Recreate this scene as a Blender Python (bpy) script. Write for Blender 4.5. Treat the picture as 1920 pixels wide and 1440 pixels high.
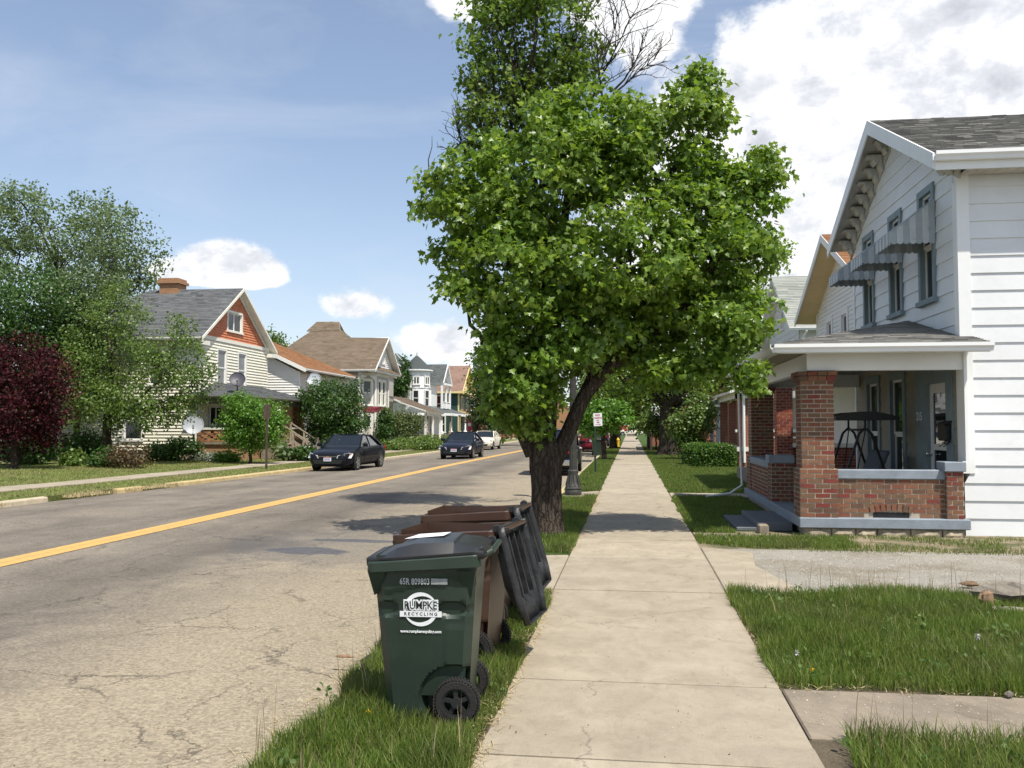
import bpy, math, random
import numpy as np
from mathutils import Vector, Matrix, noise as mnoise
R = math.radians
random.seed(7)
RNG = np.random.default_rng(11)
SC = bpy.context.scene
COL = SC.collection
for _o in list(bpy.data.objects):
    bpy.data.objects.remove(_o)

# ---------------------------------------------------------------- camera
F_PX, CAM_H = 1660.0, 1.70
PITCH = math.atan(78 / F_PX)
YAW = math.atan(222 * math.cos(PITCH) / F_PX)
cam = bpy.data.cameras.new('camera')
cam.sensor_width, cam.lens = 36.0, 36.0 * F_PX / 1920
cam.clip_start, cam.clip_end = 0.05, 3000
camo = bpy.data.objects.new('camera', cam)
COL.objects.link(camo)
camo.location = (0, 0, CAM_H)
camo.rotation_euler = (R(90) + PITCH, 0, YAW)
SC.camera = camo

# ---------------------------------------------------------------- light
SUN_EL, SUN_AZ = R(62), R(137)          # azimuth clockwise from +Y (street direction)
sv = Vector((math.sin(SUN_AZ) * math.cos(SUN_EL), math.cos(SUN_AZ) * math.cos(SUN_EL), math.sin(SUN_EL)))
sun = bpy.data.lights.new('sun', 'SUN')
sun.energy, sun.angle, sun.color = 5.0, R(0.53), (1.0, 0.94, 0.83)
suno = bpy.data.objects.new('sun', sun)
COL.objects.link(suno)
suno.location = (0, 0, 60)
suno.rotation_euler = sv.to_track_quat('Z', 'Y').to_euler()
SC.view_settings.view_transform = 'Standard'
SC.view_settings.look = 'None'
SC.view_settings.exposure = 0.36
SC.view_settings.gamma = 1
SC.view_settings.use_curve_mapping = False
SC.cycles.max_bounces = 6
SC.cycles.diffuse_bounces = 3
SC.cycles.glossy_bounces = 2
SC.cycles.transmission_bounces = 4
SC.cycles.transparent_max_bounces = 6
SC.cycles.use_denoising = True


class NT:
    """small node-tree writer"""
    def __init__(s, tree):
        s.t = tree
        tree.nodes.clear()

    def n(s, typ, props=None, **ins):
        nd = s.t.nodes.new(typ)
        for k, v in (props or {}).items():
            setattr(nd, k, v)
        for k, v in ins.items():
            key = k.replace('_', ' ')
            sock = nd.inputs[int(k[1:])] if k[0] == 'i' and k[1:].isdigit() else nd.inputs[key]
            s.set(sock, v)
        return nd

    def set(s, sock, v):
        if isinstance(v, bpy.types.NodeSocket):
            s.t.links.new(v, sock)
        elif isinstance(v, bpy.types.Node):
            s.t.links.new(v.outputs[0], sock)
        else:
            if isinstance(v, (tuple, list)) and len(v) == 3 and sock.type == 'RGBA':
                v = tuple(v) + (1,)
            sock.default_value = v

    def m(s, op, a, b=0.0, c=0.0, clamp=False):
        nd = s.t.nodes.new('ShaderNodeMath')
        nd.operation, nd.use_clamp = op, clamp
        for i, v in enumerate((a, b, c)):
            s.set(nd.inputs[i], v)
        return nd.outputs[0]

    def mix(s, f, a, b, mode='MIX'):
        nd = s.t.nodes.new('ShaderNodeMix')
        nd.data_type, nd.blend_type = 'RGBA', mode
        s.set(nd.inputs[0], f)
        s.set(nd.inputs[6], a)
        s.set(nd.inputs[7], b)
        return nd.outputs[2]

    def ramp(s, f, stops, interp='LINEAR'):
        nd = s.t.nodes.new('ShaderNodeValToRGB')
        nd.color_ramp.interpolation = interp
        el = nd.color_ramp.elements
        while len(el) < len(stops):
            el.new(0.5)
        for e, (p, c) in zip(el, stops):
            e.position = p
            e.color = (c, c, c, 1) if not isinstance(c, (tuple, list)) else tuple(c) + (1,)
        s.set(nd.inputs[0], f)
        return nd.outputs[0]

    def noise(s, vec, scale, detail=4, rough=.55, dist=0.0, out=0):
        nd = s.n('ShaderNodeTexNoise', Scale=scale, Detail=detail, Roughness=rough, Distortion=dist)
        if vec is not None:
            s.set(nd.inputs['Vector'], vec)
        return nd.outputs[out]

    def mapv(s, vec, scale=(1, 1, 1), loc=(0, 0, 0), rot=(0, 0, 0)):
        return s.n('ShaderNodeMapping', Vector=vec, Scale=scale, Location=loc, Rotation=rot).outputs[0]


# ---------------------------------------------------------------- sky with cumulus
world = bpy.data.worlds.new('World')
SC.world = world
world.use_nodes = True
w = NT(world.node_tree)
sky = w.n('ShaderNodeTexSky')
sky.sky_type = 'NISHITA'
sky.sun_disc = False
sky.sun_elevation, sky.sun_rotation = SUN_EL, SUN_AZ
sky.air_density, sky.dust_density, sky.ozone_density = 1.0, 0.6, 1.6
dirv = w.n('ShaderNodeTexCoord').outputs['Generated']
sx = w.n('ShaderNodeSeparateXYZ', Vector=dirv)
az = w.m('MULTIPLY', w.m('ARCTAN2', sx.outputs[0], sx.outputs[1]), 57.2958)
el = w.m('MULTIPLY', w.m('ARCSINE', sx.outputs[2]), 57.2958)
nv = w.mapv(dirv, scale=(1, 1, 1.5))
nz = w.noise(nv, 7.0, 9, .62, .15)
nz2 = w.noise(w.mapv(dirv, scale=(1, 1, 1.5), loc=(.012, -.02, .035)), 7.0, 9, .62, .15)
nbig = w.noise(w.mapv(dirv, scale=(1, 1, 2.2), loc=(3.1, 1.7, .4)), 2.6, 4, .5)


def blob(a0, e0, wa, we, flat=1.0):
    da = w.m('DIVIDE', w.m('SUBTRACT', az, a0), wa)
    de = w.m('DIVIDE', w.m('SUBTRACT', el, e0), we)
    if flat != 1.0:                                        # flatter underside
        de = w.m('MAXIMUM', de, w.m('MULTIPLY', de, -flat))
    r2 = w.m('ADD', w.m('MULTIPLY', da, da), w.m('MULTIPLY', de, de))
    return w.m('SUBTRACT', 1.0, w.m('SQRT', r2))


blobs = [(-25.3, 9.3, 4.2, 2.5, 2.4, .62), (-28.0, 9.0, 2.6, 1.5, 2.4, .5), (-17.6, 7.5, 3.8, 1.7, 1.4, .24), (-12.4, 5.2, 4.0, 2.2, 1.8, .30), (-8.5, 4.6, 4.0, 2.4, 1.6, .45),
         (23, 6.5, 29.5, 22.5, 1.0, 1.0), (0.6, 26, 4.4, 4.2, 1.0, .42), (-10.6, 27, 3.0, 2.6, 1.0, .42),
         (62, 14, 20, 9, 1.0, .6), (-95, 12, 24, 7, 1.2, .6), (150, 16, 30, 9, 1.0, .6), (-150, 30, 22, 10, 1.0, .5), (100, 38, 18, 9, 1.0, .5)]
dens = None
for a0, e0, wa, we, fl, k in blobs:
    b = w.m('MINIMUM', w.m('MULTIPLY', blob(a0, e0, wa, we, fl), 3.0 * k), .9)
    dens = b if dens is None else w.m('MAXIMUM', dens, b)
nfine = w.noise(w.mapv(dirv, scale=(1, 1, 1.35), loc=(.3, .8, .1)), 19.0, 8, .62, .3)
d1 = w.m('ADD', dens, w.m('ADD', w.m('MULTIPLY', w.m('SUBTRACT', nz, .5), 1.15), w.m('MULTIPLY', w.m('SUBTRACT', nfine, .5), 1.0)))
hole = w.m('MULTIPLY', w.m('SUBTRACT', nbig, .54), 2.2, clamp=True)
d1 = w.m('SUBTRACT', d1, w.m('MULTIPLY', hole, .45))
mask = w.n('ShaderNodeMapRange', {'interpolation_type': 'SMOOTHSTEP'}, Value=d1)
mask.inputs['From Min'].default_value = .10
mask.inputs['From Max'].default_value = .46
shade = w.m('ADD', w.m('ADD', w.m('MULTIPLY', w.m('SUBTRACT', nz, nz2), 3.0), w.m('MULTIPLY', w.m('SUBTRACT', nfine, .5), .7)), .62, clamp=True)
thick = w.m('MULTIPLY', w.m('SUBTRACT', d1, .35), .55, clamp=True)
shade = w.m('SUBTRACT', shade, w.m('MULTIPLY', thick, w.m('MULTIPLY', nbig, .55)), clamp=True)
ccol = w.ramp(shade, [(0.0, (.56, .58, .64)), (.35, (.73, .75, .80)), (.62, (.95, .96, .98)), (1, (1.02, 1.02, 1.02))])
cir = w.noise(w.mapv(dirv, scale=(1.2, .8, 4.0), rot=(0, .5, .3)), 2.2, 6, .6, .6)
cirm = w.m('MULTIPLY', w.ramp(cir, [(.48, 0.0), (.75, 1.0)]), .30)
hazem = w.m('POWER', w.m('SUBTRACT', 1.0, w.m('MAXIMUM', sx.outputs[2], 0.0)), 7.0)
hazem = w.m('MULTIPLY', hazem, .70)
bg_sky = w.n('ShaderNodeBackground', Color=sky.outputs[0], Strength=0.125)
bg_cld = w.n('ShaderNodeBackground', Color=ccol, Strength=0.90)
bg_cir = w.n('ShaderNodeBackground', Color=(.78, .83, .93), Strength=0.80)
cirm = w.m('ADD', w.m('MULTIPLY', cirm, .9), .13)
s0 = w.n('ShaderNodeMixShader', i0=cirm, i1=bg_sky.outputs[0], i2=bg_cir.outputs[0])
s1 = w.n('ShaderNodeMixShader', i0=hazem, i1=s0.outputs[0], i2=bg_cir.outputs[0])
s2 = w.n('ShaderNodeMixShader', i0=mask.outputs[0], i1=s1.outputs[0], i2=bg_cld.outputs[0])
w.n('ShaderNodeOutputWorld', Surface=s2.outputs[0])

# ---------------------------------------------------------------- object helpers
WL = {}


def tag(o, label=None, cat=None, group=None, kind=None):
    if label: o['label'] = label
    if cat: o['category'] = cat
    if group: o['group'] = group
    if kind: o['kind'] = kind
    return o


def link(name, data, parent=None, loc=None):
    o = bpy.data.objects.new(name, data)
    COL.objects.link(o)
    base = WL.get(parent.name, Vector()) if parent else Vector()
    w_ = Vector(loc) if loc is not None else base
    if parent:
        o.parent = parent
        o.location = w_ - base
    else:
        o.location = w_
    WL[o.name] = w_.copy()
    return o


def thing(name, label, cat, loc=(0, 0, 0), group=None):
    o = link(name, None, None, loc)
    o.empty_display_size = .2
    return tag(o, label, cat, group)


def children(o):
    return [c for c in bpy.data.objects if c.parent == o]


def copy_tree(o, loc=None, rz=None, label=None, group=None, _kids=None):
    if _kids is None:
        _kids = {}
        for c in bpy.data.objects:
            if c.parent: _kids.setdefault(c.parent.name, []).append(c)
    def rec(src, par):
        c = src.copy()
        COL.objects.link(c)
        if par: c.parent = par
        for k in _kids.get(src.name, []): rec(k, c)
        return c
    r = rec(o, None)
    if loc is not None: r.location = loc
    if rz is not None: r.rotation_euler = (0, 0, rz)
    if label: r['label'] = label
    if group: r['group'] = group
    return r


class MB:
    def __init__(s):
        s.v, s.f, s.m = [], [], []

    def add(s, vs, fs, m=0):
        o = len(s.v)
        s.v += [tuple(p) for p in vs]
        s.f += [tuple(i + o for i in f) for f in fs]
        s.m += [m] * len(fs)
        return s

    def box(s, x0, x1, y0, y1, z0, z1, m=0):
        return s.add([(x0, y0, z0), (x1, y0, z0), (x1, y1, z0), (x0, y1, z0), (x0, y0, z1), (x1, y0, z1), (x1, y1, z1), (x0, y1, z1)],
                     [(0, 3, 2, 1), (4, 5, 6, 7), (0, 1, 5, 4), (1, 2, 6, 5), (2, 3, 7, 6), (3, 0, 4, 7)], m)

    def obox(s, c, a, b, d, m=0):
        c, a, b, d = map(Vector, (c, a, b, d))
        vs = [c + a * i + b * j + d * k for k in (-1, 1) for j in (-1, 1) for i in (-1, 1)]
        return s.add(vs, [(0, 2, 3, 1), (4, 5, 7, 6), (0, 1, 5, 4), (1, 3, 7, 5), (3, 2, 6, 7), (2, 0, 4, 6)], m)

    def bar(s, p0, p1, wd, h=None, m=0, up=(0, 0, 1)):
        p0, p1, up = Vector(p0), Vector(p1), Vector(up)
        d = p1 - p0
        t = d.cross(up)
        if t.length < 1e-4: t = d.cross(Vector((0, 1, 0)))
        t.normalize()
        u = t.cross(d).normalized()
        return s.obox((p0 + p1) / 2, d / 2, t * wd / 2, u * (h or wd) / 2, m)

    def poly(s, pts, m=0):
        return s.add(pts, [tuple(range(len(pts)))], m)

    def prism(s, pts, ext, m=0):
        pts = [Vector(p) for p in pts]
        e = Vector(ext)
        n = len(pts)
        nm = Vector()
        for i in range(n):
            nm += pts[i].cross(pts[(i + 1) % n])
        if nm.dot(e) > 0: pts.reverse()
        fs = [tuple(range(n)), tuple(range(2 * n - 1, n - 1, -1))]
        fs += [(i, i + n, (i + 1) % n + n, (i + 1) % n) for i in range(n)]
        return s.add(pts + [p + e for p in pts], fs, m)

    def tube(s, pts, rads, n=8, m=0, cap=True, sq=None):
        pts = [Vector(p) for p in pts]
        if not isinstance(rads, (list, tuple)): rads = [rads] * len(pts)
        vs, fs = [], []
        up = Vector((0.13, 0.31, 0.9))
        prev = None
        for i, p in enumerate(pts):
            d = (pts[min(i + 1, len(pts) - 1)] - pts[max(i - 1, 0)]).normalized()
            a = prev - d * prev.dot(d) if prev is not None else d.cross(up if abs(d.dot(up)) < .9 else Vector((1, 0, 0)))
            a.normalize()
            prev = a
            b = d.cross(a)
            for k in range(n):
                t = 2 * math.pi * k / n
                vs.append(p + (a * math.cos(t) + b * math.sin(t)) * rads[i])
        for i in range(len(pts) - 1):
            for k in range(n):
                fs.append((i * n + k, i * n + (k + 1) % n, (i + 1) * n + (k + 1) % n, (i + 1) * n + k))
        if cap:
            fs.append(tuple(range(n - 1, -1, -1)))
            fs.append(tuple((len(pts) - 1) * n + k for k in range(n)))
        return s.add(vs, fs, m)

    def lathe(s, c, prof, n=16, m=0, axis=None, cap=True):
        c = Vector(c)
        ax = Vector(axis or (0, 0, 1)).normalized()
        a = ax.cross(Vector((0, 1, 0)) if abs(ax.y) < .9 else Vector((1, 0, 0))).normalized()
        b = ax.cross(a)
        vs, fs = [], []
        for r, h in prof:
            for k in range(n):
                t = 2 * math.pi * k / n
                vs.append(c + ax * h + (a * math.cos(t) + b * math.sin(t)) * r)
        for i in range(len(prof) - 1):
            for k in range(n):
                fs.append((i * n + k, i * n + (k + 1) % n, (i + 1) * n + (k + 1) % n, (i + 1) * n + k))
        if cap:
            fs.append(tuple(range(n - 1, -1, -1)))
            fs.append(tuple((len(prof) - 1) * n + k for k in range(n)))
        return s.add(vs, fs, m)

    def mesh(s, name, mats, off=(0, 0, 0), smooth=None):
        me = bpy.data.meshes.new(name)
        o = Vector(off)
        me.from_pydata([tuple(Vector(p) - o) for p in s.v], [], s.f)
        for mt in (mats if isinstance(mats, (list, tuple)) else [mats]): me.materials.append(mt)
        if any(s.m): me.polygons.foreach_set('material_index', s.m)
        if smooth is not None:
            me.polygons.foreach_set('use_smooth', [True] * len(me.polygons))
            me.set_sharp_from_angle(angle=R(smooth))
        me.update()
        return me

    def build(s, name, mats, parent=None, smooth=None, bevel=0, seg=1):
        off = WL.get(parent.name, Vector()) if parent else Vector()
        o = link(name, s.mesh(name, mats, off, smooth), parent)
        if bevel:
            b = o.modifiers.new('bevel', 'BEVEL')
            b.width, b.segments, b.limit_method, b.angle_limit = bevel, seg, 'ANGLE', R(40)
        return o


def struct(name, mb, mats, parent=None, **k):
    o = mb.build(name, mats, parent, **k)
    if not parent: o['kind'] = 'structure'
    return o


def npmesh(name, V, T, mats, parent=None, mi=None, smooth=False):
    """mesh from numpy: V (n,3) world, T (m,3) triangles"""
    off = np.array(WL[parent.name]) if parent else np.zeros(3)
    me = bpy.data.meshes.new(name)
    V = (V - off).astype(np.float32)
    me.vertices.add(len(V))
    me.vertices.foreach_set('co', V.ravel())
    T = T.astype(np.int32)
    me.loops.add(T.size)
    me.loops.foreach_set('vertex_index', T.ravel())
    me.polygons.add(len(T))
    me.polygons.foreach_set('loop_start', np.arange(0, T.size, 3, dtype=np.int32))
    try:
        me.polygons.foreach_set('loop_total', np.full(len(T), 3, np.int32))
    except Exception:
        pass
    for mt in (mats if isinstance(mats, (list, tuple)) else [mats]): me.materials.append(mt)
    if mi is not None: me.polygons.foreach_set('material_index', mi.astype(np.int32))
    if smooth: me.polygons.foreach_set('use_smooth', np.ones(len(T), bool))
    me.update(calc_edges=True)
    return link(name, me, parent)


# ---------------------------------------------------------------- materials
def newmat(name):
    m = bpy.data.materials.new(name)
    m.use_nodes = True
    return m, NT(m.node_tree)


def finish(t, bsdf):
    t.n('ShaderNodeOutputMaterial', Surface=bsdf.outputs[0] if isinstance(bsdf, bpy.types.Node) else bsdf)


def pmat(name, col, var=.18, scale=3.0, rough=.7, bump=0.0, bscale=60, spec=.3, rnd=0.0, metal=0.0, coat=0.0, island=0.0, dirt=0.0,
         dirtcol=(.12, .10, .08), stretch=(1, 1, 1)):
    m, t = newmat(name)
    pos = t.mapv(t.n('ShaderNodeNewGeometry').outputs['Position'], scale=stretch)
    lo = tuple(c * (1 - var) for c in col)
    hi = tuple(min(1, c * (1 + var)) for c in col)
    c = t.mix(t.ramp(t.noise(pos, scale, 5, .6), [(.3, 0.0), (.7, 1.0)]), lo, hi)
    if rnd or island:
        r = t.n('ShaderNodeObjectInfo').outputs['Random'] if rnd else t.n('ShaderNodeNewGeometry').outputs['Random Per Island']
        k = rnd or island
        v = t.m('ADD', t.m('MULTIPLY', r, 2 * k), 1 - k)
        c = t.n('ShaderNodeHueSaturation', Value=v, Color=c).outputs[0]
    if dirt:
        dm = t.ramp(t.noise(pos, scale * .7 + 1.3, 7, .68, .4), [(.52, 0.0), (.74, dirt)])
        c = t.mix(dm, c, dirtcol)
    b = t.n('ShaderNodeBsdfPrincipled', Base_Color=c, Roughness=rough, Metallic=metal)
    b.inputs['Specular IOR Level'].default_value = spec
    if coat:
        b.inputs['Coat Weight'].default_value = coat
        b.inputs['Coat Roughness'].default_value = .04
    if bump:
        bp = t.n('ShaderNodeBump', Strength=bump, Distance=.02, Height=t.noise(pos, bscale, 5, .6))
        t.set(b.inputs['Normal'], bp.outputs[0])
    finish(t, b)
    return m


def leafmat(name, c1, c2, trans=.35, rough=.42, c3=None, spec=.4):
    m, t = newmat(name)
    g = t.n('ShaderNodeNewGeometry')
    r = g.outputs['Random Per Island']
    st = [(0, c1), (.75, c2)] + ([(1, c3)] if c3 else [])
    c = t.ramp(r, st)
    big = t.noise(g.outputs['Position'], .9, 3)
    c = t.n('ShaderNodeHueSaturation', Value=t.m('ADD', t.m('MULTIPLY', big, .5), .75), Hue=t.m('ADD', t.m('MULTIPLY', big, .03), .485), Color=c).outputs[0]
    b = t.n('ShaderNodeBsdfPrincipled', Base_Color=c, Roughness=rough)
    b.inputs['Specular IOR Level'].default_value = spec
    tc = t.n('ShaderNodeHueSaturation', Value=1.5, Saturation=1.05, Hue=.485, Color=c).outputs[0]
    tr = t.n('ShaderNodeBsdfTranslucent', Color=tc)
    finish(t, t.n('ShaderNodeMixShader', i0=trans, i1=b.outputs[0], i2=tr.outputs[0]))
    return m


def bricktex(name, c1, c2, mortar, bw=.2, bh=.073, ms=.012, rough=.85, bump=.6):
    m, t = newmat(name)
    sp = t.n('ShaderNodeSeparateXYZ', Vector=t.n('ShaderNodeNewGeometry').outputs['Position'])
    v = t.n('ShaderNodeCombineXYZ', X=t.m('ADD', sp.outputs[0], sp.outputs[1]), Y=sp.outputs[2])
    br = t.n('ShaderNodeTexBrick', {'offset': .5}, Vector=v.outputs[0], Color1=c1, Color2=c2, Mortar=mortar, Scale=1.0)
    br.inputs['Mortar Size'].default_value = ms
    br.inputs['Brick Width'].default_value = bw
    br.inputs['Row Height'].default_value = bh
    br.inputs['Bias'].default_value = -.1
    c = t.mix(t.m('MULTIPLY', t.noise(v.outputs[0], 2.0, 5), .5), br.outputs[0], (c1[0] * .5, c1[1] * .5, c1[2] * .5))
    b = t.n('ShaderNodeBsdfPrincipled', Base_Color=c, Roughness=rough)
    b.inputs['Specular IOR Level'].default_value = .2
    bp = t.n('ShaderNodeBump', Strength=bump, Distance=.01, Height=t.m('SUBTRACT', 1.0, br.outputs['Fac']))
    t.set(b.inputs['Normal'], bp.outputs[0])
    finish(t, b)
    return m


def bricksolid(name, cols, bscale=120):
    m, t = newmat(name)
    g = t.n('ShaderNodeNewGeometry')
    r = t.n('ShaderNodeObjectInfo').outputs['Random']
    r = t.m('FRACT', t.m('ADD', r, t.m('MULTIPLY', g.outputs['Random Per Island'], 7.31)))
    c = t.ramp(r, [(i / len(cols), q) for i, q in enumerate(cols)], 'CONSTANT')
    n1 = t.noise(t.mapv(g.outputs['Position'], scale=(1, 1, .25)), 45, 5, .7)
    c = t.mix(t.ramp(n1, [(.35, 0.0), (.65, .6)]), c, t.n('ShaderNodeHueSaturation', Value=.55, Color=c).outputs[0])
    b = t.n('ShaderNodeBsdfPrincipled', Base_Color=c, Roughness=.8)
    b.inputs['Specular IOR Level'].default_value = .25
    bp = t.n('ShaderNodeBump', Strength=.35, Distance=.006, Height=t.noise(t.mapv(g.outputs['Position'], scale=(1, 1, .3)), bscale, 3))
    t.set(b.inputs['Normal'], bp.outputs[0])
    finish(t, b)
    return m


def shinglemat(name, cols, streak=.25):
    m, t = newmat(name)
    g = t.n('ShaderNodeNewGeometry')
    r = t.m('FRACT', t.m('ADD', t.n('ShaderNodeObjectInfo').outputs['Random'], t.m('MULTIPLY', g.outputs['Random Per Island'], 5.17)))
    n = len(cols)
    c = t.ramp(r, [(i / (n - 1), q) for i, q in enumerate(cols)])
    big = t.noise(g.outputs['Position'], .6, 5, .6)
    c = t.n('ShaderNodeHueSaturation', Value=t.m('ADD', t.m('MULTIPLY', big, 2 * streak), 1 - streak), Color=c).outputs[0]
    fine = t.noise(g.outputs['Position'], 160, 2)
    c = t.n('ShaderNodeHueSaturation', Value=t.m('ADD', t.m('MULTIPLY', fine, .7), .65), Color=c).outputs[0]
    b = t.n('ShaderNodeBsdfPrincipled', Base_Color=c, Roughness=.9)
    b.inputs['Specular IOR Level'].default_value = .15
    bp = t.n('ShaderNodeBump', Strength=.4, Distance=.006, Height=fine)
    t.set(b.inputs['Normal'], bp.outputs[0])
    finish(t, b)
    return m


def glassmat(name, col=(.02, .025, .028), clear=.0, rough=.03):
    m, t = newmat(name)
    g = t.n('ShaderNodeNewGeometry').outputs['Position']
    b = t.n('ShaderNodeBsdfPrincipled', Base_Color=t.mix(t.noise(g, 1.3, 3), tuple(c * .5 for c in col), tuple(c * 1.5 for c in col)), Roughness=rough)
    b.inputs['Specular IOR Level'].default_value = .6
    bp = t.n('ShaderNodeBump', Strength=.06, Distance=.05, Height=t.noise(g, 1.6, 2))
    t.set(b.inputs['Normal'], bp.outputs[0])
    if clear:
        fr = t.n('ShaderNodeFresnel', IOR=1.5)
        tr = t.n('ShaderNodeBsdfTransparent', Color=(.80, .86, .84))
        gl = t.n('ShaderNodeBsdfGlossy', Color=(1, 1, 1), Roughness=.02)
        a = t.n('ShaderNodeMixShader', i0=1 - clear, i1=tr.outputs[0], i2=b.outputs[0])
        finish(t, t.n('ShaderNodeMixShader', i0=fr.outputs[0], i1=a.outputs[0], i2=gl.outputs[0]))
    else:
        finish(t, b)
    return m


def emat(name, col, s):
    m, t = newmat(name)
    finish(t, t.n('ShaderNodeBsdfPrincipled', Base_Color=col, Roughness=.3))
    return m


K = {}
K['white'] = pmat('white_paint', (.78, .79, .79), .04, 1.2, .45, .05, 25, .35, dirt=.10, dirtcol=(.42, .42, .38))
K['whiteside'] = pmat('white_siding', (.70, .715, .73), .04, 1.5, .42, .22, 2.2, .35, rnd=.03, dirt=.22, dirtcol=(.46, .45, .41))
K['agedshadesiding'] = pmat('aged_cream_siding_shade_darkened', (.30, .28, .225), .1, 3, .8, .15, 30, dirt=.3, dirtcol=(.22, .2, .16))  # aged cream, darkened further so the colour carries the porch shade
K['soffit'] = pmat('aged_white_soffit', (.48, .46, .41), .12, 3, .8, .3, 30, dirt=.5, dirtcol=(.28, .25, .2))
K['trimblue'] = pmat('blue_grey_trim', (.20, .255, .28), .12, 4, .55, .1, 40, dirt=.15)
K['bluecon'] = pmat('blue_grey_painted_concrete', (.235, .27, .315), .12, 5, .7, .25, 60, dirt=.35, dirtcol=(.15, .16, .17))
K['cream'] = pmat('cream_siding', (.73, .70, .585), .04, 1.0, .5, dirt=.06)
K['creamtrim'] = pmat('cream_trim', (.74, .72, .64), .05, 2, .5)
K['whitetrim'] = pmat('white_trim', (.74, .73, .70), .05, 2, .5)
K['yellowsof'] = pmat('yellowed_soffit', (.66, .50, .27), .08, 2, .6)
K['orange'] = pmat('orange_gable_shingle', (.52, .185, .095), .15, 3, .75, island=.08)
K['greyside'] = pmat('grey_siding', (.42, .395, .36), .05, 1.5, .6)
K['maroon'] = pmat('maroon_shingle', (.22, .04, .05), .12, 3, .7)
K['greenside'] = pmat('dark_green_siding', (.022, .06, .055), .12, 2, .6)
K['yellowtrim'] = pmat('pale_yellow_trim', (.70, .58, .27), .06, 2, .6)
K['brickfar'] = bricktex('red_brick_far', (.30, .085, .045), (.37, .13, .07), (.30, .24, .19))
K['brickorange'] = bricktex('tan_orange_brick', (.42, .19, .075), (.33, .13, .055), (.38, .31, .23))
K['brick'] = bricksolid('porch_brick', [(.20, .068, .044), (.245, .11, .065), (.18, .105, .065), (.215, .055, .042), (.25, .13, .078), (.15, .085, .058), (.22, .085, .052), (.20, .115, .07)])
K['brickred'] = bricksolid('dark_red_brick', [(.27, .06, .04), (.32, .09, .05), (.22, .05, .04), (.34, .11, .06)])
K['bricktan'] = bricksolid('tan_lattice_brick', [(.46, .22, .09), (.40, .18, .07), (.36, .15, .06), (.48, .26, .12)])
K['mortar'] = pmat('mortar', (.40, .345, .27), .2, 20, .95, .4, 90)
K['stone'] = pmat('foundation_stone', (.30, .255, .185), .3, 9, .9, .7, 50, rnd=.15, dirt=.4, dirtcol=(.12, .10, .07))
K['shgrey'] = shinglemat('grey_shingles', [(.165, .16, .148), (.235, .228, .212), (.28, .27, .25), (.195, .19, .178)])
K['shdark'] = shinglemat('dark_grey_shingles', [(.075, .08, .085), (.13, .135, .14), (.10, .105, .11)])
K['shbrown'] = shinglemat('brown_shingles', [(.125, .098, .07), (.175, .136, .098), (.15, .115, .085)])
K['shrust'] = shinglemat('rust_brown_shingles', [(.22, .105, .05), (.30, .155, .08), (.26, .13, .06)])
K['shpale'] = shinglemat('pale_grey_green_shingles', [(.22, .235, .21), (.31, .32, .29), (.26, .275, .25)])
K['shturret'] = shinglemat('slate_green_shingles', [(.065, .075, .075), (.10, .11, .11), (.085, .095, .095)])
K['shmauve'] = shinglemat('mauve_brown_shingles', [(.19, .12, .095), (.25, .165, .13), (.22, .14, .11)])
K['glass'] = glassmat('window_glass')
K['glassgrey'] = glassmat('window_glass_with_pale_curtain', (.16, .17, .17))
K['glassred'] = glassmat('window_glass_red_curtain', (.14, .03, .03))
K['carglass'] = glassmat('car_glass', (.012, .016, .017), .45)
K['black'] = pmat('black_plastic', (.018, .018, .019), .2, 9, .42, .1, 80)
K['tyre'] = pmat('tyre_rubber', (.022, .021, .020), .2, 20, .85, .3, 90)
K['darkmetal'] = pmat('dark_bronze_metal', (.035, .03, .026), .15, 5, .5, .1)
K['rustpost'] = pmat('weathered_brown_post', (.07, .05, .038), .3, 8, .8, .2)
K['greenpost'] = pmat('dark_green_post', (.02, .045, .032), .2, 6, .55)
K['lampgrey'] = pmat('dark_grey_cast_iron', (.055, .055, .052), .25, 9, .5, .2, 50, spec=.4)
K['concrete'] = None
K['wood'] = pmat('grey_weathered_wood', (.30, .25, .19), .25, 8, .85, .3, 40, stretch=(1, 1, .3))
K['dish'] = pmat('satellite_dish_grey', (.33, .355, .39), .05, 2, .4)
K['dishdark'] = pmat('dish_dark_back', (.055, .052, .07), .1, 2, .45)
K['chrome'] = pmat('chrome', (.62, .63, .65), .03, 2, .12, spec=.6, metal=1.0)
K['alloy'] = pmat('alloy_wheel', (.50, .51, .52), .05, 4, .28, metal=.8)
K['lampglass'] = pmat('headlight_lens', (.62, .63, .63), .1, 9, .12, spec=.6, coat=.6)
K['amber'] = pmat('amber_lens', (.62, .22, .05), .1, 9, .2, coat=.5)
K['redlens'] = pmat('red_tail_lens', (.55, .02, .015), .15, 9, .15, coat=.6)
K['plate'] = pmat('plate_white', (.72, .74, .76), .04, 9, .4)
K['inkred'] = pmat('red_ink', (.45, .04, .07), .1, 9, .5)
K['inkblue'] = pmat('blue_ink', (.08, .12, .30), .1, 9, .5)
K['inkwhite'] = pmat('white_ink', (.80, .82, .84), .03, 9, .5)
K['inkblack'] = pmat('black_ink', (.02, .025, .022), .1, 9, .5)
K['inkgrey'] = pmat('grey_ink', (.42, .45, .46), .06, 40, .5)


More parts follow.
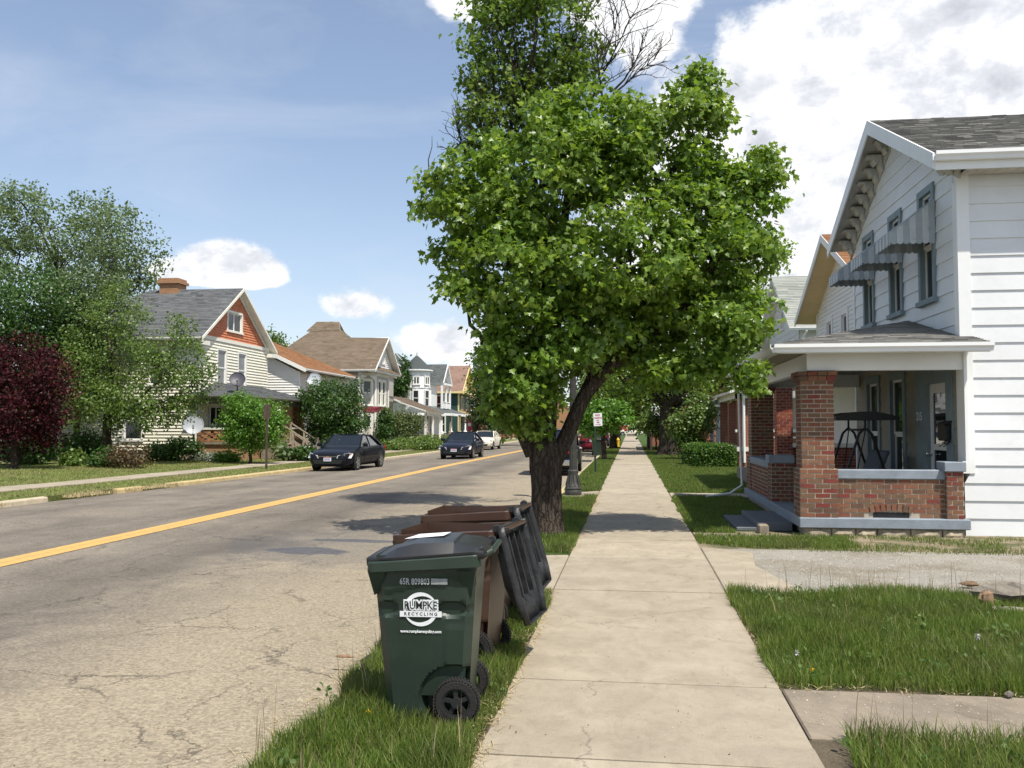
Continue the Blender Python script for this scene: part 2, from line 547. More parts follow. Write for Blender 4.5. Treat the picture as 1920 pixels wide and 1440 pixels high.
def text(body, size, parent, mat, mtx, ext=.0012, bold=0.0, name='lettering', sx=1.0, align='CENTER'):
    cu = bpy.data.curves.new(name, 'FONT')
    cu.body, cu.size, cu.extrude, cu.offset = body, size, ext, bold
    cu.align_x, cu.align_y = align, 'CENTER'
    cu.resolution_u = 2
    tmp = bpy.data.objects.new('tmp_text', cu)
    COL.objects.link(tmp)
    dg = bpy.context.evaluated_depsgraph_get()
    me = bpy.data.meshes.new_from_object(tmp.evaluated_get(dg))
    bpy.data.objects.remove(tmp)
    me.name = name
    off = WL.get(parent.name, Vector()) if parent else Vector()
    me.transform(Matrix.Translation(-off) @ mtx @ Matrix.Diagonal((sx, 1, 1, 1)))
    me.materials.clear()
    me.materials.append(mat)
    return link(name, me, parent)


def basis(o, u, n):
    """matrix whose local x=u, z=n (outward), y=n x u"""
    u, n = Vector(u).normalized(), Vector(n).normalized()
    v = n.cross(u).normalized()
    u = v.cross(n)
    return Matrix(((u.x, v.x, n.x, o[0]), (u.y, v.y, n.y, o[1]), (u.z, v.z, n.z, o[2]), (0, 0, 0, 1)))


# ---------------------------------------------------------------- architecture helpers
class Fr:
    """wall frame: origin, horizontal direction u, outward normal n"""
    def __init__(s, o, u, n):
        s.o, s.u, s.n = Vector(o), Vector(u).normalized(), Vector(n).normalized()

    def p(s, a, z, d=0.0):
        return s.o + s.u * a + s.n * d + Vector((0, 0, z))

    def box(s, mb, a0, a1, z0, z1, d0, d1, m=0):
        return mb.obox(s.p((a0 + a1) / 2, (z0 + z1) / 2, (d0 + d1) / 2), s.u * (a1 - a0) / 2, s.n * (d1 - d0) / 2, Vector((0, 0, (z1 - z0) / 2)), m)


def siding(fr, wf, z0, z1, ex, mat, parent, openings=(), single=False, th=.02, name='siding_board', back=-.085, jt=None):
    """lapped boards between extents wf(z)->(a0,a1); one object per course when single"""
    tot = MB()
    n = int(math.ceil((z1 - z0) / ex - 1e-6))
    for k in range(n):
        zc, ze = z0 + k * ex, min(z0 + (k + 1) * ex, z1)
        mb = tot
        runs = {}
        cuts = {zc, ze}
        for o in openings:
            for q in (o[2], o[3]):
                if zc + 1e-4 < q < ze - 1e-4: cuts.add(q)
        cuts = sorted(cuts)
        for za, zb in zip(cuts, cuts[1:]):
            zm = (za + zb) / 2
            spans = [(0.0, 1.0)]
            l0, r0 = wf(za)
            l1, r1 = wf(zb)
            lm, rm = (l0 + l1) / 2, (r0 + r1) / 2
            if rm - lm < .02: continue
            for o in openings:
                if o[2] < zm < o[3]:
                    fa, fb = (o[0] - lm) / (rm - lm), (o[1] - lm) / (rm - lm)
                    ns = []
                    for s0, s1_ in spans:
                        if fb <= s0 or fa >= s1_: ns.append((s0, s1_)); continue
                        if fa > s0: ns.append((s0, fa))
                        if fb < s1_: ns.append((fb, s1_))
                    spans = ns
            da, db = th * (1 - (za - zc) / ex) + .003, th * (1 - (zb - zc) / ex) + .003
            todo, done = list(spans), set()
            while todo:
                s0, s1_ = todo.pop(0)
                if (s1_ - s0) * (rm - lm) < .01: continue
                if single and (s1_ - s0) * (rm - lm) > 5 and jt is not None and s1_ - s0 > .5 and not (za, s0) in done:
                    done.add((za, s0))
                    sj = s0 + (s1_ - s0) * jt.uniform(.12, .8)
                    gp = .002 / (rm - lm)
                    todo += [(s0, sj - gp), (sj + gp, s1_)]
                    continue
                if single: mb = runs.setdefault((round(s0 * (rm - lm), 2), round(s1_ * (rm - lm), 2)) if len(cuts) > 2 else len(runs), MB())
                A, B = fr.p(l0 + (r0 - l0) * s0, za, da), fr.p(l0 + (r0 - l0) * s1_, za, da)
                D, C = fr.p(l1 + (r1 - l1) * s0, zb, db), fr.p(l1 + (r1 - l1) * s1_, zb, db)
                mb.add([A, B, C, D], [(0, 1, 2, 3)])
                if abs(za - zc) < 1e-6:
                    E, G = fr.p(l0 + (r0 - l0) * s0, za, back if single else 0), fr.p(l0 + (r0 - l0) * s1_, za, back if single else 0)
                    mb.add([E, G, B, A], [(0, 1, 2, 3)])
        for q in runs.values(): q.build(name, mat, parent)
    if not single and tot.f:
        o = tot.build(name, mat, parent)
        o['kind'] = 'stuff'


def window(fr, a0, a1, z0, z1, parent, cas=.1, mc='whitetrim', ms='whitetrim', glass='glass', split=1, vsplit=0, proud=.04, deep=-.06, sill=True, name='window', head=None):
    """casing outer size a0..a1 x z0..z1; sashes and panes inside"""
    mb = MB()
    fr.box(mb, a0, a0 + cas, z0, z1, -.10, proud)
    fr.box(mb, a1 - cas, a1, z0, z1, -.10, proud)
    fr.box(mb, a0 + cas, a1 - cas, z1 - (head or cas), z1, -.10, proud - .002)
    if sill: fr.box(mb, a0 - .04, a1 + .04, z0 - .05, z0 + .04, -.10, proud + .045)
    else: fr.box(mb, a0 + cas, a1 - cas, z0, z0 + cas * .8, -.10, proud - .002)
    o = mb.build(name, [K[mc]], parent)
    ia0, ia1, iz0, iz1 = a0 + cas, a1 - cas, z0 + .04, z1 - (head or cas)
    st = min(.05, (ia1 - ia0) * .12)
    cols = vsplit + 1
    for c in range(cols):
        ca, cb = ia0 + (ia1 - ia0) * c / cols, ia0 + (ia1 - ia0) * (c + 1) / cols
        for r in range(split + 1):
            ra, rb = iz0 + (iz1 - iz0) * r / (split + 1), iz0 + (iz1 - iz0) * (r + 1) / (split + 1)
            d = deep + (.022 if r else 0)
            sm = MB()
            fr.box(sm, ca, ca + st, ra, rb, d - .02, d + .02)
            fr.box(sm, cb - st, cb, ra, rb, d - .02, d + .02)
            fr.box(sm, ca + st, cb - st, ra, ra + st, d - .02, d + .018)
            fr.box(sm, ca + st, cb - st, rb - st, rb, d - .02, d + .018)
            sm.build('sash', [K[ms]], o)
            pm = MB()
            fr.box(pm, ca + st, cb - st, ra + st, rb - st, d - .006, d + .003)
            pm.build('pane', [K[glass]], o)
    return o


def clip_span(poly2, t):
    xs = []
    n = len(poly2)
    for i in range(n):
        (u0, t0), (u1, t1) = poly2[i], poly2[(i + 1) % n]
        if (t0 - t) * (t1 - t) <= 0 and abs(t0 - t1) > 1e-9:
            xs.append(u0 + (u1 - u0) * (t - t0) / (t1 - t0))
    return (min(xs), max(xs)) if len(xs) >= 2 else None


def roof(poly, mat, parent, deckmat=None, ex=.14, tab=.32, th=.016, thick=.10, single=0, name='roof', ridge=True):
    """shingled plane; poly[0]-poly[1] is the eave, points in order. Deck is a part, shingles its pieces"""
    P = [Vector(p) for p in poly]
    u = (P[1] - P[0]).normalized()
    nrm = (P[1] - P[0]).cross(P[2] - P[0]).normalized()
    if nrm.z < 0: nrm = -nrm
    s = nrm.cross(u)
    if s.z < 0: s = -s
    deck = MB()
    deck.prism(P, -nrm * thick)
    d = deck.build(name, [deckmat or K['whitetrim']], parent)
    p2 = [((p - P[0]).dot(u), (p - P[0]).dot(s)) for p in P]
    tmax = max(t for _, t in p2)
    rows = int(tmax / ex)
    rest = MB()
    rr = random.Random(len(bpy.data.objects))
    count = 0
    for k in range(rows + 1):
        t0, t1 = k * ex, min((k + 1) * ex * 1.0, tmax)
        if t1 - t0 < .01: continue
        a, b = clip_span(p2, min(max(t0, 1e-4), tmax - 1e-4)), clip_span(p2, t1 - 1e-4)
        if not a or not b: continue
        x = min(a[0], b[0]) - rr.random() * tab
        xe = max(a[1], b[1])
        while x < xe:
            x2 = x + tab * (.65 + .7 * rr.random())
            c0, c1 = max(x, a[0]), min(x2, a[1])
            e0, e1 = max(x, b[0]), min(x2, b[1])
            x = x2
            if c1 <= c0 and e1 <= e0: continue
            if c1 < c0: c0 = c1 = (e0 + e1) / 2 if a[0] <= (e0 + e1) / 2 <= a[1] else (a[0] if c0 == a[0] else a[1])
            if e1 < e0: e0 = e1 = min(max((c0 + c1) / 2, b[0]), b[1])
            h = th * (.7 + .6 * rr.random())
            g = .002
            tb = t0 - rr.random() * .012
            pt = lambda uu, tt, hh: P[0] + u * uu + s * tt + nrm * hh
            vs = [pt(c0 + g, tb, h), pt(c1 - g, tb, h), pt(e1 - g, t1, .003), pt(e0 + g, t1, .003), pt(c0 + g, tb, .0), pt(c1 - g, tb, .0)]
            fs = [(0, 1, 2, 3), (4, 5, 1, 0), (4, 0, 3), (1, 5, 2)]
            if count < single:
                MB().add(vs, fs).build('shingle', [K[mat]], d)
                count += 1
            else: rest.add(vs, fs)
    if rest.f:
        o = rest.build('shingles', [K[mat]], d)
        o['kind'] = 'stuff'
    return d


BRICK_MESH = {}


def brick_mesh(l, wd, h, var, mat):
    key = (round(l, 3), round(wd, 3), var, mat.name)
    if key not in BRICK_MESH:
        rr = random.Random(hash(key) % 9999)
        mb = MB()
        j = lambda: rr.uniform(-.0018, .0018)
        vs = [(sx * l / 2 + j(), sy * wd / 2 + j(), sz * h / 2 + j()) for sz in (-1, 1) for sy in (-1, 1) for sx in (-1, 1)]
        mb.add(vs, [(0, 2, 3, 1), (4, 5, 7, 6), (0, 1, 5, 4), (1, 3, 7, 5), (3, 2, 6, 7), (2, 0, 4, 6)])
        BRICK_MESH[key] = mb.mesh('brick', [mat])
    return BRICK_MESH[key]


def bricks(fr, a0, a1, z0, z1, parent, mat, single=True, bl=.2, bh=.0745, joint=.016, skip=(), proud=.014, stuff=None, pattern=None, endclip=True, phase=0):
    """running-bond face bricks on a wall frame, each its own object; the core sits behind"""
    rr = random.Random(int((a1 + z1) * 977))
    n = max(1, int(round((z1 - z0) / bh)))
    h = (z1 - z0) / n
    for k in range(n):
        za = z0 + k * h
        x = a0 - ((k + phase) % 2) * bl / 2
        while x < a1 - 1e-3:
            xa, xb = max(x, a0), min(x + bl, a1)
            x += bl
            if xb - xa < .03: continue
            if any(xb > q[0] + .01 and xa < q[1] - .01 and za + h > q[2] + .01 and za < q[3] - .01 for q in skip): continue
            if pattern and not pattern(k, (xa + xb) / 2): continue
            l, dep = xb - xa - joint, .05
            c = fr.p((xa + xb) / 2, za + h / 2, proud + rr.uniform(-.003, .003) - dep / 2)
            if single:
                o = link('brick', brick_mesh(l, dep, h - joint, rr.randrange(3), mat), parent, c)
                ang = math.atan2(fr.u.y, fr.u.x)
                o.rotation_euler = (rr.uniform(-.008, .008), rr.uniform(-.01, .01), ang + rr.uniform(-.012, .012))
            else:
                stuff.obox(c, fr.u * l / 2, fr.n * dep / 2, Vector((0, 0, (h - joint) / 2)))


def gutter(mb, p0, p1, out, hgt=.12, wd=.11, m=0):
    p0, p1, out = Vector(p0), Vector(p1), Vector(out).normalized()
    zz = Vector((0, 0, 1))
    prof = [(0, 0), (wd * .65, 0), (wd * .75, hgt * .35), (wd, hgt * .6), (wd, hgt), (wd - .012, hgt), (wd - .012, hgt * .62), (.0, hgt * .5)]
    return mb.prism([p0 + out * a + zz * b for a, b in prof], p1 - p0, m)


def polyline_strip(mb, pts, w0, w1, z0, z1=None, m=0):
    """sheet between x offsets w0,w1 of a polyline of (x,y)"""
    z1 = z0 if z1 is None else z1
    for (xa, ya), (xb, yb) in zip(pts, pts[1:]):
        mb.add([(xa + w0, ya, z0), (xa + w1, ya, z1), (xb + w1, yb, z1), (xb + w0, yb, z0)], [(0, 1, 2, 3) if w1 > w0 else (3, 2, 1, 0)])


# ---------------------------------------------------------------- ground materials
def groundmat(name, stops, scale, fine, bump=.5, patch=None, pscale=.35, rough=.95):
    m, t = newmat(name)
    pos = t.n('ShaderNodeNewGeometry').outputs['Position']
    c = t.ramp(t.noise(pos, scale, 8, .65), stops)
    if patch: c = t.mix(t.ramp(t.noise(pos, pscale, 6, .6, .5), [(.46, 0.0), (.62, 1.0)]), c, patch)
    f = t.noise(pos, fine, 4, .7)
    c = t.n('ShaderNodeHueSaturation', Value=t.m('ADD', t.m('MULTIPLY', f, 1.0), .5), Color=c).outputs[0]
    b = t.n('ShaderNodeBsdfPrincipled', Base_Color=c, Roughness=rough)
    b.inputs['Specular IOR Level'].default_value = .15
    bp = t.n('ShaderNodeBump', Strength=bump, Distance=.03, Height=f)
    t.set(b.inputs['Normal'], bp.outputs[0])
    finish(t, b)
    return m


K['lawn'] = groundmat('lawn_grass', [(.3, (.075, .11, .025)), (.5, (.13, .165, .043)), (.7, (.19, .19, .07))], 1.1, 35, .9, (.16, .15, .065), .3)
K['lawngreen'] = groundmat('dark_green_lawn_grass', [(.3, (.03, .06, .014)), (.55, (.055, .095, .022)), (.75, (.10, .10, .04))], 1.6, 40, .9)  # darker, greener grass colour for the near turf and ground sheet
K['soil'] = groundmat('soil', [(.3, (.10, .08, .055)), (.7, (.17, .14, .10))], 2.5, 60, .8)
K['gravel'] = groundmat('pale_gravel', [(.3, (.36, .335, .29)), (.7, (.46, .435, .385))], 1.2, 95, 1.0, (.30, .26, .20), .8)
K['dirtdrive'] = groundmat('bare_dirt', [(.3, (.24, .19, .125)), (.7, (.36, .30, .22))], 1.7, 70, .8, (.10, .11, .05), 1.6)


def concretemat(name, col, dark, crack=0.0):
    m, t = newmat(name)
    g = t.n('ShaderNodeNewGeometry').outputs['Position']
    r = t.n('ShaderNodeObjectInfo').outputs['Random']
    c = t.mix(t.ramp(t.noise(g, 1.9, 9, .72, .3), [(.36, 0.0), (.66, 1.0)]), col, dark)
    c = t.n('ShaderNodeHueSaturation', Value=t.m('ADD', t.m('MULTIPLY', r, .16), .92), Color=c).outputs[0]
    st = t.ramp(t.noise(t.mapv(g, scale=(1, .5, 1), loc=(4, 2, 0)), 6.5, 9, .74, .6), [(.50, 0.0), (.78, .5)])
    c = t.mix(st, c, (dark[0] * .55, dark[1] * .52, dark[2] * .48))
    f = t.noise(g, 130, 3, .7)
    vo = t.n('ShaderNodeTexVoronoi', Vector=g, Scale=70.0).outputs['Distance']
    pit = t.ramp(vo, [(.04, .55), (.16, 1.0)])
    c = t.mix(1.0, c, pit, 'MULTIPLY')
    c = t.n('ShaderNodeHueSaturation', Value=t.m('ADD', t.m('MULTIPLY', f, .5), .75), Color=c).outputs[0]
    hgt = f
    if crack:
        ve = t.n('ShaderNodeTexVoronoi', {'feature': 'DISTANCE_TO_EDGE'}, Vector=t.n('ShaderNodeVectorMath', {'operation': 'ADD'}, i0=g, i1=t.n('ShaderNodeVectorMath', {'operation': 'SCALE'}, i0=t.noise(g, 2.2, 6, .65, out=1), Scale=.5).outputs[0]).outputs[0], Scale=crack).outputs['Distance']
        cm = t.m('MAXIMUM', t.ramp(ve, [(.0, .62), (.003, 1.0)]), t.ramp(t.noise(g, .8, 3), [(.48, 1.0), (.56, 0.0)]))
        c = t.mix(1.0, c, cm, 'MULTIPLY')
    b = t.n('ShaderNodeBsdfPrincipled', Base_Color=c, Roughness=.88)
    b.inputs['Specular IOR Level'].default_value = .2
    bp = t.n('ShaderNodeBump', Strength=.35, Distance=.01, Height=hgt)
    t.set(b.inputs['Normal'], bp.outputs[0])
    finish(t, b)
    return m


K['concrete'] = concretemat('pavement_concrete', (.375, .325, .25), (.285, .243, .185), .38)
K['concold'] = concretemat('old_driveway_concrete', (.31, .26, .20), (.19, .16, .125), .5)
K['kerb'] = pmat('kerb_concrete', (.45, .385, .28), .15, 4, .85, .3, 60, dirt=.3, dirtcol=(.25, .20, .14))
K['kerbyellow'] = pmat('faded_yellow_kerb_paint', (.45, .35, .18), .15, 3, .8, .2, 50, dirt=.8, dirtcol=(.42, .35, .25))


def roadmat():
    m, t = newmat('worn_asphalt')
    g = t.n('ShaderNodeNewGeometry').outputs['Position']
    sp = t.n('ShaderNodeSeparateXYZ', Vector=g)
    lane = t.noise(t.mapv(g, scale=(1, .07, 1)), .8, 6, .6, .3)
    blot = t.noise(g, .55, 8, .64, .5)
    base = t.ramp(t.m('ADD', t.m('MULTIPLY', lane, .45), t.m('MULTIPLY', blot, .55)), [(.33, (.115, .098, .080)), (.50, (.18, .156, .127)), (.64, (.245, .213, .17))])
    # the parking lane by the verge has lost its binder and is pale
    pl = t.n('ShaderNodeMapRange', Value=t.m('ADD', sp.outputs[0], t.m('MULTIPLY', t.m('SUBTRACT', blot, .5), 4.5)))
    pl.inputs['From Min'].default_value, pl.inputs['From Max'].default_value = -5.6, -3.6
    base = t.mix(t.m('MULTIPLY', pl.outputs[0], .75), base, (.315, .265, .188))
    # aggregate
    vo = t.n('ShaderNodeTexVoronoi', Vector=g, Scale=55.0)
    ag = t.n('ShaderNodeSeparateColor', Color=vo.outputs['Color']).outputs[0]
    fine = t.noise(g, 28, 4, .75)
    val = t.m('ADD', t.m('ADD', t.m('MULTIPLY', ag, .45), t.m('MULTIPLY', fine, .75)), .38)
    c = t.n('ShaderNodeHueSaturation', Value=val, Color=base).outputs[0]
    # dark oil drip band in the near lane
    band = t.m('SUBTRACT', 1.0, t.m('DIVIDE', t.m('ABSOLUTE', t.m('ADD', t.m('ADD', sp.outputs[0], 5.9), t.m('MULTIPLY', t.m('SUBTRACT', blot, .5), 1.6))), .95), clamp=True)
    c = t.mix(t.m('MULTIPLY', band, .45), c, (.070, .060, .050))
    # two damp spots
    wet = None
    for x0, y0, wx, wy in ((-4.55, 12.2, .75, .42), (-4.2, 13.35, .85, .22), (-3.9, 12.9, 2.6, 2.4)):
        dx = t.m('DIVIDE', t.m('SUBTRACT', sp.outputs[0], x0), wx)
        dy = t.m('DIVIDE', t.m('SUBTRACT', sp.outputs[1], y0), wy)
        q = t.m('SUBTRACT', 1.0, t.m('SQRT', t.m('ADD', t.m('MULTIPLY', dx, dx), t.m('MULTIPLY', dy, dy))))
        q = t.m('ADD', q, t.m('MULTIPLY', t.m('SUBTRACT', t.noise(g, 2.2, 5, .6), .5), 1.3))
        q = t.m('MULTIPLY', t.m('MULTIPLY', q, 3.5, clamp=True), .8 if wx < 1 else .3)
        wet = q if wet is None else t.m('MAXIMUM', wet, q)
    c = t.mix(wet, c, (.055, .06, .075))
    # cracks: warped cells at two sizes, broken up by noise
    warp = t.n('ShaderNodeVectorMath', {'operation': 'ADD'}, i0=g, i1=t.n('ShaderNodeVectorMath', {'operation': 'SCALE'}, i0=t.noise(g, 1.6, 7, .68, out=1), Scale=.9).outputs[0]).outputs[0]
    cr = None
    hmax = None
    for sc, wd, lo in ((.62, .007, .44), (1.5, .009, .50)):
        ve = t.n('ShaderNodeTexVoronoi', {'feature': 'DISTANCE_TO_EDGE'}, Vector=t.mapv(warp, scale=(1, .8, 0), loc=(sc * 3, 1, 0)), Scale=sc).outputs['Distance']
        k = t.m('SUBTRACT', 1.0, t.m('DIVIDE', ve, wd), clamp=True)
        k = t.m('MULTIPLY', k, t.ramp(t.noise(g, 1.1, 4, .6), [(lo - .05, 0.0), (lo + .14, .75)]))
        cr = k if cr is None else t.m('MAXIMUM', cr, k)
    c = t.mix(cr, c, (.055, .047, .04))
    b = t.n('ShaderNodeBsdfPrincipled', Base_Color=c, Roughness=t.m('SUBTRACT', .88, t.m('MULTIPLY', wet, .45)))
    b.inputs['Specular IOR Level'].default_value = .22
    h = t.m('SUBTRACT', t.m('ADD', ag, fine), t.m('MULTIPLY', cr, 2.0))
    bp = t.n('ShaderNodeBump', Strength=.55, Distance=.012, Height=h)
    t.set(b.inputs['Normal'], bp.outputs[0])
    finish(t, b)
    return m


K['road'] = roadmat()


def paintmat():
    m, t = newmat('worn_yellow_paint')
    g = t.n('ShaderNodeNewGeometry').outputs['Position']
    c = t.mix(t.ramp(t.noise(g, 14, 6, .7), [(.46, 0.0), (.70, .85)]), (.58, .345, .095), (.30, .22, .12))
    c = t.n('ShaderNodeHueSaturation', Value=t.m('ADD', t.m('MULTIPLY', t.noise(g, 60, 3, .7), .7), .65), Color=c).outputs[0]
    finish(t, t.n('ShaderNodeBsdfPrincipled', Base_Color=c, Roughness=.75))
    return m


K['yellow'] = paintmat()

# ---------------------------------------------------------------- the setting
ROAD_Z = -.10
KERB = [(-15.2, -30), (-14.2, 8), (-13.9, 18), (-13.4, 25), (-13.0, 34), (-12.85, 45), (-12.7, 60), (-12.5, 80), (-12.3, 320)]
KX = lambda y: float(np.interp(y, [p[1] for p in KERB], [p[0] for p in KERB]))
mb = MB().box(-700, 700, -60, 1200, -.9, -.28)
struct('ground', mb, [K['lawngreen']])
mb = MB()
ys = [-30, 0, 8, 18, 25, 34, 45, 60, 80, 320]
for ya, yb in zip(ys, ys[1:]):
    mb.add([(KX(ya) - .02, ya, ROAD_Z - .02), (-7.9, ya, ROAD_Z + .05), (-7.9, yb, ROAD_Z + .05), (KX(yb) - .02, yb, ROAD_Z - .02)], [(0, 1, 2, 3)])
    mb.add([(-7.9, ya, ROAD_Z + .05), (-1.86, ya, ROAD_Z), (-1.86, yb, ROAD_Z), (-7.9, yb, ROAD_Z + .05)], [(0, 1, 2, 3)])
road = struct('road', mb, [K['road']])
CL = lambda y: -7.95 + max(0, y - 38) * .018
for dx in (-.22, .005):
    mb = MB()
    for ya, yb in ((-10, 38), (38, 70), (70, 160)):
        mb.add([(CL(ya) + dx, ya, ROAD_Z + .056), (CL(ya) + dx + .215, ya, ROAD_Z + .056), (CL(yb) + dx + .215, yb, ROAD_Z + .056), (CL(yb) + dx, yb, ROAD_Z + .056)], [(0, 1, 2, 3)])
    mb.build('centre_line', [K['yellow']], road)

# left verge, footway and lawn
lawn_l = MB()
LW0, LW1 = -1.9, -3.15                                     # footway offset from the kerb
for ya, yb in zip(ys, ys[1:]):
    for o0, z0, o1, z1 in ((-.17, .0, -9.5, .13), (-9.5, .13, -120, .6)):
        lawn_l.add([(KX(ya) + o1, ya, z1), (KX(ya) + o0, ya, z0), (KX(yb) + o0, yb, z0), (KX(yb) + o1, yb, z1)], [(0, 1, 2, 3)])
    lawn_l.add([(KX(ya) - .17, ya, 0), (KX(ya) - .17, ya, -.15), (KX(yb) - .17, yb, -.15), (KX(yb) - .17, yb, 0)], [(0, 1, 2, 3)])
struct('lawn_across_street', lawn_l, [K['lawn']])
LZ = lambda off: .13 * min(1, (-off - .17) / 9.3)
foot = link('footpath_across_street', None)
foot['kind'] = 'structure'
y = 2.0
while y < 130:
    y2 = y + 1.5
    mb = MB()
    g = .008
    pts = [(KX(y) + LW1, y + g), (KX(y) + LW0, y + g), (KX(y2) + LW0, y2 - g), (KX(y2) + LW1, y2 - g)]
    zz = .055 + random.uniform(-.006, .006)
    mb.prism([(a, b, zz - .1) for a, b in pts], (0, 0, .1))
    mb.build('slab', [K['concrete']], foot)
    y = y2
kerb = link('kerb_across_street', None)
kerb['kind'] = 'structure'
segs = [(8, 13.5, 0), (15.6, 19.6, 0), (22.2, 23.3, 1)] + [(24.6 + 3 * i, 24.6 + 3 * i + 2.985, 1 if i < 4 else 0) for i in range(34)]
for ya, yb, yel in segs:
    mb = MB()
    prof = [(-.17, -.14), (0, -.14), (-.012, -.02), (-.035, .0), (-.17, .012)]
    pts = [(KX(ya) + a, ya, b) for a, b in prof]
    mb.prism(pts, (KX(yb) - KX(ya), yb - ya, 0))
    mb.build('kerb_stone', [K['kerbyellow' if yel else 'kerb']], kerb, bevel=.012)

# right side: lawn sheet, kerb, sidewalk, drive
mb = MB()
mb.add([(-1.72, -10, -.03), (90, -10, -.03), (90, 320, -.03), (-1.72, 320, -.03)], [(0, 1, 2, 3)])
mb.add([(-1.98, -10, -.115), (-1.72, -10, -.03), (-1.72, 320, -.03), (-1.98, 320, -.115)], [(0, 1, 2, 3)])
struct('lawn', mb, [K['soil']])
mb = MB()
for x0, x1, y0, y1 in ((.9, 60, 14.9, 21.75), (.9, 60, 23.0, 300), (-1.7, -.8, 23.4, 300), (-1.7, -.8, 11.9, 21.5)):
    mb.add([(x0, y0, -.022), (x1, y0, -.022), (x1, y1, -.022), (x0, y1, -.022)], [(0, 1, 2, 3)])
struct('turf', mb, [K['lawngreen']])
kr = link('kerb', None)
kr['kind'] = 'structure'
for i in range(40):
    ya = 21.4 + i * 3
    MB().box(-1.86, -1.71, ya, ya + 2.985, -.2, -.005).build('kerb_stone', [K['kerbyellow' if i < 2 else 'kerb']], kr, bevel=.015)
walk = link('sidewalk', None)
walk['kind'] = 'structure'
joints = [-1.5, .4, 2.0, 3.35, 4.62, 4.92, 6.02, 8.02, 9.28, 11.55, 13.4, 15.0]
while joints[-1] < 140: joints.append(joints[-1] + 1.55)
for ya, yb in zip(joints, joints[1:]):
    dz = random.uniform(-.006, .006)
    t0, t1 = random.uniform(-.004, .004), random.uniform(-.004, .004)
    MB().prism([(-.8, ya + .008, -.1 + dz), (.95, ya + .008, -.1 + dz + t0), (.95, yb - .008, -.1 + dz + t1), (-.8, yb - .008, -.1 + dz)], (0, 0, .1)).build('slab', [K['concrete']], walk, bevel=.006)
mb = MB().prism([(-1.95, 9.05, -.20), (-.815, 9.4, -.115), (-.815, 11.75, -.115), (-1.95, 12.2, -.20)], (0, 0, .115))
struct('driveway_apron', mb, [K['concrete']], bevel=.01)
mb = MB().prism([(.965, 9.35, -.1), (1.75, 9.55, -.1), (1.5, 11.2, -.1), (1.62, 12.35, -.1), (.965, 12.75, -.1)], (0, 0, .098))
struct('driveway_edge', mb, [K['concrete']], bevel=.01)
mb = MB().prism([(.965, 5.12, -.1), (14, 5.2, -.1), (14, 6.1, -.1), (.965, 6.02, -.1)], (0, 0, .092))
struct('garden_path', mb, [K['concold']], bevel=.01)
mb = MB().prism([(.965, 21.8, -.1), (6, 21.8, -.1), (6, 22.9, -.1), (.965, 22.9, -.1)], (0, 0, .098))
struct('house_path', mb, [K['concrete']], bevel=.01)
mb = MB().prism([(-1.95, 21.6, -.18), (-.815, 21.7, -.115), (-.815, 23.3, -.115), (-1.95, 23.2, -.18)], (0, 0, .112))
struct('crossing_path', mb, [K['concrete']], bevel=.01)
mb = MB().add([(.96, 9.5, -.018), (16, 9.5, -.018), (16, 12.75, -.018), (.96, 12.75, -.018)], [(0, 1, 2, 3)])
struct('gravel_driveway', mb, [K['gravel']])
mb = MB().add([(.96, 12.7, -.022), (16, 12.7, -.022), (16, 15.0, -.022), (.96, 15.0, -.022)], [(0, 1, 2, 3)])
struct('dirt_strip', mb, [K['dirtdrive']])
mb = MB().box(.98, 2.2, 14.05, 14.5, -.1, -.006)
struct('step_path', mb, [K['concold']])


# ================================================================ white clapboard house with brick porch
H = thing('white_house', 'white clapboard house with ribbed metal awnings and a red brick front porch', 'house', (5.2, 14.8, 0))
FX, NY, FY = 5.2, 14.8, 21.4
RIDGE_Y, RIDGE_Z, EAVE_Z = 18.1, 7.74, 5.93
fS = Fr((FX, NY, 0), (1, 0, 0), (0, -1, 0))               # side wall facing the camera
fF = Fr((FX, FY, 0), (0, -1, 0), (-1, 0, 0))              # street front; a = FY - y
slope = (RIDGE_Z - EAVE_Z) / (RIDGE_Y - 14.35)
under = lambda y: RIDGE_Z - slope * abs(y - RIDGE_Y) - .22
mb = MB().box(FX + .085, 14.0, NY + .085, FY, .0, 5.75)
mb.prism([(FX + .085, NY + .085, 5.75), (FX + .085, FY, 5.75), (FX + .085, RIDGE_Y, under(RIDGE_Y))], (8.8, 0, 0))
wall = mb.build('wall', [K['whitetrim']], H)
siding(fS, lambda z: (.16, 8.8) if z > .9 else (.0, 8.8), -.03, 5.72, .2765, K['whiteside'], wall, single=True, jt=random.Random(17))
UPW = [(15.80, 16.66), (17.64, 18.50), (19.62, 20.48)]
LOW = [(17.62, 18.72), (19.35, 20.45)]
ops = [(FY - b, FY - a, 3.86, 5.88) for a, b in UPW] + [(FY - b, FY - a, .35, 2.72) for a, b in LOW] + [(FY - 17.0, FY - 15.15, .26, 2.68)]


def gw(z):
    if z <= 5.5: return (.12, 6.45)
    y_n = RIDGE_Y - (RIDGE_Z - .22 - z) / slope
    y_f = RIDGE_Y + (RIDGE_Z - .22 - z) / slope
    return (max(.12, FY - y_f), min(6.45, FY - y_n)) if y_f > y_n else (3.3, 3.3)


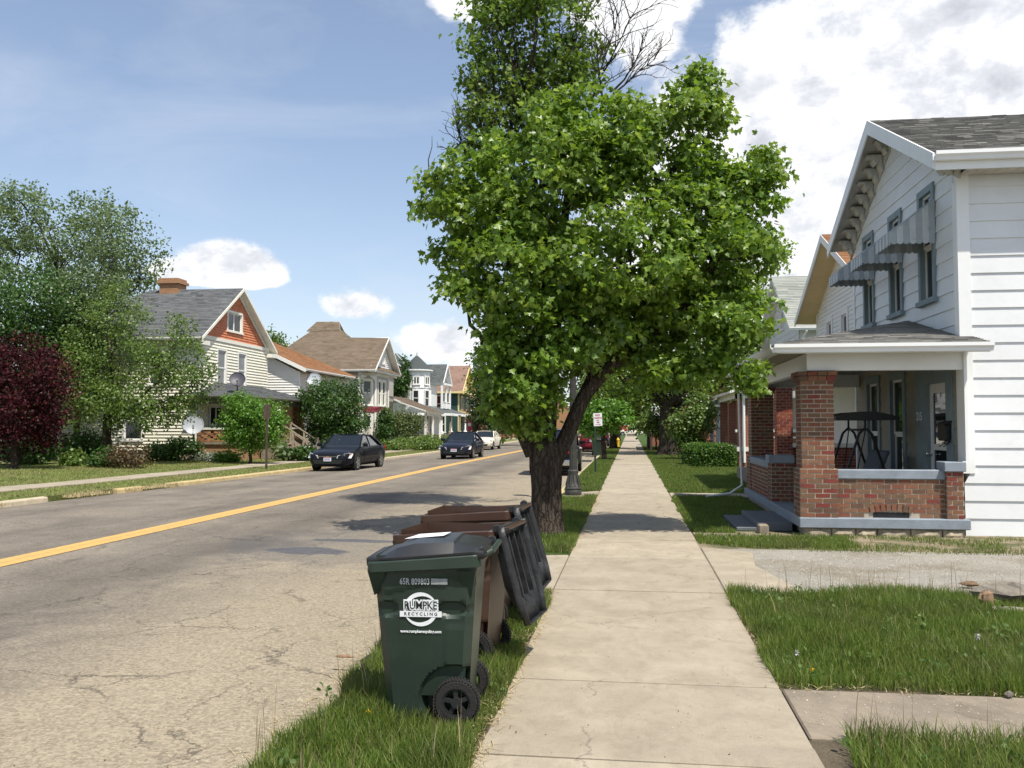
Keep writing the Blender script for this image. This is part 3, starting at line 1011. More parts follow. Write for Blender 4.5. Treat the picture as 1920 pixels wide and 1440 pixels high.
siding(fF, gw, .28, .28 + .2765 * 10, .2765, K['agedshadesiding'], wall, openings=ops, single=True)
siding(fF, gw, .28 + .2765 * 10, RIDGE_Z - .3, .2765, K['whiteside'], wall, openings=ops, single=True)
for f_, a0, a1, z0, z1 in ((fS, -.03, .16, .95, 5.72), (fF, 6.45, 6.599, .95, 5.6), (fF, 0, .12, .28, 5.5)):
    mb = MB()
    f_.box(mb, a0, a1, z0, z1, -.08, .034)
    mb.build('corner_board', [K['white']], H)
for a, b in UPW:
    window(fF, FY - b, FY - a, 3.86, 5.88, H, cas=.12, mc='trimblue', ms='whitetrim', glass='glass', proud=.05)
for a, b in LOW:
    window(fF, FY - b, FY - a, .42, 2.75, H, cas=.15, mc='trimblue', ms='whitetrim', glass='glass', proud=.05)
# front door in a blue-grey surround
mb = MB()
a0, a1 = FY - 17.0, FY - 15.15
fF.box(mb, a0, a0 + .62, .26, 2.68, -.08, .045)
fF.box(mb, a1 - .28, a1, .26, 2.68, -.08, .045)
fF.box(mb, a0 + .62, a1 - .28, 2.42, 2.68, -.08, .044)
sur = mb.build('door_surround', [K['trimblue']], H)
mb = MB()
fF.box(mb, a0 + .62, a0 + .76, .26, 2.42, -.06, -.015)
fF.box(mb, a1 - .42, a1 - .28, .26, 2.42, -.06, -.015)
fF.box(mb, a0 + .76, a1 - .42, 2.26, 2.42, -.06, -.016)
fF.box(mb, a0 + .76, a1 - .42, .26, .62, -.06, -.016)
fF.box(mb, a0 + .76, a1 - .42, 1.28, 1.38, -.06, -.016)
door = mb.build('door', [K['whitetrim']], H)
for z0, z1 in ((.62, 1.28), (1.38, 2.26)):
    mb = MB()
    fF.box(mb, a0 + .76, a1 - .42, z0, z1, -.05, -.03)
    mb.build('pane', [K['glass']], door)
mb = MB().lathe(fF.p(a0 + .69, 1.2, -.015), [(.03, 0), (.03, .03), (.012, .035), (.012, .06), (.035, .065), (.035, .09), (.0, .1)], 10, axis=(-1, 0, 0))
mb.build('handle', [K['chrome']], door, smooth=40)
text('215', .21, H, K['inkwhite'], basis(fF.p(a0 + .22, 1.86, .047), (0, -1, 0), (-1, 0, 0)), bold=.003, name='house_number')
# roof
XE0, XE1 = 4.72, 14.4
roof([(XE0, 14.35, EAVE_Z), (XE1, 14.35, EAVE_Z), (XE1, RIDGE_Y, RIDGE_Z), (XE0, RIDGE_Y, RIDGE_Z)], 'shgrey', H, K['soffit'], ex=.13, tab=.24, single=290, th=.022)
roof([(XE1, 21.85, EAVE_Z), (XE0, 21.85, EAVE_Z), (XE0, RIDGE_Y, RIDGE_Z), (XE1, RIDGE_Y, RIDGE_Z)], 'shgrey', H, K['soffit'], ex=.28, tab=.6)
mb = MB()
for sg, ye in ((1, 14.35), (-1, 21.85)):
    n_ = Vector((0, -sg * slope, 1)).normalized()
    p0, p1 = Vector((XE0 - .03, ye, EAVE_Z)), Vector((XE0 - .03, RIDGE_Y, RIDGE_Z))
    mb.prism([p0 + n_ * .012, p1 + n_ * .012, p1 - Vector((0, 0, .27)), p0 - Vector((0, 0, .24))], (.03, 0, 0))
mb.build('rake_board', [K['white']], H)
mb = MB()
gutter(mb, (XE0 - .02, 14.33, EAVE_Z - .13), (XE1, 14.33, EAVE_Z - .13), (0, -1, 0), .14, .12)
mb.box(XE0, XE1, 14.335, 14.36, EAVE_Z - .26, EAVE_Z - .02)
mb.build('gutter', [K['white']], H)
mb = MB().box(FX + .02, XE1, 14.365, NY - .03, 5.69, 5.705)
for i in range(60):
    mb.box(FX + .05 + i * .15, FX + .06 + i * .15, 14.37, NY - .035, 5.684, 5.692)
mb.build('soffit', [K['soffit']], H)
# frieze with scrolled brackets under the rakes, paint peeling
mb = MB()
for sg, ye in ((1, 14.62), (-1, 21.58)):
    za, zb = under(ye) + .06, under(RIDGE_Y) + .06
    mb.prism([(FX - .045, ye, za - .30), (FX - .045, RIDGE_Y, zb - .30), (FX - .045, RIDGE_Y, zb), (FX - .045, ye, za)], (.04, 0, 0))
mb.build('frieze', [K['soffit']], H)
rr0 = random.Random(3)
for sg in (1, -1):
    for i in range(9):
        t = (i + .5) / 9
        y0 = RIDGE_Y - sg * (.12 + t * 3.3)
        zt = under(y0) + .05
        k_ = rr0.uniform(.8, 1.15)
        prof = [(0, 0), (-.28 * k_, 0), (-.29 * k_, -.03), (-.25 * k_, -.06 * k_), (-.20, -.06), (-.18 * k_, -.12), (-.14, -.19 * k_), (-.08, -.17), (-.06, -.26), (0, -.31 * k_)]
        pts = [(FX - .045 + a, y0 - .07, zt + b) for a, b in prof]
        dz = -sg * .14 * -slope
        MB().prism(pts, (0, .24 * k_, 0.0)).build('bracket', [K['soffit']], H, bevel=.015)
# aluminium awnings: ribbed hood, closed sides, scalloped lower edge
def awning(y0, y1, fx=FX, zt=5.56, zf=4.99, zb=4.80, out=.76, parent=H):
    mb = MB()
    n = 9
    for i in range(n):
        ya, yb = y0 + (y1 - y0) * i / n, y0 + (y1 - y0) * (i + 1) / n
        h = .022 if i % 2 else 0
        A, B = Vector((fx - .03, ya, zt + h)), Vector((fx - .03, yb, zt + h))
        C, D = Vector((fx - out, yb, zf + h)), Vector((fx - out, ya, zf + h))
        mb.prism([A, B, C, D], (0, 0, .012), i % 2)
        sc = [Vector((fx - out - h * .4, ya, zf + h)), Vector((fx - out - h * .4, yb, zf + h))]
        for q in range(7):
            tq = q / 6
            sc.append(Vector((fx - out - h * .4, yb + (ya - yb) * tq, zb - .035 * math.sin(math.pi * tq) + .02)))
        mb.prism(sc, (-.008, 0, 0), i % 2)
    for ys in (y0, y1 - .012):
        m_ = 7
        for i in range(m_):
            xa, xb = fx - .03 - (out - .03) * i / m_, fx - .03 - (out - .03) * (i + 1) / m_
            za, zb_ = zt + (zf - zt) * (fx - .03 - xa) / (out - .03), zt + (zf - zt) * (fx - .03 - xb) / (out - .03)
            lo = lambda x: zb + .01
            pts = [(xa, ys, za), (xb, ys, zb_)]
            for q in range(6):
                tq = q / 5
                x = xb + (xa - xb) * tq
                pts.append((x, ys, lo(x) - .03 * math.sin(math.pi * tq) + .02))
            o_ = .010 if i % 2 else 0
            mb.prism([(p[0], p[1] - o_ if ys == y0 else p[1] + o_, p[2]) for p in pts], (0, .012, 0), i % 2)
    return mb.build('awning', [K['awn1'], K['awn2']], parent)


K['awn1'] = pmat('awning_grey_metal', (.36, .405, .43), .08, 6, .5, dirt=.25)
K['awn2'] = pmat('awning_white_metal', (.50, .535, .555), .06, 6, .5, dirt=.25)
for a, b in UPW: awning(a - .02, b + .02)

# ---- porch
SX0, SX1, SY0, SY1 = 2.62, 5.1, 14.44, 21.25
MB().box(SX0, SX1 + .06, SY0, SY1, .10, .26).build('porch_slab', [K['bluecon']], H, bevel=.012)
mb = MB().box(SX0 + .1, SX1, SY0 + .1, SY1, -.15, .10)
fnd = mb.build('porch_foundation', [K['mortar']], H)
x = 2.68
rr = random.Random(5)
while x < 5.0:
    wd = rr.uniform(.32, .50)
    x2 = min(x + wd, 5.08)
    mb = MB()
    nx, nz = 5, 4
    vs, fs = [], []
    for k in range(nz):
        for i in range(nx):
            edge = i in (0, nx - 1) or k in (0, nz - 1)
            d = .0 if edge else rr.uniform(.03, .075)
            vs.append((x + .012 + (x2 - x - .024) * i / (nx - 1) + (0 if edge else rr.uniform(-.02, .02)), SY0 + .055 - d, -.14 + .23 * k / (nz - 1)))
    for k in range(nz - 1):
        for i in range(nx - 1): fs.append((k * nx + i, k * nx + i + 1, (k + 1) * nx + i + 1, (k + 1) * nx + i))
    mb.add(vs, fs)
    mb.build('stone', [K['stone']], fnd)
    x = x2
# corner pier: wide base, narrower shaft, corbelled cap
def pier(x0, y0, wd, zb, zm, zt, inset, single, name='porch_pier', mat='brick', cap=True, far=False):
    mb = MB().box(x0 + .007, x0 + wd - .007, y0 + .007, y0 + wd - .007, zb, zm).box(x0 + inset + .007, x0 + wd - inset - .007, y0 + inset + .007, y0 + wd - inset - .007, zm, zt)
    p = mb.build(name, [K['mortar']], H)
    st = MB()
    for (z0, z1, ins) in ((zb, zm, 0.0), (zm, zt, inset)):
        xs0, xs1, ys0, ys1 = x0 + ins, x0 + wd - ins, y0 + ins, y0 + wd - ins
        L = xs1 - xs0
        faces = [Fr((xs0, ys0, 0), (1, 0, 0), (0, -1, 0)), Fr((xs0, ys1, 0), (0, -1, 0), (-1, 0, 0)), Fr((xs1, ys0, 0), (0, 1, 0), (1, 0, 0)), Fr((xs1, ys1, 0), (-1, 0, 0), (0, 1, 0))]
        for i, f in enumerate(faces):
            f.o = f.o - f.n * .014
            bricks(f, 0.0 if i % 2 == 0 else .05, L if i % 2 == 0 else L - .05, z0, z1, p, K[mat], single=single and i < 2, bl=L / 2.5 if L > .45 else L / 2, stuff=st, phase=i % 2)
    if cap:
        capm = MB()
        for k, (o, z0, z1) in enumerate(((.03, zt - .15, zt - .075), (.055, zt - .073, zt))):
            xs0, xs1, ys0, ys1 = x0 + inset - o, x0 + wd - inset + o, y0 + inset - o, y0 + wd - inset + o
            n = 4
            for i in range(n):
                xa, xb = xs0 + (xs1 - xs0) * i / n, xs0 + (xs1 - xs0) * (i + 1) / n
                st.box(xa + .004, xb - .004, ys0, ys0 + .1, z0 + .004, z1 - .004)
                st.box(xa + .004, xb - .004, ys1 - .1, ys1, z0 + .004, z1 - .004)
                ya, yb = ys0 + .1 + (ys1 - ys0 - .2) * i / n, ys0 + .1 + (ys1 - ys0 - .2) * (i + 1) / n
                st.box(xs0, xs0 + .1, ya + .004, yb - .004, z0 + .004, z1 - .004)
                st.box(xs1 - .1, xs1, ya + .004, yb - .004, z0 + .004, z1 - .004)
    if st.f:
        o = st.build('brickwork', [K[mat]], p)
        o['kind'] = 'stuff'
    return p


pier(2.64, 14.47, .58, .26, 1.02, 2.56, .04, True)
pier(2.66, 20.55, .58, .26, 1.02, 2.56, .04, False)
# half pier by the door side, and one flanking the steps, with painted blocks
def halfpier(x0, x1, y0, y1, zt, single):
    p = MB().box(x0 + .007, x1 - .007, y0 + .007, y1 - .007, .26, zt).build('porch_half_pier', [K['mortar']], H)
    st = MB()
    f1 = Fr((x0, y0 + .014, 0), (1, 0, 0), (0, -1, 0))
    bricks(f1, 0, x1 - x0, .26, zt, p, K['brick'], single=single, bl=.165, stuff=st)
    f2 = Fr((x0 + .014, y1, 0), (0, -1, 0), (-1, 0, 0))
    bricks(f2, 0, y1 - y0 - .04, .26, zt, p, K['brick'], single=False, stuff=st, phase=1)
    if st.f: st.build('brickwork', [K['brick']], p)['kind'] = 'stuff'
    MB().box(x0 - .04, x1 + .02, y0 - .04, y1 + .04, zt + .005, zt + .155).build('coping_block', [K['bluecon']], H, bevel=.01)


halfpier(4.83, 5.09, 14.48, 14.78, .985, True)
halfpier(2.64, 3.05, 17.35, 17.75, .985, False)
# low brick wall under a painted coping, with an arched vent
mb = MB().box(3.2, 4.86, 14.578, 14.72, .26, .86)
lw = mb.build('porch_wall', [K['mortar']], H)
fW = Fr((3.2, 14.585, 0), (1, 0, 0), (0, -1, 0))
VA, VB = .56, 1.10
bricks(fW, .02, 1.63, .26, .86, lw, K['brick'], skip=[(VA + .0, VB - .0, .26, .42)], bl=.205)
for i in range(8):                                          # voussoirs of the flat arch
    t = (i + .5) / 8
    a = VA - .06 + (VB - VA + .12) * t
    c = fW.p(a, .42 - .10 * abs(t - .5) ** 1.5, .006)
    o = link('brick', brick_mesh(.062, .05, .10, i % 3, K['brick']), lw, c)
    o.rotation_euler = (0, -(t - .5) * -.45, 0)
mb = MB()
fW.box(mb, VA, VB, .262, .345, -.02, .013)
mb.build('vent', [K['black']], lw)
MB().box(3.19, 4.84, 14.545, 14.78, .862, 1.01).build('coping', [K['bluecon']], H, bevel=.012)
mb = MB().box(2.693, 2.86, 17.75, 20.56, .26, .86)
lw2 = mb.build('porch_wall', [K['mortar']], H)
st = MB()
fW2 = Fr((2.70, 20.56, 0), (0, -1, 0), (-1, 0, 0))
bricks(fW2, 0, 2.8, .26, .86, lw2, K['brick'], single=True)
MB().box(2.66, 2.92, 17.75, 20.56, .862, 1.01).build('coping', [K['bluecon']], H, bevel=.012)
# steps
K['stepcon'] = pmat('grey_step_paint_shade_darkened', (.13, .14, .155), .15, 5, .75, .25, 60, dirt=.4)  # painted step concrete, its grey darkened to stand in for shade
MB().box(2.05, 2.62, 15.05, 17.1, -.1, .115).build('step', [K['stepcon']], H, bevel=.012)
MB().box(1.72, 2.05, 15.05, 17.1, -.1, .03).build('step', [K['stepcon']], H, bevel=.012)
MB().box(2.02, 2.18, 14.62, 14.80, -.1, .12).build('stone_block', [K['concold']], H, bevel=.02)
# beams, ceiling, roof
mb = MB().box(2.78, 5.16, 14.52, 14.68, 2.57, 2.86)
mb.box(2.80, 2.95, 14.685, 21.1, 2.57, 2.86)
mb.box(2.955, 5.16, 20.95, 21.1, 2.57, 2.86)
mb.build('porch_beam', [K['white']], H, bevel=.006)
MB().box(2.42, 5.17, 14.25, 21.4, 2.87, 2.89).build('porch_ceiling', [K['agedshadesiding']], H)
E0 = 2.96
ap = (5.18, 17.4, 3.66)
ap2 = (5.18, 18.6, 3.66)
roof([(2.26, 14.08, E0), (5.36, 14.08, E0), (5.36, 14.75, E0 + .67 * .7 / 3.32), ap], 'shgrey', H, K['white'], ex=.125, tab=.3, thick=.05, name='porch_roof')
roof([(2.26, 21.7, E0), (2.26, 14.08, E0), ap, ap2], 'shgrey', H, K['white'], ex=.125, tab=.3, thick=.05, name='porch_roof')
mb = MB()
gutter(mb, (2.2, 14.07, E0 - .14), (5.38, 14.07, E0 - .14), (0, -1, 0), .13, .11)
gutter(mb, (2.25, 21.7, E0 - .14), (2.25, 14.0, E0 - .14), (-1, 0, 0), .13, .11)
mb.box(2.27, 5.36, 14.075, 14.10, E0 - .15, E0 - .03)
mb.box(2.255, 2.28, 14.08, 21.7, E0 - .15, E0 - .03)
mb.build('porch_gutter', [K['white']], H)
mb = MB().box(5.12, 5.165, 14.48, 14.77, 1.15, 2.86)
mb.build('porch_trim', [K['white']], H)
mb = MB().tube([(2.3, 21.6, 2.85), (2.55, 21.55, 2.6), (2.6, 21.5, .3), (2.3, 21.4, .1), (1.75, 21.2, .05)], .03, 8)
mb.build('downspout', [K['white']], H, smooth=40)
# porch swing, mailbox
SW = thing('porch_swing', 'black canopy porch swing standing behind the brick porch wall', 'porch swing', (4.25, 17.3, .26))
can = MB()
xs = np.linspace(3.72, 4.80, 9)
vs, fs = [], []
for i, xx in enumerate(xs):
    zz = 1.86 + .10 * math.sin(math.pi * i / 8)
    vs += [(xx, 16.75, zz), (xx, 18.3, zz)]
for i in range(8): fs.append((2 * i, 2 * i + 1, 2 * i + 3, 2 * i + 2))
can.add(vs, fs)
for yy in (16.75, 18.29):
    for i in range(8):
        za, zb = vs[2 * i][2], vs[2 * i + 2][2]
        can.prism([(xs[i], yy, za), (xs[i + 1], yy, zb), (xs[i + 1], yy, 1.80), (xs[i], yy, 1.80)], (0, .012, 0))
can.box(3.71, 3.725, 16.75, 18.3, 1.80, 1.87).box(4.795, 4.81, 16.75, 18.3, 1.80, 1.87)
can.build('canopy', [K['black']], SW)
for yy in (16.9, 18.15):
    for xx, xt in ((3.72, 4.14), (4.78, 4.36)):
        MB().tube([(xx, yy, .26), (xt, yy, 1.55)], .024, 8).build('leg', [K['black']], SW, smooth=40)
    MB().tube([(4.14, yy, 1.55), (4.25, yy, 1.66), (4.36, yy, 1.55)], .024, 8).build('joint', [K['black']], SW, smooth=40)
    MB().tube([(4.25, yy, 1.6), (4.25, yy, 1.86)], .02, 8).build('canopy_post', [K['black']], SW, smooth=40)
    MB().tube([(4.1, yy + (.14 if yy < 17 else -.14), .72), (4.25, yy, 1.6)], .012, 6).build('hanger', [K['black']], SW, smooth=40)
MB().tube([(4.25, 16.85, 1.62), (4.25, 18.2, 1.62)], .022, 8).build('top_bar', [K['black']], SW, smooth=40)
K['cushion'] = pmat('dark_grey_cushion', (.10, .11, .13), .1, 6, .8)
MB().box(3.95, 4.45, 17.0, 18.05, .66, .76).build('seat', [K['cushion']], SW, bevel=.03)
MB().prism([(4.42, 17.0, .74), (4.52, 17.0, .74), (4.72, 17.0, 1.24), (4.62, 17.0, 1.24)], (0, 1.05, 0)).build('backrest', [K['cushion']], SW, bevel=.03)
MX = thing('wall_mailbox', 'dark metal mailbox fixed on the wall beside the front door', 'mailbox', (FX, 15.35, 1.45))
mb = MB().box(FX - .15, FX - .06, 15.16, 15.52, 1.45, 1.72)
mb.build('box', [K['black']], MX, bevel=.02)
MB().prism([(FX - .18, 15.13, 1.70), (FX - .05, 15.13, 1.76), (FX - .05, 15.13, 1.78), (FX - .18, 15.13, 1.72)], (0, .42, 0)).build('lid', [K['black']], MX)
for yy in (15.24, 15.44):
    MB().tube([(FX - .1 + .05 * math.sin(t), yy + .045 * math.cos(t), 1.40 + .045 * math.sin(t)) for t in np.linspace(0, 5.4, 10)], .007, 5).build('scroll_hook', [K['black']], MX)
K['greenish'] = pmat('grey_green_trim', (.17, .17, .135), .08, 2, .6)
K['creamdark'] = K['greenish']
K['yellow2'] = pmat('hydrant_yellow', (.65, .42, .03), .1, 5, .5)


# ================================================================ houses across the street
def gable_fn(y_mid, zr, slope, lo, hi, zlow, org, sgn):
    def f(z):
        if z <= zlow: return (lo, hi)
        h = max(0.0, (zr - z) / slope)
        a, b = sorted(((y_mid - h - org) * sgn, (y_mid + h - org) * sgn))
        return (max(lo, a), min(hi, b))
    return f


# ---- A: cream house, orange shingled gable
A = thing('cream_house', 'cream sided house with orange shingled gable, grey roof and brick chimney', 'house', (-20, 39.1, 0))
AX, AY0, AY1, AZ, AR, AM = -20.0, 39.1, 46.9, 5.85, 8.75, 43.0
mb = MB().box(-29, AX - .085, AY0 + .085, AY1 - .085, -.2, AZ).box(-33, -29.01, AY0 + .085, AY1 - .085, -.2, 3.3)
mb.prism([(AX - .085, AY0 + .085, AZ), (AX - .085, AY1 - .085, AZ), (AX - .085, AM, AR - .25)], (-4.6, 0, 0))
wa = mb.build('wall', [K['cream']], A)
MB().box(-33, AX - .03, AY0 + .03, AY1 - .03, -.2, .55).build('foundation', [K['concold']], A)
fAf, fAs = Fr((AX, AY0, 0), (0, 1, 0), (1, 0, 0)), Fr((-33, AY0, 0), (1, 0, 0), (0, -1, 0))
wins = [(1.72, 2.78, 3.62, 5.50), (4.02, 5.08, 3.62, 5.50)]
siding(fAf, lambda z: (.0, 7.8), .55, AZ, .15, K['cream'], wa, th=.045, openings=wins + [(.9, 6.5, .7, 2.9)])
sw = [(4.6, 5.6, 1.0, 2.75), (9.2, 10.25, 1.0, 2.85), (7.2, 8.1, 3.6, 5.3), (10.4, 11.3, 3.6, 5.3)]
siding(fAs, lambda z: (4, 13) if z > 3.3 else (0, 13), .55, AZ - .1, .15, K['cream'], wa, openings=sw, th=.045)
sA = (AR - AZ) / (AM - AY0 + .45)
siding(fAf, gable_fn(AM, AR - .25, sA, 0, 7.8, AZ, AY0, 1), AZ + .14, AR - .3, .13, K['orange'], wa, openings=[(2.75, 4.55, 6.45, 7.52)], th=.03)
for q in wins: window(fAf, *q[:2], q[2], q[3], A, cas=.09, glass='glassgrey', mc='whitetrim')
for q in sw: window(fAs, *q[:2], q[2], q[3], A, cas=.09, glass='glass', mc='whitetrim')
window(fAf, 2.75, 4.55, 6.45, 7.52, A, cas=.11, split=0, vsplit=1, glass='glass', mc='creamtrim')
window(fAf, 1.0, 2.6, .75, 2.75, A, cas=.13, glass='glass', vsplit=1)
window(fAf, 4.8, 6.0, .6, 2.8, A, cas=.15, glass='glass', split=0)
mb = MB()
fAf.box(mb, -.06, 7.86, AZ - .02, AZ + .15, -.05, .07)
fAf.box(mb, -.03, .13, .55, AZ - .02, -.08, .03)
fAf.box(mb, 7.67, 7.83, .55, AZ - .02, -.08, .03)
fAs.box(mb, 12.88, 13.0, .55, AZ - .1, -.08, .03)
mb.build('trim', [K['creamtrim']], A)
zE = AR - sA * (AM - 38.62)
XR = AX + .36
roof([(-29.4, 38.62, zE), (XR, 38.62, zE), (XR, AM, AR), (-24.7, AM, AR)], 'shdark', A, K['creamtrim'], ex=.16, tab=.34, thick=.16)
roof([(-29.4, 47.38, zE), (-29.4, 38.62, zE), (-24.7, AM - .01, AR), (-24.7, AM + .01, AR)], 'shdark', A, K['creamtrim'], ex=.3, tab=.7, thick=.1)
roof([(-33.4, 38.7, 3.25), (-29.0, 38.7, 3.25), (-29.0, 41.5, 4.3), (-33.4, 41.5, 4.3)], 'shdark', A, K['creamtrim'], ex=.3, tab=.7, thick=.1)
roof([(XR, 47.38, zE), (-29.4, 47.38, zE), (-24.7, AM, AR), (XR, AM, AR)], 'shdark', A, K['creamtrim'], ex=.3, tab=.7, thick=.16)
mb = MB()
for sg in (1, -1):
    ye = AM - sg * (AM - 38.62)
    mb.prism([(XR, ye, zE + .0), (XR, AM, AR + .01), (XR, AM, AR - .15), (XR, ye, zE - .14)], (.035, 0, 0))
    mb.prism([(AX + .03, ye + sg * .4, zE - .02), (AX + .03, AM, AR - .18), (AX + .03, AM, AR - .34), (AX + .03, ye + sg * .4, zE - .18)], (.05, 0, 0))
    mb.box(AX - .02, XR + .02, min(ye, ye + sg * .75), max(ye, ye + sg * .75), zE - .36, zE - .16)   # cornice return
mb.build('rake_trim', [K['creamtrim']], A)
mb = MB()
gutter(mb, (-29.4, 38.62, zE - .15), (XR, 38.62, zE - .15), (0, -1, 0), .13, .12)
mb.build('gutter', [K['creamtrim']], A)
ch = MB().box(-24.05, -23.05, 42.6, 43.5, 8.0, 9.02).box(-24.15, -22.95, 42.5, 43.6, 9.02, 9.16).box(-24.07, -23.03, 42.58, 43.52, 9.16, 9.30)
ch.build('chimney', [K['brickorange']], A)
# porch
px0, px1, py0, py1, pz = -20.0, -18.05, 38.95, 47.6, .95
mb = MB().box(px0 + .05, px1 - .08, py0 + .08, py1 - .08, -.2, pz - .12)
mb.build('porch_base', [K['brickorange']], A)
MB().box(px0, px1, py0, py1, pz - .12, pz).build('porch_deck', [K['concold']], A)
# open lattice of bricks on the near side
lat = MB().box(px0 + .05, px1 - .4, py0 + .06, py0 + .09, pz, pz + .07)
la = lat.build('lattice_wall', [K['brickorange']], A)
fL = Fr((px0 + .02, py0, 0), (1, 0, 0), (0, -1, 0))
for k in range(7):
    z0 = pz + .01 + k * .078
    solid = k in (0, 6)
    n = 11
    for i in range(n):
        if not solid and (i + k) % 3 == 0 : continue
        a = (i + .5) * 1.72 / n + (.04 if k % 2 else 0)
        o = link('brick', brick_mesh(1.72 / n + (.01 if solid else -.004), .10, .070, (i + k) % 3, K['bricktan']), la, fL.p(a, z0 + .037, -.05))
MB().box(px0, px1, py0 - .03, py0 + .14, pz + .56, pz + .66).build('coping', [K['creamtrim']], A)
fP = Fr((px1, py0, 0), (0, 1, 0), (1, 0, 0))
for a, b in ((.5, 4.7), (6.5, 8.1)):
    mb = MB()
    fP.box(mb, a, b, pz, pz + .56, -.16, -.02)
    mb.build('porch_wall', [K['brickorange']], A)
    mb = MB()
    fP.box(mb, a, b, pz + .56, pz + .65, -.19, .02)
    mb.build('coping', [K['creamtrim']], A)
for yy in (py0 + .02, 43.2, 45.35, 47.1):
    MB().prism([(px1 - .5, yy, pz), (px1, yy, pz), (px1, yy + .48, pz), (px1 - .5, yy + .48, pz)], (0, 0, 2.02)).build('porch_pier', [K['brickorange']], A)
mb = MB().box(px0, px1 + .06, py0 - .06, py0 + .12, 2.72, 3.0).box(px1 - .12, px1 + .06, py0, py1, 2.72, 3.0)
mb.build('porch_beam', [K['creamdark']] if 'creamdark' in K else [K['creamtrim']], A)
MB().box(px0, px1 + .35, py0 - .3, py1 + .3, 3.0, 3.04).build('porch_ceiling', [K['creamtrim']], A)
xe = px1 + .42
q0, q1 = (-19.98, 40.6, 3.78), (-19.98, 46.2, 3.78)
roof([(-20.3, 38.5, 3.08), (xe, 38.5, 3.08), q0, (-20.3, 40.6, 3.78)], 'shdark', A, K['creamtrim'], ex=.15, tab=.3, thick=.1, name='porch_roof')
roof([(xe, 38.5, 3.08), (xe, 48.0, 3.08), q1, q0], 'shdark', A, K['creamtrim'], ex=.15, tab=.3, thick=.1, name='porch_roof')
roof([(xe, 48.0, 3.08), (-20.0, 48.0, 3.08), q1], 'shdark', A, K['creamtrim'], ex=.2, tab=.4, thick=.1, name='porch_roof')
mb = MB()
gutter(mb, (-20.2, 38.49, 2.97), (xe, 38.49, 2.97), (0, -1, 0), .12, .1)
gutter(mb, (xe, 38.4, 2.97), (xe, 48.0, 2.97), (1, 0, 0), .12, .1)
mb.build('porch_gutter', [K['greenish']] if 'greenish' in K else [K['creamtrim']], A)
mb = MB().tube([(-20.05, 39.0, 2.9), (-20.08, 38.96, .1)], .045, 8)
mb.build('downspout', [K['creamtrim']], A)
# wooden stair
ST = thing('porch_stair', 'weathered timber stair with handrails in front of the cream house porch', 'stair', (-17.2, 44.8, 0))
for i in range(5):
    x0 = px1 + .05 + i * .30
    MB().box(x0, x0 + .31, 43.75, 45.3, pz - .19 - .17 * i - .05, pz - .17 - .17 * i).build('tread', [K['wood']], ST)
for yy in (43.72, 45.3):
    MB().bar((px1 + .02, yy, pz - .16), (px1 + 1.6, yy, -.0), .05, .26).build('stringer', [K['wood']], ST)
    for i, xx in enumerate((px1 + .1, px1 + .85, px1 + 1.6)):
        zb_ = max(-.05, pz - .2 - .6 * (xx - px1))
        MB().box(xx - .05, xx + .05, yy - .05, yy + .05, zb_ - .05, zb_ + 1.12).build('post', [K['wood']], ST)
    MB().bar((px1 + .05, yy, pz + .92), (px1 + 1.72, yy, pz - .10), .09, .05).build('handrail', [K['wood']], ST)
    MB().bar((px1 + .05, yy, pz + .48), (px1 + 1.6, yy, pz - .50), .04, .09).build('mid_rail', [K['wood']], ST)
GS = thing('concrete_steps', 'grey concrete steps half hidden behind the round bush at the porch', 'steps', (-17.6, 42.2, 0))
for i in range(4):
    MB().box(px1 + .05 + .32 * i, px1 + .37 + .32 * i, 41.6, 42.8, -.15, .75 - .19 * i).build('step', [K['concold']], GS)


def dish(name, label, c, aim, r, mast0, mat, back=False):
    t = thing(name, label, 'satellite dish', mast0, 'satellite dishes across the street')
    c, aim = Vector(c), Vector(aim).normalized()
    prof = [(r * q, -.18 * r * (1 - q * q)) for q in (0.02, .25, .5, .75, .93, 1.0)] + [(r * 1.01, .012), (r * .97, .02)]
    MB().lathe(c, prof, 28, axis=aim, cap=False).build('reflector', [K[mat]], t, smooth=60)
    MB().tube([Vector(mast0), Vector(mast0) + Vector((0, 0, .3 * (c.z - mast0[2]))), c - aim * .18 * r], [.03, .03, .03], 8).build('mast', [K['darkmetal']], t, smooth=40)
    lnb = c + aim * r * .9 + Vector((0, 0, -r * .55))
    MB().tube([c - Vector((0, 0, r * .95)), lnb], .012, 6).build('arm', [K['darkmetal']], t)
    MB().obox(lnb, aim * .06, Vector((.05, 0, 0)), Vector((0, 0, .05))).build('receiver', [K['dish']], t)
    return t


dish('satellite_dish', 'dark oval satellite dish on the grey porch roof of the cream house', (-18.05, 38.95, 3.85), (.35, -.85, .45), .36, (-18.35, 39.6, 3.32), 'dishdark')
dish('satellite_dish', 'large pale satellite dish on a pole at the corner of the cream house', (-19.8, 38.2, 1.75), (.45, -.85, .30), .46, (-19.9, 38.45, 0.05), 'dish')
hb = thing('hanging_basket', 'hanging flower basket under the porch roof of the cream house', 'hanging plant', (-19.0, 39.3, 2.2))
MB().lathe((-19.0, 39.3, 2.05), [(.08, 0), (.17, .1), (.2, .2)], 12).build('pot', [K['darkmetal']], hb)
for k in range(3):
    MB().tube([(-19 + .19 * math.cos(k * 2.1), 39.3 + .19 * math.sin(k * 2.1), 2.25), (-19, 39.3, 2.86)], .005, 4).build('chain', [K['darkmetal']], hb)

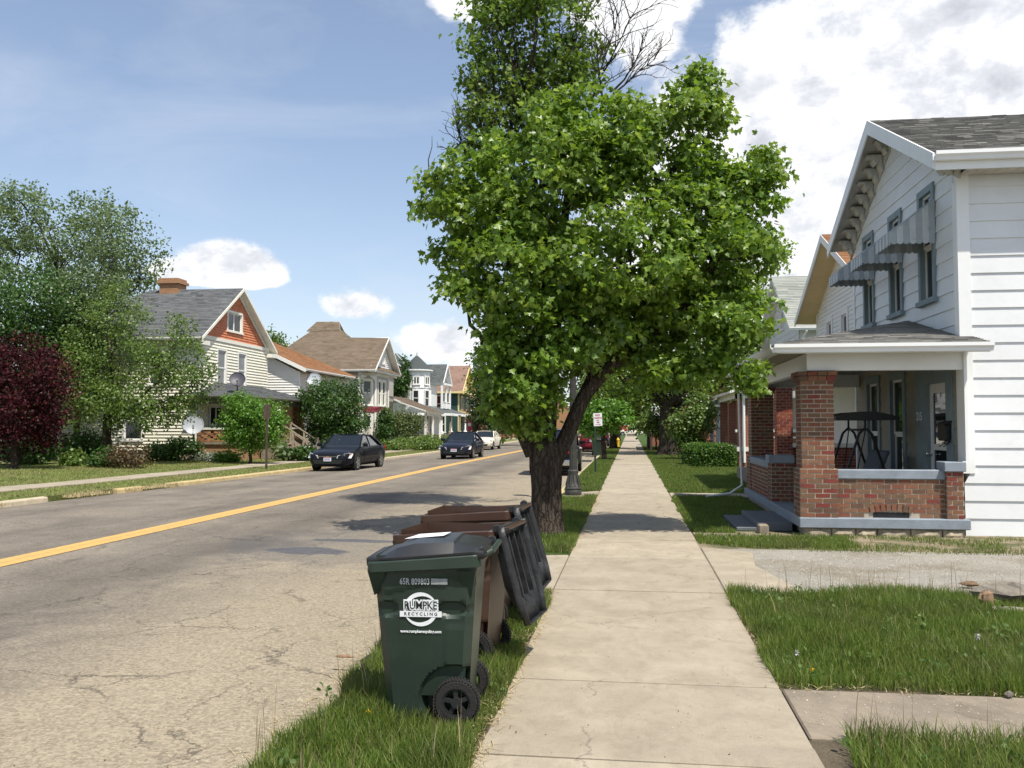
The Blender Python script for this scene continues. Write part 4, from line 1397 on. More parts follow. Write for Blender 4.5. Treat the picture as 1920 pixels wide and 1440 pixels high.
# ---- B: white house with rust coloured roof
B = thing('rust_roof_house', 'white sided house with a long rust brown roof behind the cream house', 'house', (-18.7, 48.4, 0))
bx, by0, by1, bz = -18.75, 48.4, 57.6, 4.78
sB = (7.3 - 4.95) / 4.6
mb = MB().box(-28.4, bx - .06, by0 + .06, by1, -.2, bz)
mb.prism([(bx - .06, by0 + .06, bz), (-28.4, by0 + .06, bz), (-23.6, by0 + .06, 7.0)], (0, by1 - by0 - .1, 0))
wb = mb.build('wall', [K['whitetrim']], B)
fBs, fBf = Fr((-28.4, by0, 0), (1, 0, 0), (0, -1, 0)), Fr((bx, by0, 0), (0, 1, 0), (1, 0, 0))
siding(fBs, lambda z: (0, 9.65) if z < bz else (max(0, (z - bz) / sB), min(9.65, 9.65 - (z - bz) / sB)), .3, 7.0, .15, K['whitetrim'], wb, th=.04)
bw = [(3.3, 4.3, 3.0, 4.6), (6.4, 7.4, 3.0, 4.6)]
siding(fBf, lambda z: (0, 9.2), .3, bz - .1, .15, K['whitetrim'], wb, openings=bw, th=.04)
for q in bw: window(fBf, *q, B, cas=.08, glass='glass', mc='whitetrim')
roof([(-18.2, by0 - .35, 4.95), (-18.2, by1 + .2, 4.95), (-23.6, by1 - 4.0, 7.45), (-23.6, by0 - .35, 7.45)], 'shrust', B, K['whitetrim'], ex=.16, tab=.34, thick=.14)
roof([(-29.0, by1 + .2, 4.95), (-29.0, by0 - .35, 4.95), (-23.6, by0 - .35, 7.45), (-23.6, by1 - 4.0, 7.45)], 'shrust', B, K['whitetrim'], ex=.3, tab=.7, thick=.14)
roof([(-18.2, by1 + .2, 4.95), (-29.0, by1 + .2, 4.95), (-23.6, by1 - 4.0, 7.45)], 'shrust', B, K['whitetrim'], ex=.3, tab=.7, thick=.14)
mb = MB()
mb.prism([(-18.2, by0 - .36, 4.94), (-23.6, by0 - .36, 7.44), (-23.6, by0 - .36, 7.22), (-18.2, by0 - .36, 4.72)], (0, -.03, 0))
gutter(mb, (-18.2, by0 - .35, 4.8), (-18.2, by1 + .2, 4.8), (1, 0, 0), .12, .1)
mb.tube([(bx + .04, by0 - .02, 4.8), (bx + .04, by0 - .02, .1)], .045, 6)
mb.build('trim', [K['whitetrim']], B)
roof([(-16.2, 49.2, 2.9), (-16.2, 53.0, 2.9), (-18.7, 53.0, 3.75), (-18.7, 49.2, 3.75)], 'shrust', B, K['whitetrim'], ex=.15, tab=.3, thick=.12, name='porch_roof')
mb = MB().prism([(-16.2, 49.17, 2.9), (-18.7, 49.17, 3.76), (-18.7, 49.17, 3.5), (-16.2, 49.17, 2.66)], (0, .03, 0))
mb.box(-16.5, -16.35, 49.35, 49.5, .3, 2.75).box(-16.5, -16.35, 52.7, 52.85, .3, 2.75).box(-18.7, -16.3, 49.3, 52.9, -.1, .3)
mb.build('porch', [K['whitetrim']], B)
dish('satellite_dish', 'pale satellite dish on the small porch roof of the rust roofed house', (-17.95, 48.7, 4.35), (.3, -.85, .4), .42, (-17.9, 49.4, 3.40), 'dish')

# ---- C: grey house with tall brown hipped roof and bay
Cn = thing('grey_house', 'grey sided house with tall brown hipped roof and two-storey bay', 'house', (-18.5, 60, 0))
cz = 5.45
mb = MB().box(-31, -18.75, 60.06, 68.8, -.2, cz)
wc = mb.build('wall', [K['greyside']], Cn)
fCs = Fr((-31, 60, 0), (1, 0, 0), (0, -1, 0))
siding(fCs, lambda z: (0, 12.2), .5, cz, .15, K['greyside'], wc, th=.04)
# bay with cut corners
bay = [(-18.85, 60.0), (-17.95, 61.1), (-17.95, 64.4), (-18.85, 65.5)]
mb = MB().prism([(a - .06, b, .0) for a, b in bay], (0, 0, cz))
bw_ = mb.build('bay', [K['greyside']], Cn)
for i in range(3):
    (xa, ya), (xb, yb) = bay[i], bay[i + 1]
    u = Vector((xb - xa, yb - ya, 0))
    L = u.length
    u.normalize()
    f = Fr((xa, ya, 0), u, (u.y, -u.x, 0))
    ws = [(.24, L - .24)] if i != 1 else [(.5, 1.5), (1.6, 2.6)]
    ops = [(a, b, 3.12, 5.02) for a, b in ws] + [(a, b, .72, 2.55) for a, b in ws]
    siding(f, lambda z: (0, L), .5, 2.70, .12, K['greyside'], bw_, openings=ops)
    siding(f, lambda z: (0, L), 3.05, cz, .12, K['greyside'], bw_, openings=ops)
    siding(f, lambda z: (-.05, L + .05), 2.66, 3.06, .10, K['maroon'], bw_, th=.07)
    for q in ops: window(f, *q, Cn, cas=.14, glass='glass', mc='creamtrim')
    mb = MB()
    f.box(mb, -.05, .1, .5, 2.66, -.05, .05)
    f.box(mb, L - .1, L + .05, .5, 2.66, -.05, .05)
    f.box(mb, -.05, .1, 3.06, cz, -.05, .05)
    f.box(mb, L - .1, L + .05, 3.06, cz, -.05, .05)
    f.box(mb, .1, L - .1, cz - .2, cz, -.05, .05)
    if i == 0 or i == 2:
        for a, sg in ((.1, 1), (L - .1, -1)):
            mb.prism([f.p(a, cz - .2, .06), f.p(a + sg * .55, cz - .2, .06), f.p(a + sg * .4, cz - .34, .06), f.p(a + sg * .18, cz - .42, .06), f.p(a, cz - .7, .06)], f.n * .06)
    mb.build('trim', [K['whitetrim']], Cn)
# roofs
ez = 5.62
sC = (8.15 - ez) / 3.4
zC = ez + sC * 4.9
roof([(-26.4, 59.5, ez), (-17.5, 59.5, ez), (-17.5, 62.9, 8.15), (-20.5, 62.9, 8.15), (-22.0, 64.4, zC), (-23.4, 64.4, zC)], 'shbrown', Cn, K['whitetrim'], ex=.18, tab=.36, thick=.16)
roof([(-26.4, 69.3, ez), (-26.4, 59.5, ez), (-23.4, 64.4, zC), (-23.4, 64.41, zC)], 'shbrown', Cn, K['whitetrim'], ex=.4, tab=.8, thick=.16)
roof([(-18.6, 69.3, ez), (-26.4, 69.3, ez), (-23.4, 64.4, zC), (-22.0, 64.4, zC)], 'shbrown', Cn, K['whitetrim'], ex=.4, tab=.8, thick=.16)
roof([(-18.6, 61.5, ez), (-18.6, 69.3, ez), (-22.0, 64.41, zC), (-22.0, 64.4, zC)], 'shbrown', Cn, K['whitetrim'], ex=.3, tab=.6, thick=.16)
roof([(-34, 60.5, 5.3), (-24.5, 60.5, 5.3), (-24.5, 64.4, 7.45), (-34, 64.4, 7.45)], 'shbrown', Cn, K['whitetrim'], ex=.2, tab=.4, thick=.1)
roof([(-17.5, 66.3, ez), (-21.5, 66.3, ez), (-21.5, 62.9, 8.15), (-17.5, 62.9, 8.15)], 'shbrown', Cn, K['whitetrim'], ex=.4, tab=.8, thick=.16)
roof([(-24.1, 63.72, zC - .46), (-21.5, 63.72, zC - .46), (-21.75, 64.35, zC + .30), (-23.55, 64.35, zC + .30)], 'shbrown', Cn, K['whitetrim'], ex=.18, tab=.36, thick=.06)
roof([(-21.5, 64.98, zC - .46), (-24.1, 64.98, zC - .46), (-23.55, 64.35, zC + .30), (-21.75, 64.35, zC + .30)], 'shbrown', Cn, K['whitetrim'], ex=.3, tab=.6, thick=.06)
MB().prism([(-21.62, 63.95, zC - .42), (-21.62, 64.75, zC - .42), (-21.70, 64.35, zC + .18)], (-.1, 0, 0)).build('roof_vent', [K['inkblack']], Cn)
# gable pediment
fG = Fr((-17.5, 60.2, 0), (0, 1, 0), (1, 0, 0))
mb = MB().prism([(-17.96, 60.0, ez), (-17.96, 65.8, ez), (-17.96, 62.9, 7.85)], (-.5, 0, 0))
wg = mb.build('gable_wall', [K['whitetrim']], Cn)
siding(Fr((-17.95, 60.0, 0), (0, 1, 0), (1, 0, 0)), lambda z: (2.9 - (7.8 - z) / .769, 2.9 + (7.8 - z) / .769), ez + .3, 7.6, .14, K['whitetrim'], wg, th=.03, openings=[(2.45, 3.35, 6.2, 7.2)])
window(Fr((-17.95, 60.0, 0), (0, 1, 0), (1, 0, 0)), 2.45, 3.35, 6.2, 7.25, Cn, cas=.14, split=0, vsplit=1)
mb = MB()
for sg in (1, -1):
    ye = 62.9 - sg * 3.4
    mb.prism([(-17.5, ye, ez), (-17.5, 62.9, 8.16), (-17.5, 62.9, 8.0), (-17.5, ye, ez - .17)], (.04, 0, 0))
gutter(mb, (-26.4, 59.48, ez - .16), (-17.48, 59.48, ez - .16), (0, -1, 0), .14, .12)
mb.box(-18.1, -17.52, 59.55, 66.25, ez - .16, ez - .02)
mb.build('trim', [K['whitetrim']], Cn)
roof([(-17.45, 59.8, 5.60), (-17.45, 66, 5.60), (-17.92, 66, 5.92), (-17.92, 59.8, 5.92)], 'shbrown', Cn, K['whitetrim'], ex=.18, tab=.36, thick=.05, name='gable_skirt')
# side porch beyond the bay
roof([(-15.4, 66.6, 2.75), (-15.4, 72.5, 2.75), (-18.6, 72.5, 4.0), (-18.6, 66.6, 4.0)], 'shbrown', Cn, K['whitetrim'], ex=.18, tab=.36, thick=.14, name='porch_roof')
mb = MB()
for yy in (66.9, 69.5, 72.2): mb.box(-15.75, -15.6, yy - .07, yy + .07, .3, 2.65)
mb.box(-18.6, -15.5, 66.7, 72.4, .0, .4).box(-15.75, -15.6, 66.8, 72.3, 2.45, 2.66)
mb.build('porch', [K['whitetrim']], Cn)
roof([(-15.4, 65.9, 2.85), (-15.4, 66.9, 2.85), (-17.5, 66.9, 3.55), (-17.5, 65.9, 3.55)], 'shbrown', Cn, K['whitetrim'], ex=.18, tab=.36, thick=.1, name='porch_roof')
MB().tube([(-24.6, 60.4, 6.0), (-24.6, 60.4, 7.2)], .12, 10).lathe((-24.6, 60.4, 7.2), [(.2, 0), (.2, .1), (.1, .12)], 10).build('flue', [K['lampgrey']], Cn)

# ---- D: white house with round turret
D = thing('turret_house', 'white house with round turret, conical slate roof and curved porch', 'house', (-20.5, 86, 0))
tc = Vector((-20.85, 85.2, 0))
TR = 1.30
MB().lathe(tc, [(TR, -.2), (TR, 5.35), (TR + .06, 5.38), (TR + .06, 5.48), (TR, 5.5), (TR, 7.0), (TR + .1, 7.05), (TR + .1, 7.2)], 32).build('turret', [K['white']], D, smooth=30)
for k, z0, z1, split in ((-52, 3.55, 5.2, 1), (-2, 3.55, 5.2, 1), (-50, 5.68, 6.5, 0), (0, 5.68, 6.5, 0), (-40, 1.05, 2.9, 1), (50, 3.55, 5.2, 1)):
    a = R(k - 28)
    n = Vector((math.cos(a), math.sin(a), 0))
    u = Vector((-n.y, n.x, 0))
    f = Fr(tc + n * (TR + .02), u, n)
    window(f, -.34, .34, z0, z1, D, cas=.065, split=split, vsplit=0 if split else 1, glass='glass', proud=.07, deep=.03)
mb = MB()
for z in (3.2, 5.35, 6.6):
    mb.lathe(tc + Vector((0, 0, z)), [(TR + .02, 0), (TR + .07, .02), (TR + .07, .12), (TR + .02, .14)], 32)
mb.build('moulding', [K['white']], D)
MB().lathe(tc, [(TR + .22, 7.02), (TR + .3, 7.06), (TR + .3, 7.2), (TR + .2, 7.22)], 32).build('turret_eave', [K['white']], D, smooth=30)
MB().lathe(tc, [(TR + .32, 7.2), (TR * .80, 7.68), (TR * .40, 8.2), (.10, 8.6)], 24, cap=False).build('turret_roof', [K['shturret']], D, smooth=30)
MB().lathe(tc, [(.16, 8.5), (.10, 8.68), (.04, 8.9), (.005, 9.1)], 10).build('finial', [K['dish']], D, smooth=30)
mb = MB().box(-31, -21.2, 86, 96, -.2, 6.2).box(-21.25, -19.6, 86.5, 91, -.2, 3.3)
wd_ = mb.build('wall', [K['white']], D)
siding(Fr((-31, 86, 0), (1, 0, 0), (0, -1, 0)), lambda z: (0, 9.8), .4, 6.1, .13, K['white'], wd_)
roof([(-31.4, 85.5, 6.2), (-20.8, 85.5, 6.2), (-24.3, 90.5, 9.3), (-27.2, 90.5, 9.3)], 'shturret', D, K['white'], ex=.22, tab=.45)
roof([(-20.8, 85.5, 6.2), (-20.8, 96.5, 6.2), (-24.3, 91.0, 9.3), (-24.3, 90.4, 9.3)], 'shturret', D, K['white'], ex=.3, tab=.6)
roof([(-20.8, 96.5, 6.2), (-31.4, 96.5, 6.2), (-27.2, 90.6, 9.3), (-24.3, 90.6, 9.3)], 'shturret', D, K['white'], ex=.4, tab=.8)
roof([(-31.4, 96.5, 6.2), (-31.4, 85.5, 6.2), (-27.2, 90.4, 9.3), (-27.2, 90.6, 9.3)], 'shturret', D, K['white'], ex=.4, tab=.8)
# gabled upper balcony beside the turret
roof([(-21, 87.0, 6.0), (-18.6, 87.0, 6.0), (-18.6, 89.2, 8.0), (-21, 89.2, 8.0)], 'shturret', D, K['white'], ex=.22, tab=.45)
roof([(-18.6, 91.4, 6.0), (-21, 91.4, 6.0), (-21, 89.2, 8.0), (-18.6, 89.2, 8.0)], 'shturret', D, K['white'], ex=.3, tab=.6)
roof([(-21.0, 87.3, 6.3), (-21.0, 91.6, 6.3), (-24.0, 91.6, 8.5), (-24.0, 87.3, 8.5)], 'shturret', D, K['white'], ex=.3, tab=.6)
mb = MB()
for sg in (1, -1):
    ye = 89.2 - sg * 2.2
    mb.prism([(-18.58, ye, 6.0), (-18.58, 89.2, 8.02), (-18.58, 89.2, 7.75), (-18.58, ye + sg * .25, 6.0)], (.05, 0, 0))
mb.box(-18.7, -18.52, 87.1, 91.3, 5.8, 6.0)
for yy in (87.2, 89.2, 91.1): mb.box(-18.85, -18.65, yy - .1, yy + .1, 3.4, 5.8)
mb.box(-18.8, -18.7, 87.2, 91.1, 4.05, 4.13)
for i in range(20): mb.box(-18.78, -18.73, 87.3 + i * .19, 87.35 + i * .19, 3.45, 4.05)
mb.build('balcony', [K['white']], D)
# curved porch
def fan(r0, z0, r1, z1, n=20, a0=-100, a1=35):
    mb = MB()
    P0 = [tc + Vector((math.cos(R(a0 + (a1 - a0) * i / n)) * r0, math.sin(R(a0 + (a1 - a0) * i / n)) * r0, z0)) for i in range(n + 1)]
    P1 = [tc + Vector((math.cos(R(a0 + (a1 - a0) * i / n)) * r1, math.sin(R(a0 + (a1 - a0) * i / n)) * r1, z1)) for i in range(n + 1)]
    for i in range(n): mb.add([P0[i], P0[i + 1], P1[i + 1], P1[i]], [(0, 1, 2, 3)])
    return mb, P0
mb, eave = fan(3.7, 2.9, 1.3, 3.65)
mb.add([(eave[-1].x, eave[-1].y, 2.9), (-17.2, 93, 2.9), (-19.6, 93, 3.65), (-19.5, 86, 3.65)], [(0, 1, 2, 3)])
mb.build('porch_roof', [K['shturret']], D)
mb = MB()
pl = [p for p in eave] + [Vector((-17.2, 93, 2.9))]
for a, b in zip(pl, pl[1:]): mb.bar(a - Vector((0, 0, .12)), b - Vector((0, 0, .12)), .12, .24)
mb.build('porch_fascia', [K['white']], D)
for i, p in enumerate(pl[2::4] + [Vector((-17.2, 89.6, 0)), Vector((-17.2, 92.7, 0))]):
    d = (p - tc); d.z = 0
    q = tc + d * .93 if i < 5 else Vector((p.x - .2, p.y, 0))
    MB().lathe((q.x, q.y, .75), [(.2, 0), (.2, .35), (.12, .4), (.09, .5), (.10, 1.9), (.16, 1.95), (.16, 2.05)], 10).build('column', [K['wood'] if i % 2 else K['white']], D, smooth=30)
mb, _ = fan(3.6, .75, .5, .76)
mb.box(-20, -17.3, 86, 93, .6, .745)
mb.build('porch_floor', [K['concold']], D)
chm = MB().box(-23.0, -22.2, 84.9, 85.6, 4.6, 7.2).box(-23.1, -22.1, 84.8, 85.7, 7.2, 7.35)
chm.build('chimney', [K['brickfar']], D)
MB().lathe((-25.6, 89.0, 9.0), [(.15, 0), (.15, .35), (.28, .4), (.28, .52), (.05, .62)], 10).build('roof_vent', [K['lampgrey']], D)
sw_ = thing('stone_wall', 'low dark rubble garden wall before the turret house', 'garden wall', (-17.2, 82, 0))
rr = random.Random(8)
MB().box(-21.0, -15.8, 80.95, 81.25, -.1, .80).build('core', [K['stone']], sw_)
MB().box(-21.1, -15.7, 80.88, 81.3, .80, .90).build('coping', [K['concold']], sw_)
K['rubble'] = pmat('rubble_stone', (.19, .15, .12), .3, 6, .9, .6, 30, rnd=.4)
for k in range(3):
    x = -21.0 + rr.random() * .2
    while x < -15.9:
        wd = rr.uniform(.25, .55)
        m_ = MB().obox((x + wd / 2, 80.93, .12 + k * .24), (wd / 2 - .015, 0, rr.uniform(-.02, .02)), (0, .06, 0), (rr.uniform(-.015, .015), 0, .105))
        m_.build('stone', [K['rubble']], sw_, bevel=.03)
        x += wd

# ---- E: dark green house
E = thing('green_house', 'dark green house with pale yellow trim and mauve brown roof', 'house', (-19.2, 98, 0))
mb = MB().box(-30, -19.2, 98.06, 105.6, -.2, 5.5).prism([(-19.26, 98.1, 5.5), (-19.26, 105.5, 5.5), (-19.26, 101.8, 8.3)], (-8, 0, 0))
we = mb.build('wall', [K['greenside']], E)
siding(Fr((-30, 98, 0), (1, 0, 0), (0, -1, 0)), lambda z: (0, 10.75), .5, 5.4, .14, K['greenside'], we, openings=[(8.1, 9.3, 3.2, 5.2), (8.1, 9.4, .9, 2.9)])
window(Fr((-30, 98, 0), (1, 0, 0), (0, -1, 0)), 8.1, 9.3, 3.2, 5.2, E, cas=.14, glass='glassred', mc='creamtrim')
window(Fr((-30, 98, 0), (1, 0, 0), (0, -1, 0)), 8.1, 9.4, .9, 2.9, E, cas=.14, mc='creamtrim')
fE = Fr((-19.2, 98, 0), (0, 1, 0), (1, 0, 0))
siding(fE, lambda z: (0, 7.6), .5, 5.4, .14, K['greenside'], we, openings=[(1.6, 2.7, 3.1, 5.1), (4.8, 5.9, 3.1, 5.1)])
for a in (1.6, 4.8): window(fE, a, a + 1.1, 3.1, 5.1, E, cas=.16, mc='yellowtrim')
siding(fE, lambda z: (3.8 - (8.1 - z) / .74, 3.8 + (8.1 - z) / .74), 5.7, 8.0, .16, K['yellowtrim'], we, openings=[(3.4, 4.2, 6.2, 7.3)])
window(fE, 3.4, 4.2, 6.1, 7.4, E, cas=.14, mc='creamtrim', split=0)
roof([(-30.4, 97.5, 5.55), (-18.6, 97.5, 5.55), (-18.6, 101.8, 8.7), (-30.4, 101.8, 8.7)], 'shmauve', E, K['yellowtrim'], ex=.2, tab=.4)
roof([(-18.6, 106.1, 5.55), (-30.4, 106.1, 5.55), (-30.4, 101.8, 8.7), (-18.6, 101.8, 8.7)], 'shmauve', E, K['yellowtrim'], ex=.4, tab=.8)
mb = MB()
for sg in (1, -1):
    ye = 101.8 - sg * 4.3
    mb.prism([(-18.6, ye, 5.55), (-18.6, 101.8, 8.72), (-18.6, 101.8, 8.4), (-18.6, ye, 5.25)], (.06, 0, 0))
mb.box(-19.2, -18.56, 97.6, 106.0, 5.3, 5.5)
mb.box(-19.24, -19.1, 97.96, 98.12, .4, 5.3)
mb.box(-30, -18.62, 97.44, 97.52, 5.33, 5.55)
mb.build('trim', [K['yellowtrim']], E)
roof([(-16.9, 98.4, 2.7), (-16.9, 105, 2.7), (-19.2, 105, 3.4), (-19.2, 98.4, 3.4)], 'shmauve', E, K['yellowtrim'], ex=.2, tab=.4, name='porch_roof')
mb = MB()
for yy in (98.6, 101, 104.6): mb.box(-17.2, -17.05, yy - .08, yy + .08, .4, 2.6)
mb.box(-17.25, -17.0, 98.5, 104.8, 2.42, 2.62).box(-19.2, -17, 98.5, 104.8, 0, .4)
mb.build('porch', [K['yellowtrim']], E)

# ---- farther row across the street
def plain_house(name, label, x, y0, y1, ze, zr, wallm, roofm, trim='whitetrim', nwin=2, xd=9):
    t = thing(name, label, 'house', (x, y0, 0))
    ym = (y0 + y1) / 2
    mb = MB().box(x - xd, x, y0, y1, -.2, ze).prism([(x, y0, ze), (x, y1, ze), (x, ym, zr - .2)], (-xd, 0, 0))
    mb.build('wall', [K[wallm]], t)
    sl = (zr - ze) / (ym - y0)
    roof([(x - xd, y0 - .4, ze - .4 * sl), (x + .4, y0 - .4, ze - .4 * sl), (x + .4, ym, zr), (x - xd, ym, zr)], roofm, t, K[trim], ex=.3, tab=.6)
    roof([(x + .4, y1 + .4, ze - .4 * sl), (x - xd, y1 + .4, ze - .4 * sl), (x - xd, ym, zr), (x + .4, ym, zr)], roofm, t, K[trim], ex=.5, tab=1)
    f, fs_ = Fr((x, y0, 0), (0, 1, 0), (1, 0, 0)), Fr((x - xd, y0, 0), (1, 0, 0), (0, -1, 0))
    for fl in range(2):
        for i in range(nwin):
            a = (y1 - y0) * (i + .5) / nwin - .5
            window(f, a, a + 1, 1.0 + fl * 2.6, 2.6 + fl * 2.6, t, cas=.14, proud=.04, deep=.01, mc=trim)
            a = xd * (i + .5) / nwin
            window(fs_, a, a + 1, 1.0 + fl * 2.6, 2.6 + fl * 2.6, t, cas=.14, proud=.04, deep=.01, mc=trim)
    return t


plain_house('brick_house', 'red brick house half hidden by trees beyond the green house', -18.5, 112, 120, 5.4, 8.4, 'brickfar', 'shmauve')
mb = MB().box(-18.4, -15.5, 112.4, 119.5, -.1, .9).box(-18.4, -15.4, 112.3, 119.6, .9, 1.05)
pl_ = thing('brick_porch', 'red brick porch base with white coping beyond the white car', 'porch', (-16.5, 113, 0))
mb.build('base', [K['brickfar']], pl_)
for yy in (112.8, 116, 119): MB().box(-15.9, -15.6, yy - .15, yy + .15, 1.05, 2.9).build('column', [K['white']], pl_)
MB().box(-18.4, -15.3, 112.2, 119.7, 2.9, 3.1).build('roof', [K['shmauve']], pl_)
plain_house('white_far_house', 'pale far house glimpsed between the trunks down the street', -18, 126, 134, 5.2, 8, 'whiteside', 'shturret')
plain_house('cream_far_house', 'small cream house farthest along the opposite side', -19, 142, 150, 5.2, 8, 'cream', 'shbrown')
FB = thing('brick_hall', 'far brick building with white gable trim at the end of the street', 'building', (-14.5, 190, 0))
mb = MB().box(-26, -12.5, 190, 205, -.3, 5.6).prism([(-12.5, 190, 5.6), (-21, 190, 5.6), (-16.7, 190, 8.2)], (0, 15, 0))
mb.build('wall', [K['brickorange']], FB)
mb = MB()
for sg in (1, -1): mb.bar((-16.7, 189.8, 8.3), (-16.7 + sg * 4.6, 189.8, 5.5), .3, .35)
mb.build('rake_trim', [K['white']], FB)
mb = MB().lathe((-16.7, 189.75, 6.9), [(.5, 0), (.5, .1)], 14, axis=(0, -1, 0))
mb.build('round_window', [K['white']], FB)
roof([(-12, 190, 5.3), (-12, 205, 5.3), (-16.7, 205, 8.3), (-16.7, 190, 8.3)], 'shpale', FB, K['white'], ex=.6, tab=1)

# ================================================================ houses on the right beyond the white house
H2 = thing('gable_house', 'white narrow-clapboard gable house with yellowed eaves behind the white house', 'house', (6.1, 22.6, 0))
gx, gy0, gy1, gm, gz, gr = 6.1, 22.5, 30.0, 26.25, 5.35, 7.1
sl2 = (gr + .1 - 5.2) / (gm - 22.0)
mb = MB().box(gx + .06, 16, gy0 + .06, gy1, -.2, gz).prism([(gx + .06, gy0 + .06, gz), (gx + .06, gy1, gz), (gx + .06, gm, gr - .2)], (9, 0, 0))
w2_ = mb.build('wall', [K['whitetrim']], H2)
f2 = Fr((gx, gy1, 0), (0, -1, 0), (-1, 0, 0))
op2 = [(1.35, 2.30, 3.55, 5.05), (3.3, 4.25, 3.55, 5.05)]
siding(f2, gable_fn(gm, gr - .05, sl2, 0, 7.4, gz, gy1, -1), .4, gr - .1, .125, K['whitetrim'], w2_, openings=op2)
for q in op2: window(f2, *q, H2, cas=.17, mc='whitetrim', glass='glass')
window(f2, 5.3, 6.2, 3.55, 5.05, H2, cas=.17)
siding(Fr((gx, gy0, 0), (1, 0, 0), (0, -1, 0)), lambda z: (0, 9), .4, gz, .125, K['cream'], w2_)
window(Fr((gx, gy0, 0), (1, 0, 0), (0, -1, 0)), .8, 1.7, 1.1, 2.7, H2, cas=.12)
ze2 = gr + .1 - sl2 * (gm - 22.0)
roof([(gx - .62, 22.0, ze2), (16, 22.0, ze2), (16, gm, gr + .1), (gx - .62, gm, gr + .1)], 'shrust', H2, K['yellowsof'], ex=.16, tab=.34, thick=.14)
roof([(16, 30.5, ze2), (gx - .62, 30.5, ze2), (gx - .62, gm, gr + .1), (16, gm, gr + .1)], 'shrust', H2, K['yellowsof'], ex=.3, tab=.6, thick=.14)
mb = MB()
for sg in (1, -1):
    ye = gm - sg * 4.25
    mb.prism([(gx - .64, ye, ze2), (gx - .64, gm, gr + .1), (gx - .64, gm, gr - .12), (gx - .64, ye, ze2 - .2)], (.03, 0, 0))
f2.box(mb, -.02, .12, .4, gz, -.06, .03)
f2.box(mb, 7.38, 7.52, .4, gz, -.06, .03)
mb.build('trim', [K['whitetrim']], H2)
# its porch: dark red brick pier, wall and cream sills
mb = MB().box(3.45, 6.1, 23.6, 29.8, -.1, .35)
mb.build('porch_base', [K['concold']], H2)
pp = MB().box(3.753, 4.15, 23.613, 24.0, .35, 2.75).build('porch_pier', [K['mortar']], H2)
bricks(Fr((3.74, 23.62, 0), (1, 0, 0), (0, -1, 0)), 0, .42, .35, 2.75, pp, K['brickred'], bl=.17, bh=.078)
st = MB()
bricks(Fr((3.76, 24.03, 0), (0, -1, 0), (-1, 0, 0)), 0, .40, .35, 2.75, pp, K['brickred'], single=False, stuff=st)
st.build('brickwork', [K['brickred']], pp)['kind'] = 'stuff'
pw = MB().box(4.16, 6.05, 23.673, 23.85, .35, 1.14).build('porch_wall', [K['mortar']], H2)
st = MB()
bricks(Fr((4.16, 23.68, 0), (1, 0, 0), (0, -1, 0)), 0, 1.9, .35, 1.14, pw, K['brickred'], single=True)
MB().box(4.14, 6.06, 23.6, 23.9, 1.142, 1.25).build('coping', [K['creamtrim']], H2)
mb = MB().box(3.5, 6.1, 23.55, 23.75, 2.75, 3.0).box(3.5, 3.7, 23.55, 29.9, 2.75, 3.0)
mb.build('porch_beam', [K['whitetrim']], H2)
roof([(3.2, 30.0, 3.0), (3.2, 23.2, 3.0), (6.1, 23.2, 3.6), (6.1, 30.0, 3.6)], 'shgrey', H2, K['whitetrim'], ex=.2, tab=.4, name='porch_roof')

H3 = thing('pale_roof_house', 'white house with pale grey-green roof and dark shutters by the tree', 'house', (7.0, 38, 0))
mb = MB().box(7.06, 17, 38.06, 46, -.2, 6.0).prism([(7.06, 38.06, 6.0), (7.06, 46, 6.0), (7.06, 42, 8.4)], (9.9, 0, 0))
w3_ = mb.build('wall', [K['whitetrim']], H3)
siding(Fr((7.0, 38, 0), (1, 0, 0), (0, -1, 0)), lambda z: (0, 10), .4, 6.0, .27, K['whiteside'], w3_)
f3 = Fr((7.0, 46, 0), (0, -1, 0), (-1, 0, 0))
o3 = [(5.0, 6.0, 3.4, 5.0), (1.6, 2.6, 3.4, 5.0), (3.6, 4.5, 6.1, 7.2)]
siding(f3, gable_fn(42, 8.4, .6, 0, 8, 6.0, 46, -1), .4, 8.3, .27, K['whiteside'], w3_, openings=o3)
for q in o3:
    window(f3, *q, H3, cas=.1, mc='whitetrim')
    if q[2] < 6:
        for a in (q[0] - .34, q[1] + .02):
            mb = MB()
            f3.box(mb, a, a + .32, q[2], q[3], .03, .07)
            mb.build('shutter', [K['greenside']], H3)
roof([(6.5, 37.5, 5.75), (17, 37.5, 5.75), (17, 42, 8.6), (6.5, 42, 8.6)], 'shpale', H3, K['whitetrim'], ex=.18, tab=.9, thick=.14)
roof([(17, 46.5, 5.75), (6.5, 46.5, 5.75), (6.5, 42, 8.6), (17, 42, 8.6)], 'shpale', H3, K['whitetrim'], ex=.4, tab=.9, thick=.14)
mb = MB()
gutter(mb, (6.5, 37.5, 5.62), (17, 37.5, 5.62), (0, -1, 0), .13, .11)
mb.tube([(7.2, 37.45, 5.6), (7.05, 37.8, 5.2), (7.05, 37.9, .2)], .05, 8)
mb.build('gutter', [K['white']], H3)
MB().box(4.5, 7.0, 38.2, 45.8, -.1, .4).build('porch_base', [K['brickfar']], H3)
for yy in (38.3, 41.8, 45.3):
    MB().box(4.5, 5.02, yy, yy + .5, .4, 2.85).build('porch_pier', [K['brickfar']], H3)
    MB().box(4.44, 5.06, yy - .05, yy + .55, .62, .80).build('coping', [K['creamtrim']], H3)
MB().box(5.02, 7, 38.4, 38.55, .4, 1.42).build('porch_wall', [K['brickfar']], H3)
MB().box(4.6, 4.75, 42.3, 45.3, .4, 1.2).build('porch_wall', [K['brickfar']], H3)
mb = MB().box(4.4, 7, 38.34, 38.62, 1.42, 1.54).box(4.9, 6.9, 38.38, 38.41, 1.16, 1.24)
mb.build('coping', [K['creamtrim']], H3)
